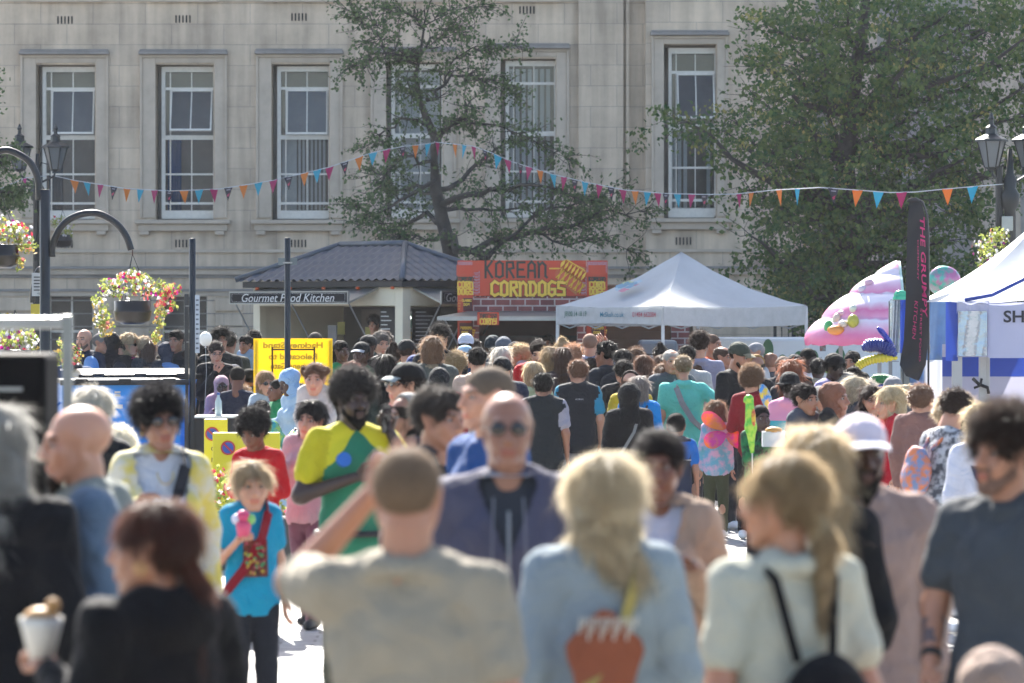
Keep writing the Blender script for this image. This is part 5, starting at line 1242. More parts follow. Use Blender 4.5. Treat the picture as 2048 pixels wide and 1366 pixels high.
mb.ball((0, 0, 0), .10, 12, 0, (1, .6, .75)).ball((.0, 0, .05), .08, 12, 0, (1.1, .6, .7)).build('envelope', mat('3fae86', .2, 'foil', .2, .1, 6), o, True)
MB().tube([(0, 0, -.06), (0, 0, -.6)], .003, 4).build('string', WHITE, o)
# balloon palm: curled yellow frond, blue twisted fronds, green ringed trunk
x, y, z = P(1752, 735, 43.5); bp_ = thing('balloon_palm', 'inflatable palm of ribbed yellow, dark blue and green foil beside the queue', 'inflatable', (x, y, z)); s43 = FPX / 43.5
def arc_pts(p, n=14): 
    p = [np.array(q, float) for q in p]; out = []
    for i in range(n + 1):
        t = i / n; out.append((1 - t) ** 2 * p[0] + 2 * t * (1 - t) * p[1] + t * t * p[2])
    return [((q[0] - 1752) / s43, .0, -(q[1] - 735) / s43) for q in out]
def rib(pts, r, c, nm, fr=16):
    n = len(pts); J = []; rr = []
    for i in range(n * 4):
        f = i / (n * 4 - 1) * (n - 1); a = int(min(n - 2, f)); t = f - a; J.append(tuple(np.array(pts[a]) * (1 - t) + np.array(pts[a + 1]) * t)); rr.append(r * (.75 + .3 * abs(math.sin(i * .8))) * min(1, .35 + 4 * min(f, n - 1 - f) / n))
    MB().tube(J, rr, 10).build(nm, mat(c, .22, 'foil', .15, .1, 6), bp_, True)
rib(arc_pts([(1708, 744), (1725, 712), (1795, 716)]), .055, 'c8b52a', 'frond'); rib(arc_pts([(1724, 698), (1760, 678), (1792, 712)]), .085, '1c2f7a', 'frond'); rib(arc_pts([(1754, 655), (1772, 668), (1790, 706)]), .035, '20309a', 'frond')
rib(arc_pts([(1740, 762), (1765, 752), (1790, 766)]), .06, '14703a', 'frond'); rib(arc_pts([(1735, 772), (1760, 776), (1785, 770)]), .03, '2440a8', 'frond')
MB().tube([(0, .1, -.2), (.02, .12, -HC)], .02, 6).build('stick', WHITE, bp_)
# ------------------------------------------------------------ feather flag
df = 40.0; sf = FPX / df; fg = thing('feather_flag', 'tall black feather flag with pink vertical lettering in front of the striped stall', 'flag', (P(1838, 0, df)[0], df, 0), 0)
def fz(py): return HC - (py - YH) / sf
L_e = [(1819, 402), (1815, 450), (1813, 520), (1811, 600), (1808, 680), (1800, 730), (1812, 752)]; R_e = [(1842, 402), (1855, 450), (1857, 520), (1858, 600), (1856, 680), (1852, 730), (1838, 762)]
mb = MB(); rows = 60; cols = 8
def interp(E, f): i = min(len(E) - 2, int(f * (len(E) - 1))); t = f * (len(E) - 1) - i; return (E[i][0] * (1 - t) + E[i + 1][0] * t, E[i][1] * (1 - t) + E[i + 1][1] * t)
for th_ in (0, .006):
    o_ = len(mb.v)
    for r in range(rows + 1):
        a, b = interp(L_e, r / rows), interp(R_e, r / rows)
        for c in range(cols + 1):
            g_ = c / cols; px, py = a[0] * (1 - g_) + b[0] * g_, a[1] * (1 - g_) + b[1] * g_; mb.v.append(((px - 1838) / sf, th_ + .03 * math.sin(g_ * 5 + r * .17) * (r / rows) + .012 * math.sin(r * .55 + g_ * 4), fz(py)))
    for r in range(rows):
        for c in range(cols): q = o_ + r * (cols + 1) + c; f_ = (q, q + 1, q + cols + 2, q + cols + 1); mb.f.append(f_[::-1] if th_ == 0 else f_); mb.m.append(0)
mb.lathe((-.06, 0, fz(404)), [(.07, 0), (.055, .03), (.02, .045)], 12, 0, .15)
mb.build('banner', mat('1e1e22', .7, 'black_cloth', 0, .15, 3, .2, .12), fg, True)
PINK = mat('b01a60', .6, 'pink_print', 0, .1); mb = MB()
text_on(mb, 'THE GRUMPY', ((1846 - 1838) / sf, -.055, fz(535)), (.03, 0, -1), (1, 0, .03), .068, 0, .15, .001, 1.05); text_on(mb, 'KITCHEN', ((1829 - 1838) / sf, -.055, fz(640)), (-.07, 0, -1), (1, 0, -.07), .05, 0, .15, .0, .40)
text_on(mb, 'COMPANY', ((1835 - 1838) / sf, -.055, fz(520)), (.0, 0, -1), (1, 0, 0), .022, 0, 0, .0, .42); text_on(mb, 'STREET FOOD', ((1840 - 1838) / sf, -.055, fz(670)), (-.03, 0, -1), (1, 0, -.03), .028, 0, 0, .0, .55)
mb.build('lettering', PINK, fg)
MB().tube([(.10, .01, 0), (.10, .012, fz(470)), (.085, .012, fz(430)), (.04, .01, fz(404)), (-.04, .01, fz(396))], .012, 6).build('pole', mat('2a2a2c', .4), fg)
# ------------------------------------------------------------ foil-fringed striped stall and the big white tent
fs_ = thing('striped_stall', 'stall hung with shiny silver and royal blue foil drapes beside the black flag', 'stall', (P(1840, 0, 44)[0], 44, 0)); s44 = FPX / 44
def strip(mb, pxa, pxb, pya, pyb, mi, s_, cx_, amp=.02, fr=9.0, ph=0, yy=0, n=10):
    o_ = len(mb.v)
    for r in range(n + 1):
        for c in range(n + 1):
            px = pxa + (pxb - pxa) * c / n; py = pya + (pyb - pya) * r / n; mb.v.append(((px - cx_) / s_, yy + amp * math.sin(c / n * fr + ph + r * .2), HC - (py - YH) / s_))
    for r in range(n):
        for c in range(n): q = o_ + r * (n + 1) + c; mb.f.append((q + n + 1, q + n + 2, q + 1, q)); mb.m.append(mi)
SIL = mat('a9b2bd', .18, 'silver_foil', .85, .25, 3, .5); BLU = mat('1e3f9a', .45, 'blue_cloth', 0, .12, 3, .2, .15); LBL = mat('6a8ab8', .25, 'pale_foil', .5, .3, 3, .4); WHC = mat('c3c6cf', .7, 'white_cloth', 0, .08, 3, .3, .25)
mb = MB()
for a, b, m_ in ((1780, 1800, 0), (1800, 1817, 1), (1817, 1860, 0), (1850, 1895, 2)): strip(mb, a, b, 600 if a < 1850 else 603, 706 if a < 1850 else 720, m_, s44, 1840, .025, 8, a)
strip(mb, 1848, 1893, 720, 905, 3, s44, 1840, .03, 11, 2); strip(mb, 1820, 1850, 706, 905, 2, s44, 1840, .03, 7, 1)
mb.build('drape', [SIL, BLU, LBL, WHC], fs_, True)
mb = MB()
for px in (1782, 1893): mb.box((px - 1840) / s44 - .02, (px - 1840) / s44 + .02, .05, .09, 0, HC - (602 - YH) / s44)
mb.box((1782 - 1840) / s44, (1893 - 1840) / s44, .05, .09, HC - (604 - YH) / s44, HC - (599 - YH) / s44); mb.build('frame', STEEL, fs_)
MB().box((1782 - 1840) / s44, (1893 - 1840) / s44, .5, 1.4, 0, .95).build('table', mat('5a5550'), fs_)
dt = 38.0; st_ = FPX / dt; tn = thing('white_blue_tent', 'large white market tent with royal blue bands at the right edge', 'tent', (P(1985, 0, dt)[0], dt, 0))
def tz(py): return HC - (py - YH) / st_
X_ = lambda px: (px - 1985) / st_
mb = MB(); strip(mb, 1892, 1916, 604, 722, 1, st_, 1985, .01, 3, 0, .02); strip(mb, 1914, 1978, 602, 714, 0, st_, 1985, .02, 9, 1); strip(mb, 1976, 2200, 605, 716, 0, st_, 1985, .014, 12, 2, -.03)
strip(mb, 1916, 1973, 622, 712, 2, st_, 1985, .02, 9, 1, -.028); mb.build('valance', [mat('a9acc4', .7, 'tent_cloth', 0, .05, 3, .25, .3), BLU, SIL], tn, True)
mb = MB(); text_on(mb, 'SHOP', (X_(2052), -.052, tz(633)), UX, UZ, .16, 0, 0, .004, .46); mb.build('lettering', mat('22232c', .6), tn)
mb = MB(); strip(mb, 1905, 2200, 716, 756 + 0, 1, st_, 1985, .01, 8, 0, .9); strip(mb, 1905, 2200, 690, 716, 0, st_, 1985, .01, 8, 0, .9); strip(mb, 1905, 2200, 756, 990, 0, st_, 1985, .012, 9, 1, .9)
mb.build('back_wall', [mat('9a9aac', .7, 'tent_wall', 0, .06, 2, .2, .3), BLU], tn, True)
# roof: two pitched slopes rising to the right, with a blue piped seam
mb = MB(); N = 14; g_ = {}
for r in range(N + 1):
    f = r / N
    for c in range(N + 1):
        g1 = c / N; ex = X_(1895) + (X_(2260) - X_(1895)) * g1; ey = 0; ez_ = tz(603); p = np.array([ex, ey, ez_]) * (1 - f) + np.array([X_(2130), 1.4, tz(420)]) * f
        g_[c, r] = len(mb.v); mb.v.append((p[0], p[1], p[2] - .10 * math.sin(PI * f) * .8 - .02 * math.sin(g1 * 9) * (1 - f)))
for r in range(N):
    for c in range(N): mb.f.append((g_[c, r], g_[c + 1, r], g_[c + 1, r + 1], g_[c, r + 1])); mb.m.append(0)
o_ = len(mb.v)
for f in range(N + 1):
    for dep in (0, 1): a = f / N; p = np.array([X_(1895), 0 if not dep else 2.8, tz(603)]) * (1 - a) + np.array([X_(2130), 1.4, tz(420)]) * a; mb.v.append((p[0], p[1], p[2] - .08 * math.sin(PI * a)))
for f in range(N): q = o_ + 2 * f; mb.f.append((q, q + 2, q + 3, q + 1)); mb.m.append(0)
mb.build('roof', mat('c4c8cc', .7, 'tent_roof', 0, .05, 2, .2, .4), tn, True)
MB().tube([(X_(1930), -.012, tz(600)), (X_(1985), .05, tz(590)), (X_(2048), .15, tz(560)), (X_(2120), .3, tz(520))], .02, 6).build('piping', BLU, tn, True)
for px, w_, yy in ((1915, 10, .02), (1974, 7, .35), (1986, 4, .40)): MB().box(X_(px - w_), X_(px + w_), yy, yy + .05, 0, tz(708)).build('leg', mat('a8a8a6', .4, 'tent_pole', .3, .1, 5), tn, bevel=.004)
mb = MB(); mb.tube([(X_(1953), .3, tz(758)), (X_(1965), .27, tz(770)), (X_(1982), .28, tz(776)), (X_(1985), .3, tz(788))], .018, 6).tube([(X_(1970), .27, tz(758)), (X_(1967), .26, tz(772)), (X_(1955), .28, tz(777))], .014, 6).build('strap', BLK, tn, True)
# ------------------------------------------------------------ bins
def wheelie(pxa, pxb, pyt, d, label, hump=.04, lidc='2a2e33'):
    s_ = FPX / d; xc = P((pxa + pxb) / 2, 0, d)[0]; r_ = thing('waste_bin', label, 'bin', (xc, d, 0), R(14), 'blue four-wheeled waste bins'); W = (pxb - pxa) / s_ / 2; zt_ = HC - (pyt - YH) / s_
    B1 = mat('1a86dc', .38, 'blue_plastic', 0, .05, 3, .05); LD = mat(lidc, .4, 'bin_lid', 0, .1, 3, spec=.25)
    mb = MB(); vs = []
    for z, k_ in ((.22, .86), (zt_ - .28, .985), (zt_ - .26, 1.0), (zt_ - .10, 1.0)):
        for a, b in ((-1, -1), (1, -1), (1, 1), (-1, 1)): vs.append((a * W * k_, b * .52 * k_ + .52, z))
    fs = [(0, 3, 2, 1)]
    for i in range(3):
        for q in range(4): fs.append((i * 4 + q, i * 4 + (q + 1) % 4, i * 4 + 4 + (q + 1) % 4, i * 4 + 4 + q))
    fs.append((12, 13, 14, 15)); mb.add(vs, fs)
    for z in (zt_ - .55, zt_ - .75): mb.box(-W * .93, W * .93, .02, .05, z, z + .02)
    mb.build('tub', B1, r_, bevel=.02)
    mb = MB(); n = 16; prof = []
    for i in range(n + 1):
        a = PI * i / n; prof.append((-.06 + 1.16 * i / n, .01 + hump * math.sin(a) ** .5))
    vs = []; 
    for x_ in (-W * 1.03, -W * .95, W * .95, W * 1.03):
        for y_, z_ in prof: vs.append((x_, y_, zt_ - .10 + z_ * (1 if abs(x_) < W else .55)))
    fs = []; m_ = n + 1
    for i in range(3):
        for q in range(n): fs.append((i * m_ + q, (i + 1) * m_ + q, (i + 1) * m_ + q + 1, i * m_ + q + 1))
    fs += [tuple(range(m_)), tuple(reversed(range(3 * m_, 4 * m_)))]; mb.add(vs, fs); mb.box(-W * 1.04, W * 1.04, -.08, -.045, zt_ - .115, zt_ - .06)
    mb.build('lid', LD, r_, True)
    for x_ in (-.8, -.1, .62): MB().box(W * x_, W * x_ + .13, -.10, -.03, zt_ - .10, zt_ - .045).build('hinge', BLK, r_, bevel=.01)
    for sx in (-1, 1): MB().tube([(sx * (W + .0), .15, zt_ - .3), (sx * (W + .07), .18, zt_ - .36), (sx * (W + .07), .25, zt_ - .95), (sx * W * .95, .28, zt_ - 1.02)], .014, 6).build('handle', B1, r_, True)
    for sx in (-1, 1):
        for yy in (.15, .9): MB().tube([(sx * W * .75 - .02, yy, .10), (sx * W * .75 + .02, yy, .10)], .10, 14).build('wheel', BLK, r_, True)
    for q_ in ((-.10, -.04, -.014, -.008, zt_ - .20, zt_ - .18), (-.115, -.015, -.009, -.003, zt_ - .36, zt_ - .32), (.43, .46, -.014, -.008, zt_ - .2, zt_ - .155)): MB().box(*q_).build('sticker', WHITE, r_)
    lb = MB(); lb.box(-.10, -.04, -.014, -.008, zt_ - .235, zt_ - .21, 0)
    for i in range(5): lb.box(-.095 + i * .011, -.089 + i * .011, -.0155, -.0145, zt_ - .232, zt_ - .214, 1)
    lb.build('sticker', [WHITE, mat('3a5a7a')], r_)
wheelie(124, 372, 748, 40.2, 'blue waste bin nearest the lens, behind the bald man in the blue-grey hoodie')
wheelie(160, 398, 738, 42.4, 'blue waste bin with a taller black rounded lid, just behind the other blue bin', .09, '0e0f11')
# ------------------------------------------------------------ parking signs
def nosign(px0, px1, pyt, pyb, d, label, lines, rx):
    s_ = FPX / d; x0, x1 = (px0 - (px0 + px1) / 2) / s_, (px1 - (px0 + px1) / 2) / s_; zt_ = HC - (pyt - YH) / s_; r_ = thing('parking_sign', label, 'sign', (P((px0 + px1) / 2, 0, d)[0], d, 0), 0, 'yellow parking suspension boards')
    mb = MB(); mb.box(x0, x1, 0, .02, .12, zt_, 0); mb.build('panel', mat('c9bd1c', .45, 'yellow_board', 0, .04), r_, bevel=.008)
    for xx in (x0 + .05, x1 - .09): MB().box(xx, xx + .04, .022, .05, 0, zt_ - .1).box(xx, xx + .04, -.15, .25, 0, .03).build('foot', mat('3a3a3c'), r_)
    mb = MB(); cz_ = zt_ - .13; cx_ = x0 + (x1 - x0) * rx
    for rr, m_, yy in ((.062, 0, -.004), (.048, 1, -.006)):
        mb.add([(cx_ + rr * math.cos(a), yy, cz_ + rr * math.sin(a)) for a in np.linspace(0, 2 * PI, 25)[:-1]], [tuple(range(24))], m_)
    mb.obox((cx_, -.009, cz_), (.034, 0, -.034), (0, .001, 0), (.005, 0, .005), 0); mb.build('roundel', [mat('b02a22', .5), mat('2a4a9a', .5)], r_)
    mb = MB()
    for i, t in enumerate(lines): text_on(mb, t, ((x0 + x1) / 2, -.004, zt_ - .26 - i * .105), UX, UZ, .085)
    mb.build('lettering', BLK, r_)
nosign(408, 455, 838, 925, 33.5, 'yellow parking suspension board half hidden by the blue bins', ['on', 'ng'], .35)
nosign(425, 560, 865, 960, 32.5, 'yellow parking suspension board standing behind the flower bed', ['Parking', 'suspension', 'ahead'], .23)
# ------------------------------------------------------------ back of the yellow banner
db = 42.5; sb_ = FPX / db; yb = thing('yellow_notice_board', 'yellow notice board seen from behind, its words showing through in reverse', 'sign', (P(586, 0, db)[0], db, 0))
bz = lambda py: HC - (py - YH) / sb_
mb = MB(); mb.box((507 - 586) / sb_, (665 - 586) / sb_, 0, .01, .55, bz(677)); mb.build('banner', mat('ead22c', .6, 'yellow_vinyl', 0, .04, 2, .05, .55), yb)
mb = MB()
for t, py, w_ in (('Hackney Stand', 692, .66), ('Relocated to', 713, .54), ('Queens Gate', 733, .50)): text_on(mb, t, (0, -.003, bz(py)), UX, UZ, .09, 0, 0, .003, w_, True)
mb.build('lettering', mat('b99a10', .6, 'show_through'), yb)
mb = MB(); mb.tube([((545 - 586) / sb_, -.03, .5), ((545 - 586) / sb_, -.03, bz(694))], .010, 6).tube([((629 - 586) / sb_, -.03, .5), ((629 - 586) / sb_, -.03, bz(694))], .010, 6).tube([((543 - 586) / sb_, -.03, bz(699)), ((631 - 586) / sb_, -.03, bz(699))], .010, 6)
mb.build('bracket', mat('3a2c14', .5), yb)
mb = MB()
for px in (512, 660): mb.box((px - 586) / sb_ - .015, (px - 586) / sb_ + .015, .012, .04, 0, bz(680)); mb.box((px - 586) / sb_ - .015, (px - 586) / sb_ + .015, -.2, .25, 0, .03)
mb.build('frame', STEEL, yb)
# ------------------------------------------------------------ poles
NAVY = mat('14171c', .35, 'black_enamel', .2, .1, 10)
def pole(px, pyt, w, d, label):
    s_ = FPX / d; o = thing('pole', label, 'pole', (P(px, 0, d)[0], d, 0), 0, 'plain black poles'); zt_ = HC - (pyt - YH) / s_; MB().lathe((0, 0, 0), [(w / s_ / 2 * 1.2, 0), (w / s_ / 2 * 1.2, .9), (w / s_ / 2, .95), (w / s_ / 2, zt_), (w / s_ / 2 * .8, zt_ + .008)], 20).build('shaft', NAVY, o, True); return o, s_
o, s_ = pole(385, 478, 13, 40.5, 'black pole carrying a long white paper notice strip')
mb = MB(); mb.box(5 / s_, 14.5 / s_, -.02, -.012, HC - (706 - YH) / s_, HC - (590 - YH) / s_, 0)
for i in range(11): mb.box(7 / s_, 12.5 / s_, -.0225, -.021, HC - (698 - i * 9.6 - YH) / s_, HC - (694.5 - i * 9.6 - YH) / s_, 1)
mb.build('notice', [mat('b4bcc4', .6), mat('5a626c')], o)
MB().box(-16 / s_, -8 / s_, .0, .03, .4, HC - (588 - YH) / s_).build('side_tube', mat('20242a', .4), o); MB().box(-14 / s_, 13 / s_, -.012, -.006, HC - (613 - YH) / s_, HC - (611 - YH) / s_).box(-12 / s_, 12 / s_, -.012, -.006, HC - (685 - YH) / s_, HC - (683 - YH) / s_).build('clamp', ALU, o)
o, s_ = pole(575, 477, 12, 41.0, 'black pole with a small grey plate standing before the yellow notice board')
MB().box(-19 / s_, 19 / s_, .04, .045, HC - (530 - YH) / s_, HC - (516 - YH) / s_).build('sign_plate', mat('6f7a7c', .5), o); MB().box(-9 / s_, 9 / s_, -.036, .04, HC - (527 - YH) / s_, HC - (524 - YH) / s_).build('clamp', ALU, o)
# ------------------------------------------------------------ hanging baskets
FLM = [mat('d8d4d4', .6, 'white_petals', 0, .05, 9, 0, .4), mat('b8324a', .6, 'red_petals', 0, .1, 9, 0, .4), mat('9a1278', .6, 'magenta_petals', 0, .1, 9, 0, .4), leaf_mat((.16, .22, .04), (.42, .45, .12), .45), mat('d47a70', .6, 'coral_petals', 0, .1, 9, 0, .4), leaf_mat((.30, .20, .05), (.45, .34, .10), .4)]
def flowers(mb, blobs, rs, dens):
    """blobs: centre, radius xyz, weights over (white, red, magenta, leaf, coral, dry)"""
    for c, r, wts in blobs:
        n = int(dens * r[0] * r[2] * 2600) + 12; wts = np.array(wts, float) / sum(wts)
        p = rs.randn(n, 3); p /= np.linalg.norm(p, axis=1)[:, None]; p *= (rs.rand(n, 1) ** .4); p = np.array(c) + p * np.array(r)
        kinds = rs.choice(6, n, p=wts)
        for k_ in range(6):
            q = p[kinds == k_]
            if len(q) == 0: continue
            if k_ in (3, 5): V, F = leaves(np.repeat(q, 4, 0) + rs.randn(len(q) * 4, 3) * .016, .036, rs); mb.arr(V, F, k_)
            else:
                for c_ in q:       # five-petalled cup
                    nrm_ = c_ - np.array(c) + np.array([0, -.06, .0]); nrm_ /= np.linalg.norm(nrm_) + 1e-6; a = np.cross(nrm_, (0, 0, 1)); a /= np.linalg.norm(a) + 1e-6; b = np.cross(nrm_, a); R_ = .018 + rs.rand() * .009
                    o_ = len(mb.v); mb.v.append(tuple(c_))
                    for j in range(10): an = j * PI / 5; rr = R_ * (1 if j % 2 else .7); mb.v.append(tuple(c_ + (a * math.cos(an) + b * math.sin(an)) * rr + nrm_ * .008))
                    for j in range(10): mb.f.append((o_, o_ + 1 + j, o_ + 1 + (j + 1) % 10)); mb.m.append(k_)
def basket(px, py, wpx, d, label, blobs, seed, hookpy=None):
    """px,py: centre of the bowl's rim"""
    s_ = FPX / d; x, y, z = P(px, py, d); r_ = thing('hanging_basket', label, 'flower basket', (x, y, z), 0, 'hanging flower baskets'); rw = wpx / s_ / 2
    MB().lathe((0, 0, 0), [(rw * .55, -rw * 1.25), (rw * .92, -rw * 1.05), (rw * 1.03, -rw * .62), (rw * 1.06, -rw * .58), (rw * .98, -rw * .5), (rw * 1.0, 0), (rw * .9, .005), (rw * .86, -.03)], 24).build('bowl', mat('17110f', .3, 'dark_plastic', 0, .1), r_, True)
    mb = MB(); hz = (py - hookpy) / s_ if hookpy else .35
    for a in (0, 2.1, 4.2): mb.tube([(rw * math.cos(a), rw * math.sin(a), 0), (0, 0, hz)], .003, 4)
    mb.build('chain', NAVY, r_)
    rs = np.random.RandomState(seed); f = MB(); flowers(f, [(((bx - px) / s_, yy, -(by - py) / s_), (rx / s_, .5 * (rx + rz_) / s_ + .05, rz_ / s_), w_) for bx, by, rx, rz_, yy, w_ in blobs], rs, 1.0)
    f.build('flowers', FLM, r_)['kind'] = 'stuff'; return r_
MIX = (4, 1.5, 1, 7, 1.5, 1)
basket(265, 602, 74, 38.6, 'full hanging basket with white, coral and magenta flowers over the crowd', [(268, 572, 62, 26, 0, (4, 1, .6, 9, 1.5, .6)), (225, 575, 30, 20, 0, (4, .5, 2.4, 7, .4, .5)), (320, 585, 38, 22, 0, (1, 3.2, 1, 7, 4, 1)), (345, 580, 26, 12, 0, (.5, 4, 1.2, 6, 1.5, .5)),
   (202, 618, 18, 40, 0, (5, .2, .2, 7, .4, 3)), (212, 655, 16, 22, 0, (1, .3, 0, 4, 1, 7)), (318, 640, 10, 32, 0, (0, .3, 0, 4, .3, 6)), (330, 610, 22, 18, 0, (.8, 4, .3, 5, 3, 1)), (312, 672, 8, 16, 0, (0, 0, 0, 6, 0, 4)), (262, 552, 30, 14, 0, (5, 2, .2, 8, 1, .5))], 4, 508)
basket(0, 490, 74, 37.5, 'hanging basket with red and white flowers cut by the left edge', [(15, 455, 42, 26, 0, (2, 2.5, .5, 9, 1, 1.5)), (45, 470, 26, 22, 0, (5, 1, 0, 7, .5, 1)), (45, 495, 30, 14, 0, (3, .5, .3, 7, 1, 4)), (38, 520, 8, 22, 0, (2, .5, 0, 5, .5, 5)), (-20, 470, 30, 20, 0, MIX), (10, 505, 20, 16, 0, (.2, .5, 0, 7, 0, 5))], 6, 380)
basket(30, 700, 66, 37.0, 'lower hanging basket at left behind the grey steel rail', [(30, 672, 48, 22, 0, (4, .2, 1, 9, .2, .5)), (15, 692, 30, 14, 0, (1, .3, 3, 7, .2, .2)), (60, 680, 22, 22, 0, (4, .1, 0, 8, .2, .5)), (20, 640, 30, 10, 0, (2, 0, .5, 8, .2, .5))], 8, 620)
basket(155, 640 + 90, 20, 43, 'far small flower cluster with red blooms behind the left post', [(150, 712, 16, 20, 0, (.5, 3, .2, 5, .5, 2)), (126, 705, 14, 36, 0, (.3, .2, 0, 7, .2, 3))], 9, 690)
rs_s = FPX / 38.0
bpst = thing('basket_post', 'dark green-black post with curved arms for the hanging flower baskets', 'post', (P(90, 0, 38)[0], 38, 0))
zz = lambda py: HC - (py - YH) / rs_s
MB().lathe((0, 0, 0), [(.075, 0), (.075, .8), (.052, .9), (.052, zz(381)), (.045, zz(379))], 20).build('shaft', NAVY, bpst, True)
def arm(pts, r, nm='arm'):
    J = [((px - 90) / rs_s, dy, zz(py)) for px, py, dy in pts]
    J2 = []
    for i in range(len(J) - 1):       # Catmull-Rom
        p0, p1, p2, p3 = [np.array(J[max(0, min(len(J) - 1, i + k_))]) for k_ in (-1, 0, 1, 2)]
        for t in np.linspace(0, 1, 7)[:-1]: J2.append(.5 * ((2 * p1) + (-p0 + p2) * t + (2 * p0 - 5 * p1 + 4 * p2 - p3) * t ** 2 + (-p0 + 3 * p1 - 3 * p2 + p3) * t ** 3))
    J2.append(np.array(J[-1])); MB().tube(J2, r / rs_s, 12).build(nm, NAVY, bpst, True)
arm([(104, 514, 0), (106, 488, 0), (125, 450, 0), (158, 430, 0), (195, 427, 0), (230, 445, 0), (252, 472, 0), (262, 500, 0)], 7)
arm([(78, 400, 0), (76, 360, 0), (60, 325, 0), (32, 306, 0), (5, 301, 0), (-30, 320, 0), (-40, 370, 0)], 7)
arm([(86, 640, .3), (78, 600, .5), (70, 555, .8), (62, 536, .8), (53, 545, .8), (46, 575, .8), (44, 605, .8)], 5)
MB().tube([((265 - 90) / rs_s, .0, zz(500)), ((265 - 90) / rs_s, 0, zz(512))], .006, 6).build('hook', mat('4a2a1c', .6, 'rust'), bpst)
mb = MB(); mb.box((56 - 90) / rs_s, (80 - 90) / rs_s, .3, .31, zz(592), zz(545), 0); mb.box((54 - 90) / rs_s, (80 - 90) / rs_s, .3, .31, zz(632), zz(608), 1)
for i in range(5): mb.box((60 - 90) / rs_s, (76 - 90 - (i % 3) * 2) / rs_s, .296, .299, zz(555 + i * 6.5), zz(552.5 + i * 6.5), 2)
text_on(mb, '→', ((70 - 90) / rs_s, .296, zz(587)), UX, UZ, .05, 2)
mb.build('notice', [mat('aab0b4', .6), mat('b8a83a', .6), mat('3a3e44')], bpst)
# ------------------------------------------------------------ lamp posts with twin lanterns
def lantern_post(px, pyl, sep, d, label, wp, base_px):
    s_ = FPX / d; x = P(px, 0, d)[0]; r_ = thing('lamp_post', label, 'street lamp', (x, d, 0), 0, 'Victorian twin-lantern lamp posts'); z0 = HC - (pyl - YH) / s_; W = wp / s_ / 2
    IR = mat('1e2427', .45, 'cast_iron', .2, .15, 8)
    MB().lathe((0, 0, 0), [(.16, 0), (.16, .5), (.10, .6), (.08, 1.2), (.075, z0 - .9), (.11, z0 - .85), (.13, z0 - .7), (.08, z0 - .62), (.09, z0 - .5), (.05, z0 - .42), (.03, z0 - .1)], 16).build('shaft', IR, r_, True)
    for sx in (-1, 1):
        cx_ = sx * sep / s_ / 2; a = bpy.data.objects.new('lantern', None); COL.objects.link(a); a.parent = r_; a.location = (cx_, 0, z0)
        MB().lathe((0, 0, 0), [(W * .45, -W * 1.75), (W * .92, 0), (W * .9, .0)], 6).build('glass', mat('6d7478', .25, 'lantern_glass', 0, .1, 4, 0, .3), a)
        mb = MB(); mb.lathe((0, 0, 0), [(W * 1.12, -.01), (W * 1.1, .02), (W * .75, W * .28), (W * .42, W * .45), (W * .36, W * .85), (W * .42, W * .9), (W * .16, W * 1.1), (W * .14, W * 1.4), (W * .2, W * 1.5), (W * .04, W * 1.9)], 6)
        for k_ in range(6): an = 2 * PI * k_ / 6; mb.tube([(W * .47 * math.cos(an), W * .47 * math.sin(an), -W * 1.75), (W * .95 * math.cos(an), W * .95 * math.sin(an), 0)], W * .045, 4)
        mb.lathe((0, 0, -W * 1.95), [(W * .2, 0), (W * .5, W * .2)], 6); mb.build('cage', IR, a)
        MB().tube([(0, 0, -W * 1.9), (-cx_ * .1, 0, -W * 2.3), (-cx_ * .95, 0, -W * 2.9)], .018, 6).tube([(-cx_ * .3, 0, -W * 2.2), (-cx_ * .3 - sx * .0, 0, -W * 1.4), (-cx_ * .8, 0, -W * 1.2), (-cx_ * .95, 0, -W * 2.0)], .010, 5).build('bracket', IR, a)
    return r_
lantern_post(75, 295, 72, 64, 'twin-lantern cast iron street lamp beyond the hanging baskets at left', 50, 75)
rp_ = lantern_post(2020, 282, 74, 50, 'twin-lantern cast iron street lamp standing by the large tent at right', 60, 2020)
MB().box(-.12, .02, -.16, -.08, HC - (462 - YH) / (FPX / 50), HC - (433 - YH) / (FPX / 50)).build('junction_box', mat('9aa09c', .5), rp_, bevel=.01)
MB().tube([(-.14, 0, .9), (-.14, 0, 4.0)], .05, 8).build('side_tube', mat('14181a', .5), rp_)
basket(1985, 520, 40, 49.5, 'hanging basket of white petunias low on the right street lamp', [(1985, 495, 40, 34, 0, (5, .3, .5, 8, .3, .3)), (1975, 530, 22, 22, 0, (3, .2, 1.5, 8, .2, .5)), (2000, 470, 26, 14, 0, (3, .5, .2, 9, .2, .5))], 12, 440)
basket(125, 470, 40, 63, 'pale distant hanging basket of white petunias behind the post', [(130, 460, 20, 26, 0, (6, .2, .1, 6, .2, .2)), (115, 440, 16, 14, 0, (5, .5, .1, 6, .2, .2))], 13, 420)
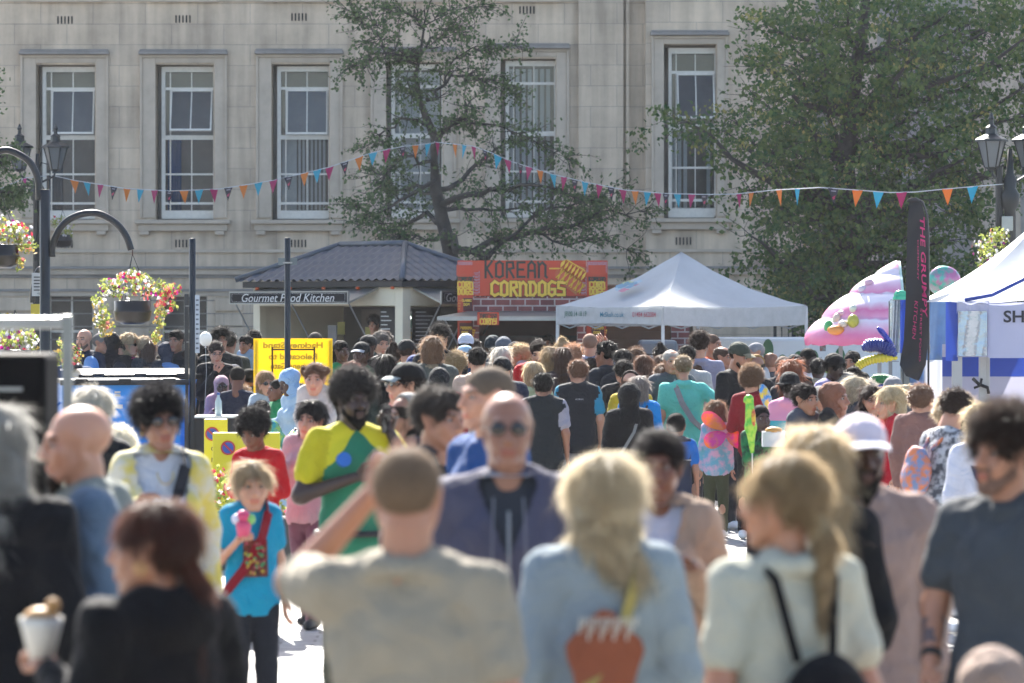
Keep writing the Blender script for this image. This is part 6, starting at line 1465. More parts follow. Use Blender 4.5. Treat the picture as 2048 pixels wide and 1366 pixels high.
# ------------------------------------------------------------ bunting
def bunting(label, strpts, flags, d0, seed):
    """string through photo pixels with depth; each flag a part"""
    x, y, z = P(*strpts[0]); r_ = thing('bunting', label, 'bunting', (x, y, z)); L0 = np.array([x, y, z])
    J = [np.array(P(*p)) - L0 for p in strpts]; MB().tube(J, .0065, 5).build('string', mat('b8bcc0', .6), r_)
    cols = {'o': mat('c8762c', .7, 'orange_flag', 0, .05, 9, 0, .3), 't': mat('2f9ab4', .7, 'teal_flag', 0, .05, 9, 0, .3), 'm': mat('a0265e', .7, 'magenta_flag', 0, .05, 9, 0, .3), 'k': mat('23222e', .7, 'navy_flag', 0, .05, 9, 0, .15), 'p': mat('c03a84', .7, 'pink_flag', 0, .05, 9, 0, .3)}
    rs = np.random.RandomState(seed)
    for px, c in flags:
        for i in range(len(strpts) - 1):
            if strpts[i][0] <= px <= strpts[i + 1][0]: break
        t = (px - strpts[i][0]) / (strpts[i + 1][0] - strpts[i][0]); t2 = t; A = J[i] * (1 - t) + J[i + 1] * t; e = (J[i + 1] - J[i]); e /= np.linalg.norm(e)
        w_, h_ = .055, .215; tw = rs.uniform(-.5, .5); dn = np.array([rs.uniform(-.15, .15), rs.uniform(-.15, .15), -1]); e2 = np.array([e[0] * math.cos(tw), e[1] + math.sin(tw), e[2]]); nn_ = np.cross(e2, dn); nn_ /= np.linalg.norm(nn_)
        vs = [A - e2 * w_ * 1.3, A + e2 * w_ * 1.3, A + dn * h_]; v2 = [v + nn_ * .003 for v in vs]
        mb = MB().add(vs + v2, [(0, 2, 1), (3, 4, 5), (0, 1, 4, 3), (1, 2, 5, 4), (2, 0, 3, 5)])
        ms = [cols[c]]
        if c == 'k':
            q = A + dn * h_ * .4 - nn_ * .004; mb.add([q - e2 * .022 + dn * .03, q + e2 * .025, q + e2 * .012 + dn * .05, q - e2 * .01 + dn * .06], [(0, 1, 2, 3)], 1); ms.append(mat('a03050', .6))
            q = A + dn * h_ * .13 - nn_ * .004; mb.add([q - e2 * .035, q + e2 * .035, q + e2 * .032 + dn * .014, q - e2 * .032 + dn * .014], [(0, 1, 2, 3)], 2); ms.append(mat('8a8a94', .6))
        mb.build('flag', ms, r_)
seq = lambda xs, s_: list(zip(xs, (s_ * 12)[:len(xs)]))
bunting('string of small coloured triangle flags sagging from the left lamp to the hawthorn', [(110, 352, 62), (150, 361, 62), (250, 377, 61.5), (340, 382, 61), (440, 378, 61), (545, 361, 61), (660, 334, 61), (745, 305, 61), (800, 294, 61), (868, 286, 61.5)],
    seq([149, 174, 201, 228, 254, 281, 309, 339, 368, 398, 428, 457, 487, 517, 547, 577, 609, 634, 659, 689, 718, 746, 773, 805, 831, 856], 'otmk'), 61, 3)
bunting('string of small triangle flags running from the tree down to the lime tree', [(868, 284, 61.5), (945, 292, 60.5), (985, 306, 60), (1020, 322, 60), (1100, 347, 59.5), (1170, 364, 59), (1250, 380, 58.5), (1330, 387, 58), (1410, 389, 57.5), (1470, 388, 57), (1550, 380, 56)],
    seq([875, 910, 929, 947, 969, 996, 1015, 1040, 1058, 1080, 1106, 1128, 1149, 1170, 1199, 1222, 1246, 1270, 1295, 1315, 1332, 1355, 1384, 1408, 1478, 1503], 'motmktmk') , 60, 4)
bunting('string of larger triangle flags between the lime tree and the right street lamp', [(1550, 380, 50), (1640, 375, 49), (1700, 379, 49), (1780, 385, 49), (1830, 384, 49), (1890, 378, 49), (1960, 372, 49), (2008, 368, 50)], [(1558, 'o'), (1595, 't'), (1667, 'k'), (1715, 'o'), (1757, 't'), (1803, 'm'), (1895, 'o'), (1945, 't')], 49, 5)
bunting('short end of bunting with one bright pink flag at the left edge', [(-60, 390, 60), (0, 378, 60), (50, 356, 61), (92, 352, 62)], [(50, 'p')], 60, 6)
# ------------------------------------------------------------ near left: steel barrier frame and black speaker cabinet
dn_ = 14.0; sn = FPX / dn_; fr_ = thing('steel_stand', 'out of focus grey steel rail and upright at the left edge', 'frame', (P(135, 0, dn_)[0], dn_, 0)); nz_ = lambda py: HC - (py - YH) / sn
MB().box(-.018, .018, -.018, .018, .55, nz_(630)).box(-.03, .03, -.3, .3, .50, .55).box(-.03, .03, -.03, .03, 0, .5).build('upright', mat('8b8d86', .4, 'grey_steel', .2), fr_, bevel=.004)
MB().box((-160 - 135) / sn, -.018, -.02, .02, nz_(658), nz_(634)).build('rail', mat('a8a9a4', .3, 'brushed_steel', .6), fr_, bevel=.006)
sp_ = thing('speaker_cabinet', 'large black loudspeaker cabinet out of focus at the left edge', 'loudspeaker', (P(40, 0, 13.2)[0], 13.2, 0)); s13 = FPX / 13.2; pz = lambda py: HC - (py - YH) / s13
MB().box((-100 - 40) / s13, (106 - 40) / s13, -.2, .2, pz(1010), pz(706)).build('case', mat('0a0a0b', .7, 'black_case', spec=.1), sp_, bevel=.02)
MB().box((-100 - 40) / s13, (98 - 40) / s13, -.215, -.202, pz(1003), pz(790)).build('grille', mat('0c0b0b', .9, 'grille', 0, .2, 60, spec=.1), sp_)
MB().box(-.05, .035, -.22, -.203, pz(780), pz(772)).build('label_strip', mat('8a8c86', .5), sp_)
MB().tube([(0, 0, 0), (0, 0, pz(1011))], .03, 10).tube([(0, 0, .5), (-.4, -.2, 0)], .015, 6).tube([(0, 0, .5), (.4, -.2, 0)], .015, 6).tube([(0, 0, .5), (0, .4, 0)], .015, 6).build('stand', BLK, sp_)
# ------------------------------------------------------------ flower bed near the parking sign
x, y, _ = P(470, 0, 31.5); pl = thing('flower_planter', 'low planter packed with red, yellow and white flowers before the parking board', 'planter', (x, y, 0))
s31 = FPX / 31.5; MB().box(-.45, .5, -.25, .25, 0, .42).build('trough', mat('4a4640', .8), pl, bevel=.02); f = MB(); rs = np.random.RandomState(5)
flowers(f, [((-.1, 0, .62), (.42, .26, .16), (1, 2, .1, 9, 1, 1)), ((-.2, 0, .75), (.12, .1, .12), (1, 3, 0, 7, 1, .5)), ((.3, 0, .55), (.2, .2, .14), (1, 1, 0, 9, 1, 2))], rs, 1.0); f.build('flowers', FLM, pl)['kind'] = 'stuff'
# small folding table with a bottle by the signs
tb2 = thing('market_table', 'small white-topped table with black skirt behind the parking boards', 'table', (P(430, 0, 35)[0], 35, 0)); s35 = FPX / 35; zt_ = HC - (831 - YH) / s35
MB().box(-.18, .2, -.1, .3, zt_ - .02, zt_).build('tabletop', WHITE, tb2); MB().box(-.17, .19, -.09, .29, 0, zt_ - .021).build('skirt', mat('15161a', .8), tb2)
bt = thing('water_bottle', 'clear plastic bottle standing on the small white table', 'bottle', (P(437, 0, 34.98)[0], 34.98, zt_)); MB().lathe((0, 0, 0), [(.03, 0), (.032, .08), (.03, .13), (.012, .17), (.012, .19)], 12).build('bottle_body', mat('9fb0b4', .1, 'plastic', 0, .1), bt, True); MB().lathe((0, 0, .19), [(.014, 0), (.014, .02)], 10).build('lid', mat('2a4a8a'), bt)
# ------------------------------------------------------------ the crowd (photo pixel of the head top, height, facing)
pr_ = person
SOV.update({(629, 665): 170, (2012, 832): 640, (707, 753): 388, (1318, 866): 590, (1208, 917): 730, (-8, 826): 660, (1396, 730): 188, (408, 690): 160, (441, 660): 173, (459, 666): 171, (507, 662): 168, (492, 673): 170, (431, 682): 180, (1432, 806): 214, (1693, 751): 200, (1712, 759): 212, (1668, 767): 240, (1642, 776): 215, (1609, 771): 240, (1786, 757): 213, (1742, 776): 232, (1782, 776): 246, (1843, 772): 262,
 (1866, 789): 305, (1911, 799): 288, (1963, 816): 330, (1580, 747): 233, (1582, 724): 205, (1567, 715): 185, (1541, 706): 180, (1512, 712): 192, (1662, 712): 200, (1590, 711): 186, (1612, 698): 184, (1472, 688): 206, (1399, 668): 188, (1425, 669): 180, (1446, 694): 184, (1510, 686): 180,
 (1503, 738): 216, (1521, 811): 246, (1352, 827): 255, (1262, 744): 208, (1278, 756): 216, (1258, 769): 236, (1288, 712): 196, (1326, 729): 200, (1323, 713): 182, (1321, 692): 176, (1087, 748): 224, (1156, 722): 208, (1067, 727): 205, (1125, 698): 199, (1212, 685): 198, (1180, 668): 185, (1183, 718): 186, (1152, 712): 180,
 (1077, 678): 194, (956, 697): 208, (865, 678): 205, (770, 712): 206, (829, 712): 196, (853, 722): 192, (878, 738): 214, (759, 659): 182, (618, 805): 300, (516, 836): 305, (476, 741): 190, (469, 731): 178, (497, 738): 178, (555, 759): 200, (588, 745): 205, (524, 803): 215, (484, 775): 182, (700, 726): 205, (1001, 697): 192, (1004, 717): 208, (1365, 716): 200, (1367, 716): 202, (1706, 736): 190, (1704, 704): 176, (1636, 718): 186})
def prop(name, label, cat, parts, loc=(0, 0, 0), rotz=0):
    r_ = thing(name, label, cat, loc, rotz)
    for nm, mb, m, sm in parts: mb.build(nm, m, r_, sm)
    return r_
def strap(inf, sg, mat_, name, label, cat, z0=1.46, z1=.95, r=.012, bag=None, front=False, full=True):
    """diagonal strap over the shoulder on side sg to the opposite hip, with the bag itself"""
    k = inf['k']; f = inf['f']; y = (-1 if front else 1); b = inf['bulk'] * .5
    pts = [(sg * .10, .0, z0 + .045), (sg * .09, y * (.085 + b), z0 - .02), (sg * .04, y * (.118 * f ** .6 + b + .01), z0 - .18), (-sg * .07, y * (.120 * f + b + .015), z0 - .36), (-sg * .16 * f, y * (.06 + b), z1 + .02), (-sg * (.19 * f + b), 0, z1 - .04)]
    mb = MB(); J = [np.array(inf['K'](inf['LN'](p))) for p in pts]
    for a, b_ in zip(J, J[1:]):
        d_ = (b_ - a); L_ = np.linalg.norm(d_); d_ /= L_; nrm = (a + b_) / 2 * np.array([1, 1, 0]); nrm /= np.linalg.norm(nrm) + 1e-6; w_ = np.cross(d_, nrm); w_ /= np.linalg.norm(w_) + 1e-6
        mb.obox((a + b_) / 2, d_ * (L_ / 2 + .006), w_ * r * 1.4, nrm * .004)
    parts = [('strap', mb, mat_, False)]
    if bag:
        e = J[-1]; c, s_ = bag; parts.append(('bag_body', MB().ball((e[0] - sg * .03, e[1], e[2] - s_[2]), 1, 14, 0, s_), cloth(c), True))
    return prop(name, label, cat, parts, tuple(inf['root'].location), R(inf['yaw']))
def backpack(inf, c, label, sz_=(.15, .07, .20), z=1.22, straps=True):
    k = inf['k']; mt = cloth(c) if isinstance(c, str) else c
    cy_ = .14 * inf['f'] ** .5 + sz_[1] * .8 + inf['bulk'] * .5
    V, F, T = sdf_mesh([el(inf['K'](inf['LN']((0, cy_, z))), sz_[0] * k, sz_[1] * 1.15 * k, sz_[2] * k), el(inf['K'](inf['LN']((0, cy_ + .03, z - .07))), sz_[0] * .85 * k, sz_[1] * k, sz_[2] * .55 * k)], .013, .03, [(.004, 30, 1)])
    parts = [('pack_body', MB().arr(V, F), mt, True)]
    for sg in (1, -1):
        q = [inf['K'](inf['LN'](p)) for p in ((sg * .05, cy_ - .05, z + sz_[2] * .85), (sg * .085, .10, 1.44), (sg * .10, .0, 1.51), (sg * .11, -.10, 1.42), (sg * .13, -.12, 1.25), (sg * .15, .02, 1.08))]
        parts.append(('strap', MB().tube(q, .014 * k, 6), mt, True))
    return prop('backpack', label, 'backpack', parts, tuple(inf['root'].location), R(inf['yaw']))
BR, BK, BL, DB_, GY, RDH, LB = '3a2417', '120e0c', 'a88a58', '241710', '7a7672', '6e3218', '7a5c3c'
# ---- nearest row, far out of focus
a = pr_(815, 897, 1.78, 174, 'man in an olive tee shading his eyes with a raised arm, seen from behind', ('buzz', '6a543c'), 'p2', ('tee', '8e8675'), ('jeans', '2c3448'), (((.12, -.25, -.01), (-.065, -.25, .20)), 'down'), fat=1.08, hand=('flat', 'relax'))
a = pr_(1208, 917, 1.73, 183, 'woman with long loose blonde hair and a torn pale denim jacket, seen from behind', ('side', 'b0a07c'), 'p', ('jacket', '7b888f', '7b888f'), ('jeans', '3a4658'), ('down', 'fwd'), 'f', (12, 0, 0), fat=1.08, strands_k=1.4)
mb = MB(); c0 = np.array([0, 0, 1.0]); k = a['k']; yb_ = lambda x, z: .135 + .02 * math.cos(x * 9)
vs = []
for t in np.linspace(0, 2 * PI, 22)[:-1]: vs.append((.01 + .105 * math.cos(t) * (1 + .1 * math.sin(5 * t)), .158, 1.20 + .125 * math.sin(t) * (1 + .1 * math.cos(4 * t))))
mb.add([a['K'](v) for v in vs], [tuple(range(21))])
for i in range(14): x_ = -.08 + i * .012; mb.tube([a['K']((x_, .162, 1.315)), a['K']((x_ + .005, .164, 1.29 - .02 * (i % 3)))], .003, 4, 1)
o = mb.build('orange_patch', [cloth('7f4a36'), cloth('b9b6ac')], a['root'])
strap(a, -1, cloth('8f854f'), 'shoulder_bag', 'yellow strapped shoulder bag over the torn denim jacket', 'bag', bag=('8a7a3a', (.10, .05, .09)))
a = pr_(1572, 912, 1.735, 205, 'woman with a long dark blonde ponytail and cream tee, carrying a small black backpack', ('lowpony', '957c4e'), 'p2', ('tee', 'abab9a'), ('jeans', '2b3140'), ('down', 'down'), 'f', (34, 0, 0), fat=1.12, strands_k=1.3)
backpack(a, '0d0d0f', 'small black backpack on the woman in the cream tee', (.13, .06, .16), 1.10)
a = pr_(1630, 868, 1.70, 190, 'woman with thick wavy golden hair standing half behind the ponytailed woman', ('wavy', 'b09a70'), 'p', ('jacket', '1a1a1c'), ('jeans', '23252b'), ('down', 'down'), 'f', strands_k=1.2)
a = pr_(312, 1005, 1.62, 228, 'woman with red-brown ponytail and black hoodie holding a wrapped snack at bottom left', ('lowpony', '4f2814'), 'p2', ('hoodie', '0b0b0d'), ('trousers', '101014'), ('hold', 'down'), 'f', (26, 0, 0), fat=1.45, hand=('grip', 'relax'), strands_k=1.2, earring=True)
hp_ = w2(a, hand_pos(a, 0)); prop('wrapped_snack', 'paper-wrapped snack held by the woman in the black hoodie', 'food', [('paper_wrap', MB().lathe((0, 0, -.06), [(.025, 0), (.05, .10), (.056, .13)], 12), mat('c9c4b8', .6, 'paper', 0, .15, 30, .3), True), ('filling', MB().ball((0, 0, .07), .045, 10, 0, (1, 1, .6)).ball((.03, 0, .10), .02, 8), mat('b88a50', .6, 'pastry', 0, .3, 40), True)], (hp_[0], hp_[1], hp_[2] + .03))
a = pr_(162, 806, 1.81, -78, 'bald man with a dark goatee in profile, wearing a two-tone blue-grey hoodie', None, 'p', ('hoodie', '7c8078', '6d7f8c'), ('jeans', '2a3446'), ('down', 'fwd'), head=(0, 4, 0), beard=('2a221c', .03, 'g'), sleeve='56687a', fat=1.15)
a = pr_(-8, 826, 1.79, 160, 'person with long shaggy grey hair and black coat cut off by the left edge', ('wavy', '8a8880'), 'p', ('coat', '0c0d11'), ('trousers', '0c0d11'), ('down', 'down'), fat=1.1, strands_k=1.1)
a = pr_(186, 786, 1.69, 170, 'person with short platinum hair hidden behind the bald man in the hoodie', ('wavybob', 'a8a292'), 'p', ('jacket', '14161a'), ('jeans', '20242c'), sex='f')
a = pr_(236, 868, 1.45, 175, 'child with fluffy pale hair squeezed beside the bald man in the hoodie', ('afro', 'c9bfa2'), 'p', ('jacket', '101114'), ('jeans', '20242c'))
a = pr_(1014, 786, 1.835, 2, 'bald man in sunglasses and a grey-violet zipped hoodie walking towards the lens', None, 't', ('hoodie', '4b4a5a', 'a4a6ac'), ('jeans', '1f2430'), ('swing', 'down'), glasses='dark', legs=.12, inner='34373c', slot=.085, slotz=1.25)
q = MB(); 
for sg in (1, -1): q.tube([a['K']((sg * .045, -.125, 1.44)), a['K']((sg * .05, -.168, 1.30)), a['K']((sg * .052, -.170, 1.20))], .004, 5, 0)
q.tube([a['K']((0, -.150, 1.40)), a['K']((0, -.176, 1.27)), a['K']((0, -.172, 1.05)), a['K']((0, -.165, .90))], .005, 5, 1); q.build('drawstring', [cloth('6a6a72'), mat('8a8a8c', .3, 'zip', .6)], a['root'])
a = pr_(1722, 838, 1.745, 8, 'dark-skinned man in a white and pink cap and blush hoodie facing the lens', ('buzz', BK), 'd', ('hoodie', '9d857b', '9d877f'), ('trousers', '8f7f78'), ('down', 'fwd'), beard=(BK, .03), hat=('cap', 'd4c6cc', 'dedbe0'), fat=1.1)
a = pr_(2012, 832, 1.79, -38, 'bearded man with curly-topped hair and dark grey tee looking left at the right edge', ('curly', '33241a'), 'p2', ('tee', '3f4448'), ('jeans', '15171c'), ('down', 'low'), head=(-14, 0, 0), beard=('7a5844', .0), fat=1.08)
mb = MB(); b_, c_ = np.array(a['K'](a['S'][1][1])), np.array(a['K'](a['S'][1][2])); dv = (c_ - b_) / np.linalg.norm(c_ - b_)
prop('wristwatch', 'black wristwatch on the man in the dark grey tee', 'watch', [('watch_band', MB().tube([c_ - dv * .055, c_ - dv * .03], .034, 14), BLK, True)], tuple(a['root'].location), R(a['yaw']))
mb = MB(); m_ = (b_ + c_) / 2
V, F, T = sdf_mesh([cp(tuple(b_ + dv * .03), tuple(c_ - dv * .08), .0425, .034)], .012, .01, None); C = V[F].mean(1); kp = nzf((C[:, 0], C[:, 1], C[:, 2]), 55, 2) > .12; MB().arr(V, F[kp]).build('tattoo', mat('5a4a48', .5, 'ink'), a['root'], True)
a = pr_(1318, 866, 1.68, -8, 'dark-skinned woman with hair tied back, tan coat and white scarf, facing the lens', ('bun', '1a1310'), 'b', ('coat', 'a48d78', 'd0ccd4'), ('jeans', '2b3040'), ('hold', 'down'), 'f', inner='b9bac4', slot=.07)
a = pr_(1985, 1306, 1.27, 180, 'small child in a speckled grey-brown hood at the bottom right corner', ('short', LB), 'p', ('hoodie', '8a7568', '8a7568'), ('jeans', '2b3040'), hat=('hood', '8f7b6e'), fat=1.2)
# ---- second row
a = pr_(973, 736, 1.865, -62, 'tall shaven-headed man in a royal blue jumper behind the man in sunglasses', ('buzz', '6a5a48'), 'p', ('sweater', '1d4378'), ('jeans', '23283a'), ('down', 'fwd'), fat=1.05)
a = pr_(878, 782, 1.765, 52, 'man with short greying hair and stubble, black and grey top, turned to the right', ('short', '3a332c'), 'p2', ('jacket', '2b2f36', '16171a'), ('jeans', '23283a'), ('down', 'down'), hs=1.04, inner='121316', slot=.05)
a = pr_(812, 792, 1.655, -52, 'girl with glasses, black hair and grey headband beside the yellow and green shirt', ('long', '17110e'), 't', ('jacket', '2a2430'), ('jeans', '23283a'), sex='f', glasses='clear', hat=('band', '8f8c88'))
POL = mat('c7bb1c', .8, 'football_shirt', 0, .06, 5, .3, 0, None, .25, '0a7350')
shirt, t_, b_ = newmat('two_tone_shirt'); b_.inputs['Roughness'].default_value = .8
tc = nd(t_, 'ShaderNodeTexCoord'); sx = nd(t_, 'ShaderNodeSeparateXYZ'); t_.links.new(tc.outputs['Object'], sx.inputs[0]); nz = nd(t_, 'ShaderNodeTexNoise', i_Scale=5.0); t_.links.new(tc.outputs['Object'], nz.inputs[0])
ab = nd(t_, 'ShaderNodeMath', operation='ABSOLUTE'); t_.links.new(sx.outputs[0], ab.inputs[0]); m1 = nd(t_, 'ShaderNodeMath', operation='MULTIPLY_ADD'); m1.inputs[1].default_value = 1.1; t_.links.new(ab.outputs[0], m1.inputs[0]); t_.links.new(sx.outputs[2], m1.inputs[2])
m2 = nd(t_, 'ShaderNodeMath', operation='MULTIPLY_ADD'); m2.inputs[1].default_value = .12; t_.links.new(nz.outputs[0], m2.inputs[0]); t_.links.new(m1.outputs[0], m2.inputs[2])
rp = nd(t_, 'ShaderNodeValToRGB'); rp.color_ramp.interpolation = 'CONSTANT'; rp.color_ramp.elements[0].position = 0; rp.color_ramp.elements[0].color = (*hexc('176b4c'), 1)
for p_, c_ in ((.775, 'c8bb1a'),): e = rp.color_ramp.elements.new(p_); e.color = (*hexc(c_), 1)
rp.color_ramp.elements[-1].color = (*hexc('b8ab22'), 1); rp.color_ramp.elements[-1].position = .999
dv_ = nd(t_, 'ShaderNodeMath', operation='DIVIDE'); dv_.inputs[1].default_value = 2.0; t_.links.new(m2.outputs[0], dv_.inputs[0]); t_.links.new(dv_.outputs[0], rp.inputs[0]); t_.links.new(rp.outputs[0], b_.inputs['Base Color'])
a = pr_(707, 753, 1.77, 22, 'bearded dark-skinned man in a yellow and green football shirt with a phone at his ear', ('afro', '2a2624'), 'dd', ('polo', shirt, 'c8bb1a'), ('trousers', '4a4a3c'), ('ear', 'chest'), beard=(BK, .02), fat=1.10, sleeve='b8ab22', hand=('grip', 'flat'), hs=1.03)
MB().tube([a['K']((.09, -.11, 1.33)), a['K']((.09, -.150, 1.33))], .042, 20).build('badge', mat('c9b9b0', .6), a['root']); MB().tube([a['K']((-.10, -.12, 1.33)), a['K']((-.10, -.146, 1.335))], .038, 14).build('blue_emblem', mat('1a5fb0', .6), a['root'])
MB().tube([a['K'](p) for p in [(.195 * math.cos(t) * 1.0, .165 * math.sin(t) - .01, .955) for t in np.linspace(0, 2 * PI, 21)]], .018, 6).build('belt', BLK, a['root'], True)
hp_ = w2(a, hand_pos(a, 0, .05)); prop('mobile_phone', 'dark phone held to the ear by the man in the football shirt', 'phone', [('phone_body', MB().box(-.036, .036, -.006, .006, -.075, .075), mat('101114', .2), False)], (hp_[0], hp_[1] - .02, hp_[2] + .03), R(60))
# mother and the small girl riding on her back
a = pr_(618, 805, 1.52, -20, 'smiling woman with a black bob in a dusty pink jacket, carrying the little girl', ('bob', '0e0b0c'), 'p', ('jacket', 'b08e92', 'b08e92'), ('trousers', '6d4a56'), ('hold', 'hold'), 'f', (0, 0, 6), hs=1.03, legs=.16, shoes='1a1a1c')
g_ = pr_(630, 729, 1.71, -5, 'laughing little girl with pigtails in a speckled white coat riding above the woman in pink', ('pigtails', '5a3d28'), 'p', ('jacket', 'b9b5ae', '5a5652'), ('seated', '5a5560'), ('low', 'low'), 'f', lift=.70, s=291, hs=.9)
# red jumper boy, blue tee girl, sunglasses woman
a = pr_(516, 836, 1.43, -15, 'boy with a dark rounded afro looking down in a bright red jumper', ('afro', '14100f'), 'b', ('sweater', 'b5121c'), ('jeans', '1d2330'), ('fwd', 'fwd'), head=(-10, 22, 0), hs=.96)
PRN = mat('1a1618', .7, 'print', 0, .4, 26, 0, 0, None, .3, 'b8a02a')
a = pr_(503, 926, 1.40, 14, 'fair-haired girl in a turquoise printed tee holding a bright ice lolly', ('pony', '96805c'), 'p', ('tee', '0f86a8'), ('jeans', '1d2028'), ('down', 'hold'), sex='f', hs=.98, hand=('relax', 'grip'), fat=1.0)
q0 = MB().add([a['K'](p) for p in ((-.075, -.133, 1.28), (.075, -.133, 1.28), (.08, -.140, 1.05), (-.08, -.140, 1.05))], [(0, 1, 2, 3)]).build('shirt_print', mat('15100f', .7, 'print', 0, .1, 30, 0, 0, None, .3, '6a2f20'), a['root'])
mb = MB(); rs = np.random.RandomState(2)
for i in range(40): x_, z_ = rs.uniform(-.065, .065), rs.uniform(1.07, 1.26); mb.ball(a['K']((x_, -.141, z_)), .006 + .004 * rs.rand(), 6, i % 3)
mb.build('print_motif', [mat('a8a03a', .8), mat('a03a4c', .8), mat('3a8a58', .8)], a['root'])
strap(a, 1, cloth('7a1220'), 'shoulder_bag', 'dark red strapped bag across the turquoise tee', 'bag', front=True, bag=('6a0f1c', (.07, .04, .07)), r=.017)
hp_ = w2(a, hand_pos(a, 1)); prop('ice_lolly', 'pink, white and green ice treat held by the girl in turquoise', 'ice cream', [('tub', MB().lathe((0, 0, -.05), [(.028, 0), (.040, .075)], 14), mat('c8486a', .5), True), ('scoop', MB().ball((0, 0, .045), .036, 12), mat('c83a66', .5), True), ('scoop', MB().ball((-.03, 0, .035), .028, 12), mat('c8c4d4', .5), True), ('scoop', MB().ball((.032, 0, .035), .027, 12), mat('7ab05a', .5), True)], (hp_[0], hp_[1] - .03, hp_[2] + .04))
a = pr_(322, 789, 1.74, 14, 'woman in large sunglasses with tousled black hair, white top and yellow patterned kimono', ('curly', '0e0c10'), 't', ('jacket', mat('c9b75a', .8, 'kimono', 0, .1, 9, .2, 0, None, .2, 'c4bfae'), 'b7a848'), ('jeans', '8a8a88'), ('swing', 'hold'), 'f', (6, 0, -4), glasses='#1c120c', earring=True, strands_k=1.2, legs=.1, inner='c4c6ca', slot=.10)
MB().tube([a['K']((.035 * math.cos(t), -.12 - .02 * math.sin(-t), 1.42 + .05 * math.sin(t))) for t in np.linspace(PI, 2 * PI, 9)], .003, 5).build('necklace', mat('c9a94a', .3, 'gold', .9), a['root'])
strap(a, 1, cloth('20242c'), 'shoulder_bag', 'dark crossbody bag over the white top and yellow kimono', 'bag', front=True, bag=('1a1e24', (.08, .045, .09)), r=.02)
a = pr_(812, 729, 1.75, -62, 'man in a black cap with a pale visor, seen in profile behind the grey-haired men', ('mess', '1a1412'), 'p', ('jacket', '9a3a3a', '9a3a3a'), ('jeans', '1c2028'), beard=None, hat=('cap', '0e0f10', '8a918e'), glasses='dark', hs=1.12)
# ---- middle distance, left

pr_(431, 682, 1.64, 14, 'young woman with tied-back hair and glasses, chin on hand, in a black top', ('bun', '2a1f1a'), 'p', ('sweater', '101216'), ('jeans', '1c2028'), ('down', 'mouth'), 'f', (0, 14, 0), glasses='clear')
pr_(441, 660, 1.76, 20, 'young man with dark curly hair behind the woman resting her chin', ('curly', '15110f'), 't', ('tee', '14181a'), sex='m')
pr_(459, 666, 1.74, 165, 'man in a dark olive tee seen from behind beside the curly-haired man', ('short', '15110f'), 't', ('tee', '3b3d36'))
pr_(507, 662, 1.75, -160, 'dark-haired adult holding the toddler in light blue, left of the yellow board', ('short', '17120f'), 't', ('tee', '7f98b4'), arms=('hold', 'hold'))
pr_(492, 673, 1.70, -35, 'toddler in light blue carried on an arm, left of the yellow board', ('short', '17120f'), 't', ('tee', '8aa6c4'), ('seated', '7a8ea6'), lift=.74, hs=.86)
pr_(476, 741, 1.47, 160, 'boy in a navy polo shirt seen from behind, left of the yellow board', ('buzz', BK), 'b', ('polo', '1c2234'), ('jeans', '1c2234'), ('fwd', 'fwd'), head=(25, 12, 0), collar=1)
pr_(469, 731, 1.48, 172, 'child in a navy cap behind the boy in the navy polo', ('short', BK), 'b', ('tee', '1d2430'), hat=('capback', '1b2338'))
pr_(497, 738, 1.50, -140, 'boy with cropped dark hair and teal collar between the polo boy and the yellow board', ('buzz', BK), 'b', ('jacket', '28343c'))
pr_(443, 753, 1.52, 10, 'woman in dark glasses with a pale pink headscarf and pink robe by the bins', None, 'd', ('robe', 'b08a9a'), ('trousers', '222222'), ('down', 'hold'), 'f', hat=('hijab', 'b3929c'), glasses='dark', s=184)
pr_(531, 745, 1.57, 22, 'woman in sunglasses with a light brown bob and pale tee, arm stretched forward', ('bob', '8a6842'), 'p', ('tee', 'aab4ba'), ('jeans', '3a4658'), ('fwd', 'reach'), 'f', glasses='dark', s=195)
pr_(484, 775, 1.30, 180, 'small fair-haired child tucked in front of the woman with the bob', ('mess', LB), 'p', ('tee', 'a8a090'))
pr_(555, 759, 1.40, -65, 'boy in profile with cropped hair and bright green shirt below the yellow board', ('buzz', '17110e'), 'b', ('tee', '16794a'), ('jeans', '1c2234'), ('down', 'fwd'))
pr_(588, 745, 1.57, -55, 'person in a pale blue sun bonnet and pale blue robe bending to the left', None, 'd', ('robe', '9fb6c8'), ('trousers', '222222'), ('down', 'fwd'), 'f', (0, 20, 0), hat=('hijab', '8fb0d4'))
FOIL = mat('1d8a8c', .22, 'foil_jacket', .45, .2, 12, .5, 0, None, .7, '8fae2a')
pr_(524, 803, 1.22, 170, 'small girl with a pink hair bobble in a shiny green and blue foil cape', ('bun', BK), 'd', ('puffer', FOIL), ('jeans', '1c2234'), ('out', 'out'), 'f')
pr_(700, 726, 1.57, -50, 'person with a coppery bun in a dark red scrunchie before the yellow board', ('bun', '6a2c14'), 'p', ('sweater', '2a2428'), sex='f')
pr_(683, 683, 1.60, 35, 'woman with very long black braids and bright green top right of the yellow board', ('braids', '100d0d'), 'd', ('tee', '14834f'), ('jeans', '1c2234'), ('down', 'down'), 'f')
pr_(629, 665, 1.74, -150, 'man with short grey hair showing above the yellow board', ('buzz', '4a443e'), 'p', ('jacket', '33363a'))
pr_(759, 659, 1.75, 18, 'grey-haired man in a dark green jacket looking down before the kiosk', ('short', '5c544c'), 'p', ('jacket', '2b3733', '8a90a0'), ('jeans', '1c2234'), ('fwd', 'fwd'), head=(8, 14, 0), inner='9aa0ac', slot=.06)
pr_(735, 672, 1.70, -30, 'person in a black cap just left of the man in the dark green jacket', ('short', BK), 'd', ('jacket', '17181b'), hat=('cap', '111214'))
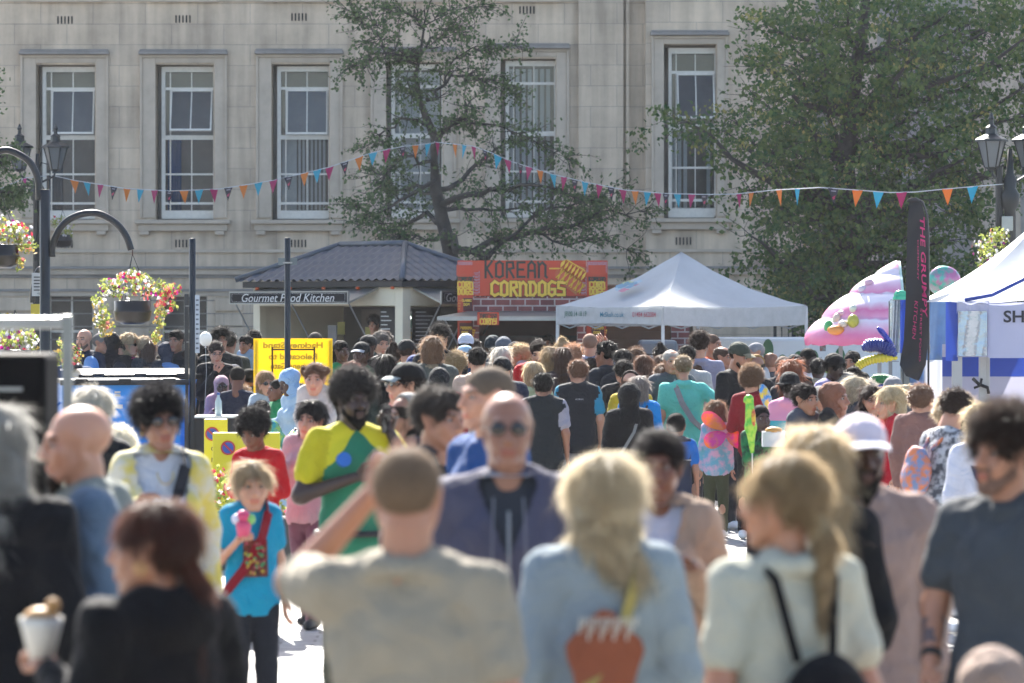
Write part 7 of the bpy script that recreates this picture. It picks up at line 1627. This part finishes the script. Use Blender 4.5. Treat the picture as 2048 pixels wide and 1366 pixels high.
pr_(722, 686, 1.63, -20, 'person in a black and white cap low behind the braided woman', ('short', BK), 'd', ('tee', '23583a'), hat=('cap', '16181a', 'a0a4a8'))
pr_(770, 664, 1.72, 160, 'person in a dark jacket partly hidden behind the man in the dark green jacket', ('short', '3c3028'), 'p', ('jacket', '20242a'))
pr_(788, 692, 1.60, 175, 'woman with a small dark top bun and beige collar before the kiosk corner', ('topbun', '2a1a12'), 'p', ('tee', '8a7f74'), sex='f')
pr_(770, 712, 1.60, 178, 'woman with very long black hair in a dark green dotted dress, seen from behind', ('long', '15100f'), 'p', ('dress', '24302c'), ('trousers', '15181a'), sex='f', strands_k=1.3, hs=1.02)
pr_(815, 681, 1.66, 155, 'man in a black cap and grey-green hooded top beside the kiosk corner post', ('short', BR), 'p', ('hoodie', '77857c', '6c7a72'), hat=('cap', '15171a'))
pr_(829, 712, 1.58, 190, 'person in a royal blue cap seen from behind near the kiosk', ('short', BR), 'p', ('jacket', '28303a'), hat=('capback', '172f66'))
pr_(853, 722, 1.56, 185, 'child with brown hair and grey speckled hood between the blue cap and the black coat', ('short', '4a3524'), 'p', ('jacket', '5a5854'))
pr_(865, 678, 1.68, 178, 'woman with loose light brown hair and a grey-green coat, seen from behind', ('wavybob', '77593b'), 'p', ('coat', '48504e', '857d6c'), ('jeans', '1c2234'), sex='f', fat=1.2, hs=1.05)
pr_(880, 652, 1.83, 165, 'tall black-haired man in glasses before the second kiosk hatch', ('mess', '15110f'), 'p', ('jacket', '1a1b1e'), glasses='clear')
pr_(878, 738, 1.55, 185, 'person in a shiny black padded hood with red trim, seen from behind', None, 'p', ('puffer', '15171b', '8a1a24'), ('jeans', '1c2234'), hat=('hood', '17191d'), sleeve='8a1a24')
pr_(932, 669, 1.70, 178, 'person in a white cap turned backwards by the corn dog stall', ('short', BR), 'b', ('jacket', '1b1d22'), hat=('capback', 'c9cbd4'))
pr_(928, 693, 1.60, -40, 'child in a pale blue cap below the corn dog stall side banner', ('short', BR), 'p', ('jacket', '29415a'), hat=('cap', '93b4c8'))
pr_(912, 709, 1.57, 178, 'woman with curly dark blonde hair beside the man in the beige jumper', ('curly', '8f7448'), 'p', ('jacket', '5d5a50'), sex='f')
pr_(956, 697, 1.68, 150, 'bearded black-haired man in a loose beige jumper and phone pocket, seen from behind', ('short', '15110f'), 'p', ('sweater', 'b39d8e'), ('trousers', 'a08c7e'), ('down', 'fwd'), head=(30, 0, 0), beard=('15110f', .0), fat=1.1)
pr_(986, 674, 1.68, 175, 'person in a dark teal beanie before the dark stall opening', ('short', BR), 'b', ('jacket', '2b3a48'), hat=('beanie', '1d2a30'))
pr_(1007, 677, 1.67, 185, 'person in a mid grey beanie before the dark stall opening', ('short', BR), 'p', ('jacket', '3a3d42'), hat=('beanie', '5a6068'))
pr_(1031, 686, 1.63, 170, 'person in a black cap above the fair-haired baby', ('short', BK), 'p', ('jacket', '17181b'), hat=('cap', '15171a'))
pr_(1001, 697, 1.62, -150, 'woman with long silver-blonde hair holding the fair baby at her shoulder', ('long', 'b8b2a2'), 'p', ('jacket', '3a3d48'), ('jeans', '1c2234'), ('fwd', 'fwd'), 'f')
pr_(1042, 693, 1.60, -100, 'fair-haired baby in a pale grey top held over a shoulder, left of the red jacket', ('mess', 'a98c5c'), 'p', ('sweater', 'a9a9ac'), ('seated', '9a9a9c'), ('fwd', 'fwd'), lift=.72, hs=.9)
pr_(1004, 717, 1.57, 182, 'person in a black beanie and dark patterned jacket, seen from behind', None, 'p', ('puffer', '2a2c3a', '2a2c3a'), hat=('beanie', '101214'))
pr_(1077, 678, 1.72, -12, 'man with a goatee in a bright red zipped jacket looking down', ('short', '2a1b13'), 'p', ('jacket', 'bf1b20', 'bf1b20'), ('jeans', '1c2234'), ('fwd', 'down'), head=(8, 20, 0), beard=('2a1b13', -.005, 'g'))
pr_(1101, 698, 1.62, -175, 'woman with dark blonde wavy hair just right of the red jacket', ('wavy', '94784e'), 'p', ('jacket', '5a5048'), sex='f')
pr_(1067, 727, 1.53, 180, 'girl with a blonde bob and pale green floral dress, seen from behind', ('bob', 'a8926a'), 'p', ('tee', 'a4b89a'), sex='f', hs=1.0)
pr_(1087, 748, 1.52, 176, 'boy with thick black hair and a black hooded gilet over a patterned shirt', ('short', '0e0b0b'), 't', ('gilettee', '1c2226', '1c2226'), ('jeans', '1c2028'), ('down', 'down'), sleeve='8c8a96', hs=1.0)
pr_(1125, 698, 1.64, 182, 'woman with long straight brown hair, brown gilet and white sleeves, seen from behind', ('long', '4d3324'), 'p', ('gilet', '3d3236', '3d3236'), ('jeans', '2b4468'), ('down', 'fwd'), 'f', sleeve='b4b0a8')
pr_(1126, 682, 1.64, 170, 'woman with a messy blonde top bun beyond the long-haired woman in the gilet', ('topbun', 'a58a5c'), 'p', ('jacket', '7a6f64'), sex='f', strands_k=1.6)
pr_(1146, 694, 1.60, 170, 'person with short ginger-brown hair between the bun and the bald man', ('mess', '8a5a34'), 'p', ('jacket', '4a4440'))
pr_(1152, 712, 1.60, 180, 'older person with short silver hair above the boy in the padded gilet', ('thin', 'a8a8a6'), 'p', ('jacket', '3a3f48'))
TEALS = '2f7f9a'
a = pr_(1156, 722, 1.58, 184, 'boy with light brown hair, black padded gilet, teal shirt and grey shorts, seen from behind', ('short', '70492c'), 'p', ('gilettee', '202226', '202226'), ('shorts', '76767a'), ('down', 'down'), head=(10, 0, 0), sleeve=TEALS, hs=1.02)
V, F, T = sdf_mesh([cp(a['K'](a['S'][0][1]), a['K'](a['S'][0][2]), .042 * a['k'], .031 * a['k'])], .012, .01); MB().arr(V, F).build('arm_sleeve', cloth('7fa3a8'), a['root'], True)
q = MB(); text_on(q, 'ALPINIA', (0, .165, 1.36 * a['k']), (-1, 0, 0), UZ, .022, 0); q.build('lettering', WHITE, a['root'])
pr_(1180, 668, 1.76, 172, 'bald man in a blue camouflage shirt with one hand raised to his head', ('buzz', '8a6a54'), 'p', ('jacket', mat('4a5870', .8, 'camouflage', 0, .1, 14, .2, 0, None, .3, '98a4b8')), ('jeans', '1c2234'), ('down', 'head'), glasses='clear')
pr_(1183, 718, 1.58, 180, 'person in a black quilted puffer coat before the stall, head lowered', ('short', '2a1d16'), 'p', ('puffer', '15171b', '15171b'), ('jeans', '1c2028'))
pr_(1212, 685, 1.70, -125, 'man with thick black hair in a dark navy hoodie, face turned left', ('short', '120e0d'), 't', ('hoodie', '1e252e', '1e252e'), ('jeans', '1c2028'), ('fwd', 'fwd'), fat=1.1, hs=1.06)
pr_(1246, 700, 1.62, 172, 'woman with a dark ponytail beside the man in the navy hoodie', ('pony', '1a1512'), 'p', ('jacket', '23252b'), sex='f')
pr_(1247, 722, 1.56, 186, 'dark-haired child behind the woman in black and yellow', ('short', '1a1512'), 'p', ('jacket', '1a1c20'))
# ---- middle distance, right of centre
pr_(1262, 744, 1.62, 170, 'woman with brown hair, dark headband and a mustard yellow quilted coat', ('bob', '5a3c28'), 'p', ('puffer', 'b59a28', 'b59a28'), ('jeans', '1c2028'), sex='f', hat=('band', '2a201c'), fat=1.1)
a = pr_(1278, 756, 1.58, 178, 'woman with grey-brown hair and a bright blue jacket with a dark backpack', ('bob', '7a7068'), 'p', ('jacket', '1178bf', '1178bf'), ('jeans', '1c2028'), sex='f', fat=1.1)
backpack(a, '14161b', 'dark grey backpack on the bright blue jacket', (.14, .07, .19), 1.18)
a = pr_(1258, 769, 1.56, 182, 'person in a black hood and black coat with a grey strap, seen from behind', None, 'p', ('coat', '0f0f12', '0f0f12'), ('trousers', '0f0f12'), ('down', 'down'), 'f', hat=('hood', '0c0c0f'), fat=1.15)
strap(a, -1, cloth('7c7c7a'), 'shoulder_bag', 'bag hung from a grey strap across the black coat', 'bag', bag=('17181b', (.10, .05, .09)), r=.009)
a = pr_(1352, 827, 1.25, 178, 'boy with cropped black hair and a two-tone blue tee, seen from behind', ('buzz', '0c0909'), 't', ('tee', '2a2f40', '1b5ea8'), ('shorts', '1c2436'), ('down', 'down'), sleeve='1b5ea8', hs=.92, legs=.1, strands_k=2)
k = a['k']; V, F, T = sdf_mesh([cp(a['K']((-.14, .012, 1.41)), a['K']((.14, .012, 1.41)), .072 * k, None, (1, 1.15, 1)), cp(a['K']((0, 0, 1.36)), a['K']((0, 0, 1.33)), .182 * k, None, (1, .70, 1))], .012, .03, None, [(a['K']((0, 0, 1.27)), (0, 0, -1)), (a['K']((0, 0, 1.46)), (0, 0, 1))]); MB().arr(V, F).build('shoulder_panel', cloth('1b62b2'), a['root'], True)
MB().tube([a['K']((.185 * math.cos(t), .132 * math.sin(t), 1.265)) for t in np.linspace(0, 2 * PI, 21)], .004, 5).build('piping', WHITE, a['root'], True)
a = pr_(1367, 716, 1.60, 186, 'large woman with clipped-up fair hair and a mint green top, hand on hip', ('bun', '8a7452'), 'p', ('tee', '62c4b4'), ('trousers', '101114'), ('down', 'hip'), 'f', (8, 8, 0), fat=1.45, hand='grip')
strap(a, 1, cloth('8c9092'), 'shoulder_bag', 'crossbody bag on a wide grey strap over the mint green top', 'bag', bag=('5a5c60', (.09, .05, .09)), r=.02)
pr_(1399, 668, 1.74, 168, 'man with brown curly hair and a lilac-grey tee, seen from behind under the gazebo', ('curly', '2f1f17'), 'p', ('tee', '8d8c9e'), ('jeans', '1c2234'), ('fwd', 'fwd'), fat=1.08)
pr_(1425, 669, 1.73, 62, 'shaven-headed man in an orange high-visibility vest turned to the right', ('buzz', '5a4234'), 'p2', ('vest', 'd0592a'), ('jeans', '1c2028'), ('down', 'down'), sleeve=None)
pr_(1446, 694, 1.66, 60, 'man with receding hair just left of the bearded man in the olive cap', ('thin', '4a3526'), 'p2', ('tee', '17181b'))
a = pr_(1472, 688, 1.67, 48, 'bearded man in an olive cap and black tee looking down, with an inked forearm', ('buzz', '3a2a20'), 'p2', ('tee', '101216'), ('jeans', '1c2028'), ('down', 'low'), head=(10, 14, 0), beard=('2a1a12', .035), hat=('cap', '3d4238', '7a735c'), fat=1.05, hs=1.06)
pr_(1510, 686, 1.65, -65, 'man with cropped silver hair facing left under the gazebo', ('buzz', '84868a'), 'p2', ('tee', '9a9ea2'))
pr_(1374, 693, 1.63, 178, 'person with short black hair under the near gazebo leg', ('short', '120e0e'), 'p', ('jacket', 'a5a6a4'))
pr_(1343, 700, 1.63, 12, 'older man with cropped white hair behind the mint green top', ('thin', 'a09a90'), 'p', ('jacket', '50545a'))
pr_(1321, 692, 1.64, 176, 'woman with a high curly black bun below the gazebo valance', ('topbun', '1a1414'), 'p', ('jacket', '3a3438'), sex='f', strands_k=1.6)
pr_(1323, 713, 1.58, 178, 'person with loose mid-brown hair beneath the high black bun', ('bob', '4a3426'), 'p', ('jacket', '2b2c31'), sex='f')
pr_(1288, 712, 1.60, 160, 'young woman with a long auburn ponytail and black top, face turned right', ('pony', '5f3c24'), 'p', ('tee', '101114'), sex='f', head=(30, 0, 0), hs=1.04)
pr_(1326, 729, 1.55, 172, 'girl with crimped fair-brown hair pinned back, left of the mint green top', ('bun', '7a583c'), 'p', ('tee', '3a3236'), sex='f', strands_k=1.4)
pr_(1396, 730, 1.54, 172, 'girl with loose brown curls right of the mint green top', ('wavy', '5a3b26'), 'p', ('jacket', '57544f'), sex='f')
a = pr_(1503, 738, 1.50, 165, 'child with a big mop of light brown curls and a dark red jumper', ('afro', '6d4f32'), 'p', ('sweater', '7d1722'), ('jeans', '17181c'), ('fwd', 'fwd'), strands_k=2.2, hs=.95, fat=.78)
pr_(1512, 712, 1.60, -165, 'woman in black with a gold satin scrunchie and dark bun', ('bun', '1c1512'), 't', ('tee', '121317'), sex='f', hat=('band', '9c7a48'))
pr_(1541, 706, 1.63, 178, 'man with thinning reddish hair before the white trailer', ('thin', '8a5f48'), 'p2', ('jacket', '3a4148'))
pr_(1567, 715, 1.60, 175, 'woman in a tied brown head wrap before the white trailer', None, 'd', ('robe', '2b2a30'), ('trousers', '222222'), sex='f', hat=('hijab', '54453a'))
pr_(1582, 724, 1.60, 170, 'woman with very long ginger hair glowing in the sun, seen from behind', ('wavy', '8a4a20'), 'p', ('jacket', '2f3036'), sex='f', strands_k=1.8, hs=1.05)
pr_(1590, 711, 1.64, 170, 'person in a long black headscarf left of the man in the white tee', None, 'd', ('robe', '0f0f13'), ('trousers', '222222'), sex='f', hat=('hijab', '111116'))
pr_(1612, 698, 1.68, 38, 'dark-skinned man with cropped hair and a white tee looking down', ('buzz', '0f0c0c'), 'dd', ('tee', 'c9ccd6'), head=(6, 14, 0))
STR = mat('a8618a', .8, 'striped_knit'); stripe, t_, b_ = newmat('colour_block_knit'); b_.inputs['Roughness'].default_value = .9
tc = nd(t_, 'ShaderNodeTexCoord'); sx = nd(t_, 'ShaderNodeSeparateXYZ'); t_.links.new(tc.outputs['Object'], sx.inputs[0]); mr = nd(t_, 'ShaderNodeMapRange'); mr.inputs[1].default_value = .8; mr.inputs[2].default_value = 1.4; t_.links.new(sx.outputs[2], mr.inputs[0])
rp = nd(t_, 'ShaderNodeValToRGB'); rp.color_ramp.interpolation = 'CONSTANT'; rp.color_ramp.elements[0].color = (*hexc('c9b552'), 1); rp.color_ramp.elements[1].position = .40; rp.color_ramp.elements[1].color = (*hexc('2f98a4'), 1); e = rp.color_ramp.elements.new(.62); e.color = (*hexc('d08aa4'), 1)
t_.links.new(mr.outputs[0], rp.inputs[0]); t_.links.new(rp.outputs[0], b_.inputs['Base Color'])
pr_(1580, 747, 1.56, 160, 'woman in a black knitted hat and pink, teal and yellow colour-block jumper', ('bun', BK), 'd', ('sweater', stripe), ('jeans', '3a4860'), sex='f', hat=('hat', '121214'))
pr_(1609, 771, 1.53, 48, 'woman with short dark hair, white scarf and grey coat looking right', ('short', '1d1413'), 'p2', ('coat', '4b4e57', 'cfcfda'), ('jeans', '1c2234'), sex='f', hs=1.05)
pr_(1642, 776, 1.53, 20, 'person with pale grey hair half hidden by the white scarf and brown headscarf', ('bob', '9a958c'), 'p', ('jacket', '6a5a50'), sex='f')
pr_(1668, 767, 1.52, 62, 'woman in a brown headscarf and black jacket smiling to the right', None, 't', ('jacket', '14161b', '14161b'), ('jeans', '1c2234'), sex='f', hat=('hijab', '7d5543'), fat=1.1, hs=1.1)
pr_(1662, 712, 1.65, 40, 'woman in a black head wrap with gold hoop earrings and a lilac top', ('afro', '0c0a0c'), 'dd', ('tee', '9c93bc'), ('jeans', '3c5878'), sex='f', head=(6, 16, 0), earring=True, hat=('beanie', '0e0d10'))
pr_(1636, 718, 1.60, 178, 'woman with a dark knotted bun left of the black head wrap', ('bun', '120f10'), 'd', ('jacket', 'a49a88'), sex='f')
pr_(1704, 704, 1.66, -30, 'woman in a black headscarf below the giant ice-cream swirl', None, 'p2', ('robe', '0f0f13'), ('trousers', '222222'), sex='f', hat=('hijab', '0e0e11'))
pr_(1706, 736, 1.55, -20, 'dark-haired child beside the yellow foil palm frond', ('short', '1d1512'), 'b', ('jacket', '3a3440'))
pr_(1693, 751, 1.58, 150, 'person with wavy silver hair behind the brown headscarf', ('wavybob', '9c978e'), 'p', ('jacket', '3f434a'), sex='f')
pr_(1712, 759, 1.57, 120, 'woman with short blonde-grey hair and a dark slate coat', ('wavybob', 'a39476'), 'p', ('coat', '3a4048'), ('jeans', '1c2234'), sex='f', glasses='clear')
pr_(1786, 757, 1.58, 176, 'person in a grey knitted beanie below the black feather flag', ('short', GY), 'p', ('jacket', '4d5054'), hat=('beanie', '7a7a7c'))
pr_(1742, 776, 1.58, 10, 'woman in glasses with long dark curls resting a hand at her chin', ('wavy', '33231c'), 'p', ('jacket', '4a4448'), ('jeans', '1c2234'), ('down', 'mouth'), 'f', glasses='clear')
pr_(1782, 776, 1.55, -75, 'woman with a smooth blonde bob and red top in profile', ('bob', 'b09b70'), 'p', ('sweater', 'b0182a'), ('jeans', '1c2234'), sex='f', hs=1.08)
pr_(1843, 772, 1.62, 150, 'man with straight brown hair behind the bearded man in glasses', ('short', '6a4a34'), 'p', ('jacket', '7a5a54'), hs=1.05)
SPK = mat('a9abae', .8, 'speckled_jacket', 0, .1, 22, .2, 0, None, .3, '4a4c52')
a = pr_(1866, 789, 1.64, 118, 'bearded man in glasses and a pale speckled jacket bending over to the right', ('short', '2a1a12'), 'p', ('jacket', SPK, 'a9abae'), ('trousers', '17181c'), ('fwd', 'low'), head=(8, 26, 0), beard=('2a1a12', .02), glasses='clear', lean=14, hs=1.08)
backpack(a, mat('6a7a9a', .7, 'patterned_pack', 0, .1, 20, .1, 0, None, .3, 'c07048'), 'orange and blue patterned backpack on the bearded man in the speckled jacket', (.15, .06, .19), 1.20)
pr_(1911, 799, 1.60, 105, 'woman with short curly fair hair in profile behind the bearded man', ('curly', 'a08a66'), 'p', ('jacket', '22304a'), sex='f', glasses='dark', hs=1.08)
a = pr_(1963, 816, 1.60, 178, 'woman with tied light hair and a white hooded top carrying a denim bag', ('wavybob', 'b39f72'), 'p', ('hoodie', 'c4c6d2', 'c4c6d2'), ('jeans', '6a6f80'), ('down', 'hold'), sex='f', fat=1.1)
strap(a, 1, cloth('2c3c58'), 'denim_bag', 'dark blue denim bag hanging from the white hooded top', 'bag', bag=('2c4468', (.15, .06, .14)), r=.014)
pr_(1665, 862, 1.60, 178, 'brown-haired person between the golden hair and the white and pink cap', ('bob', '6a4c34'), 'p', ('jacket', '4a4440'), sex='f')
# children with balloons
a = pr_(1521, 811, 1.26, 20, 'boy in a black and green printed top eating, with a green foil parrot balloon', ('buzz', '0c0909'), 'd', ('sweater', mat('14161a', .8, 'green_print', 0, .1, 16, .2, 0, None, .3, '1b6a3a')), ('jeans', '17181c'), ('hold', 'mouth'), hs=.93)
hp_ = w2(a, hand_pos(a, 1)); prop('white_carton', 'open white takeaway carton carried beside the boy with the parrot balloon', 'food box', [('carton', MB().box(-.09, .09, -.06, .06, -.10, .02), mat('b9b9c0', .6), False), ('snack', MB().ball((0, -.02, .03), .05, 10, 0, (1.4, 1, .6)), mat('b8813a', .6, 'fried_snack', 0, .3, 40), True)], P(1547, 868, 30.6))
x, y, z = P(1499, 842, 30.4); s_ = FPX / 30.4
pb = thing('parrot_balloon', 'green foil parrot balloon with yellow and red wing patches held upright', 'balloon', (x, y, z)); GF = mat('4faa2a', .25, 'green_foil', .2, .15, 18, .2, 0, None, .7, '9fc43a')
V, F, T = sdf_mesh([cp((0, 0, .15), (.01, 0, -.05), .033, .045, (1, .6, 1)), cp((.01, 0, -.05), (.02, 0, -.24), .042, .018, (1, .6, 1)), el((-.004, 0, .18), .032, .028, .03), cp((-.03, 0, .175), (-.042, 0, .155), .012, .005)], .006, .02); MB().arr(V, F).build('parrot_body', GF, pb, True)
MB().ball((.03, -.022, .02), 1, 10, 0, (.018, .01, .08)).build('wing', mat('c8a42a', .3, 'yellow_foil', .2, .1, 20, 0, 0, None, .7, 'b8452a'), pb, True); MB().lathe((.022, 0, -.42), [(.004, 0), (.004, .18)], 6).build('stick', WHITE, pb)
x, y, z = P(1532, 795, 33.5); bb = thing('toy_shield', 'small blue and yellow foil butterfly balloon on the dark red jumper', 'balloon', (x, y, z)); MB().ball((0, 0, 0), 1, 14, 0, (.05, .02, .12)).xf(lambda p: (p[0] * .9 - p[2] * .35, p[1], p[2] + p[0] * .3)).build('foil_body', mat('2a7fc0', .25, 'blue_foil', .2, .1, 20, 0, 0, None, .7, 'c8b43a'), bb, True)
a = pr_(1432, 806, 1.12, 165, 'girl in a pink printed sweatshirt and khaki trousers with butterfly wings', ('wavybob', '6a4a30'), 'p', ('sweater', mat('c8a4b8', .8, 'pink_print', 0, .1, 12, .2, 0, None, .3, '6aa8b8')), ('trousers', '474a36'), ('down', 'down'), 'f')
x, y, z = P(1452, 862, FPX / a['s'] - .24); s_ = a['s']; wg = thing('butterfly_wings', 'shiny pink, orange and yellow foil butterfly wings worn by the girl in pink', 'fancy dress wings', (x, y, z))
WM = mat('d8409a', .25, 'iridescent_film', .1, .2, 7, .2, .45, None, .8, 'e08a2a')
for sx in (1, -1):
    for dz, L_, w_, an in ((.07, .26, .085, .55), (-.09, .22, .095, -.45)):
        pts = []
        for t in np.linspace(0, 2 * PI, 25)[:-1]: u = L_ * (.5 - .5 * math.cos(t)); v = w_ * math.sin(t) * (.6 + .4 * (1 - math.cos(t)) / 2); pts.append((sx * (u * math.cos(an) - v * math.sin(an)), .02 * math.sin(t) , dz * .3 + u * math.sin(an) + v * math.cos(an)))
        p2 = [(p[0], p[1] + .01, p[2]) for p in pts]; MB().add(pts + p2, [tuple(range(24)), tuple(reversed(range(24, 48)))] + [(i, i + 24, (i + 1) % 24 + 24, (i + 1) % 24) for i in range(24)]).build('wing', WM, wg)
# ---- far left row behind the bins
pr_(168, 659, 1.75, -28, 'bald man with a greying beard in a navy jacket behind the bins', None, 'p', ('jacket', '1d2738', '1d2738'), beard=('6a5240', .0), fat=1.05)
pr_(203, 667, 1.72, 60, 'man in glasses with cropped grey hair and pale blue shirt collar', ('buzz', '6f6a66'), 'p2', ('jacket', '6f93c0', '6f93c0'), glasses='clear')
pr_(160, 697, 1.56, -50, 'boy in a navy hooded jacket below the bald bearded man', ('buzz', '4c443e'), 'p2', ('hoodie', '1f2440', '1f2440'))
a = pr_(186, 716, 1.54, 180, 'child in a hooded dark jacket with a lilac backpack behind the blue bins', ('short', '2c2430'), 'p', ('hoodie', '20243a', '20243a')); backpack(a, '8a6fae', 'lilac backpack behind the blue bins', (.13, .06, .16), 1.25)
pr_(224, 666, 1.74, 178, 'person in a long black headscarf behind the hanging basket trails', None, 'd', ('robe', '121318'), ('trousers', '222222'), sex='f', hat=('hijab', '14151a'))
pr_(240, 680, 1.66, 100, 'person in a dark jacket right of the black headscarf at the bins', ('short', '241a16'), 'p', ('jacket', '1c2028'))
pr_(260, 670, 1.70, 55, 'woman with short blonde hair, sunglasses and black coat behind the bins', ('wavybob', 'a3875c'), 'p', ('coat', '17171a', 'a02a6a'), sex='f', glasses='dark')
pr_(288, 675, 1.68, 178, 'person with fair hair mostly hidden by the long-haired woman with a snack', ('short', 'a08660'), 'p', ('jacket', '3a3a3c'))
a = pr_(296, 683, 1.64, 176, 'woman with long straight chestnut hair holding up a snack behind the bins', ('long', '5f4434'), 'p', ('jacket', '2a2a2e'), ('jeans', '1c2234'), ('down', 'mouth'), 'f')
pr_(336, 686, 1.63, 130, 'person in a slate headscarf and denim jacket beneath the magenta flower', None, 'd', ('jacket', '5f7fa8', '5f7fa8'), sex='f', hat=('hijab', '3a3d48'))
pr_(352, 662, 1.74, -20, 'man with black hair in a dark jacket left of the black pole', ('short', '14110f'), 't', ('jacket', '16171b'))
pr_(378, 700, 1.60, 178, 'person in a dark top standing directly behind the black pole', ('short', '1c1614'), 't', ('jacket', '14161a'))
pr_(411, 742, 1.55, 60, 'person in a white sun hat and sunglasses beside the taller bin', ('bob', '8a6842'), 'p', ('jacket', '2a3a50'), sex='f', glasses='dark', hat=('hat', 'c9cdd2'), s=172)
pr_(408, 690, 1.62, 175, 'dark-haired person right behind the white balloon', ('short', '14110f'), 't', ('tee', '5a7fb4'))
pr_(748, 634, 1.72, -20, 'young kiosk worker in dark clothes inside the open hatch', ('curly', '1c1512'), 'p', ('tee', '1a1c20'), s=FPX / 59.3)
pr_(1098, 672, 1.66, -20, 'stall worker in a dark red top in the shade of the corn dog stall', ('short', BK), 't', ('tee', '5a1a22'), s=FPX / 57.9)
# extra heads that fill the gaps between the named figures
for i, (x_, y_, h_, yw, hr, tp_, lb_) in enumerate((
    (725, 716, 1.58, 178, ('wavy', '9a8058'), ('jacket', '4a443c'), 'person with frizzy fair hair low between the scrunchie and the long black hair'),
    (895, 705, 1.60, 180, ('short', '3a2a1e'), ('jacket', '33363c'), 'brown-haired person shaded behind the grey-green coat'),
    (948, 680, 1.67, 175, ('short', '2a201a'), ('jacket', '25282e'), 'person in a dark jacket between the white cap and the teal beanie'),
    (1162, 688, 1.66, 180, ('short', '4a3a2c'), ('jacket', '2c3038'), 'person with brown hair behind the camouflage shirt'),
    (1272, 700, 1.62, 178, ('mess', '5a3f2a'), ('jacket', '3a3c42'), 'person with tousled brown hair before the framed price list'),
    (1488, 700, 1.64, 178, ('short', '70503a'), ('jacket', '4a4f57'), 'brown-haired person between the olive cap and the silver-haired man'),
    (1737, 766, 1.57, 176, ('mess', '8a8076'), ('jacket', '54565c'), 'grey-haired person at the foot of the yellow foil palm'),
    (1760, 780, 1.55, 178, ('short', '4a3426'), ('jacket', '3a3436'), 'brown-haired person between the dark curls and the blonde bob'),
    (1812, 775, 1.58, 170, ('wavybob', 'b0a07c'), ('jacket', '6a6460'), 'fair-haired person right of the blonde bob'),
    (1935, 820, 1.55, 178, ('short', '6a4c34'), ('jacket', '565a66'), 'brown-haired person left of the white hooded top'),
    (145, 690, 1.60, 178, ('short', '2a2420'), ('jacket', '2a4468'), 'person in a blue patterned top at the far left of the back row'),
    (600, 770, 1.45, 178, ('short', '17120f'), ('tee', '8fa8b8'), 'dark-haired child below the pale blue bonnet'),
    (1220, 735, 1.56, 180, ('short', '1c1512'), ('jacket', '23262c'), 'dark head beside the mustard coat'),
    (845, 690, 1.64, 178, ('short', '15110f'), ('jacket', '1a1c20'), 'dark-haired person left of the woman in the grey-green coat'),
    (1198, 705, 1.62, 180, ('wavy', '4a3020'), ('jacket', '2a2426'), 'woman with brown waves left of the navy hoodie'))):
    SOV[(x_, y_)] = 176 if y_ < 718 else 184 if y_ < 740 else 200 if y_ < 800 else 290
    pr_(x_, y_, h_, yw, lb_, hr, 'p', tp_, ('jeans', '1c2234'), sex='f' if hr[0] in ('wavy', 'bob', 'wavybob', 'bun') else 'm')
# ------------------------------------------------------------ thin smoky air over the whole square
hz = MB().box(-70, 70, -75, 110, -1.2, 30).build('haze', [], None); hz['kind'] = 'stuff'
hm = bpy.data.materials.new('haze_air'); hm.use_nodes = True; t_ = hm.node_tree; t_.nodes.remove(t_.nodes['Principled BSDF'])
pv = nd(t_, 'ShaderNodeVolumePrincipled'); pv.inputs['Color'].default_value = (.93, .95, 1, 1); pv.inputs['Density'].default_value = .00015; pv.inputs['Anisotropy'].default_value = .35
t_.links.new(pv.outputs[0], t_.nodes['Material Output'].inputs['Volume']); hz.data.materials.append(hm)
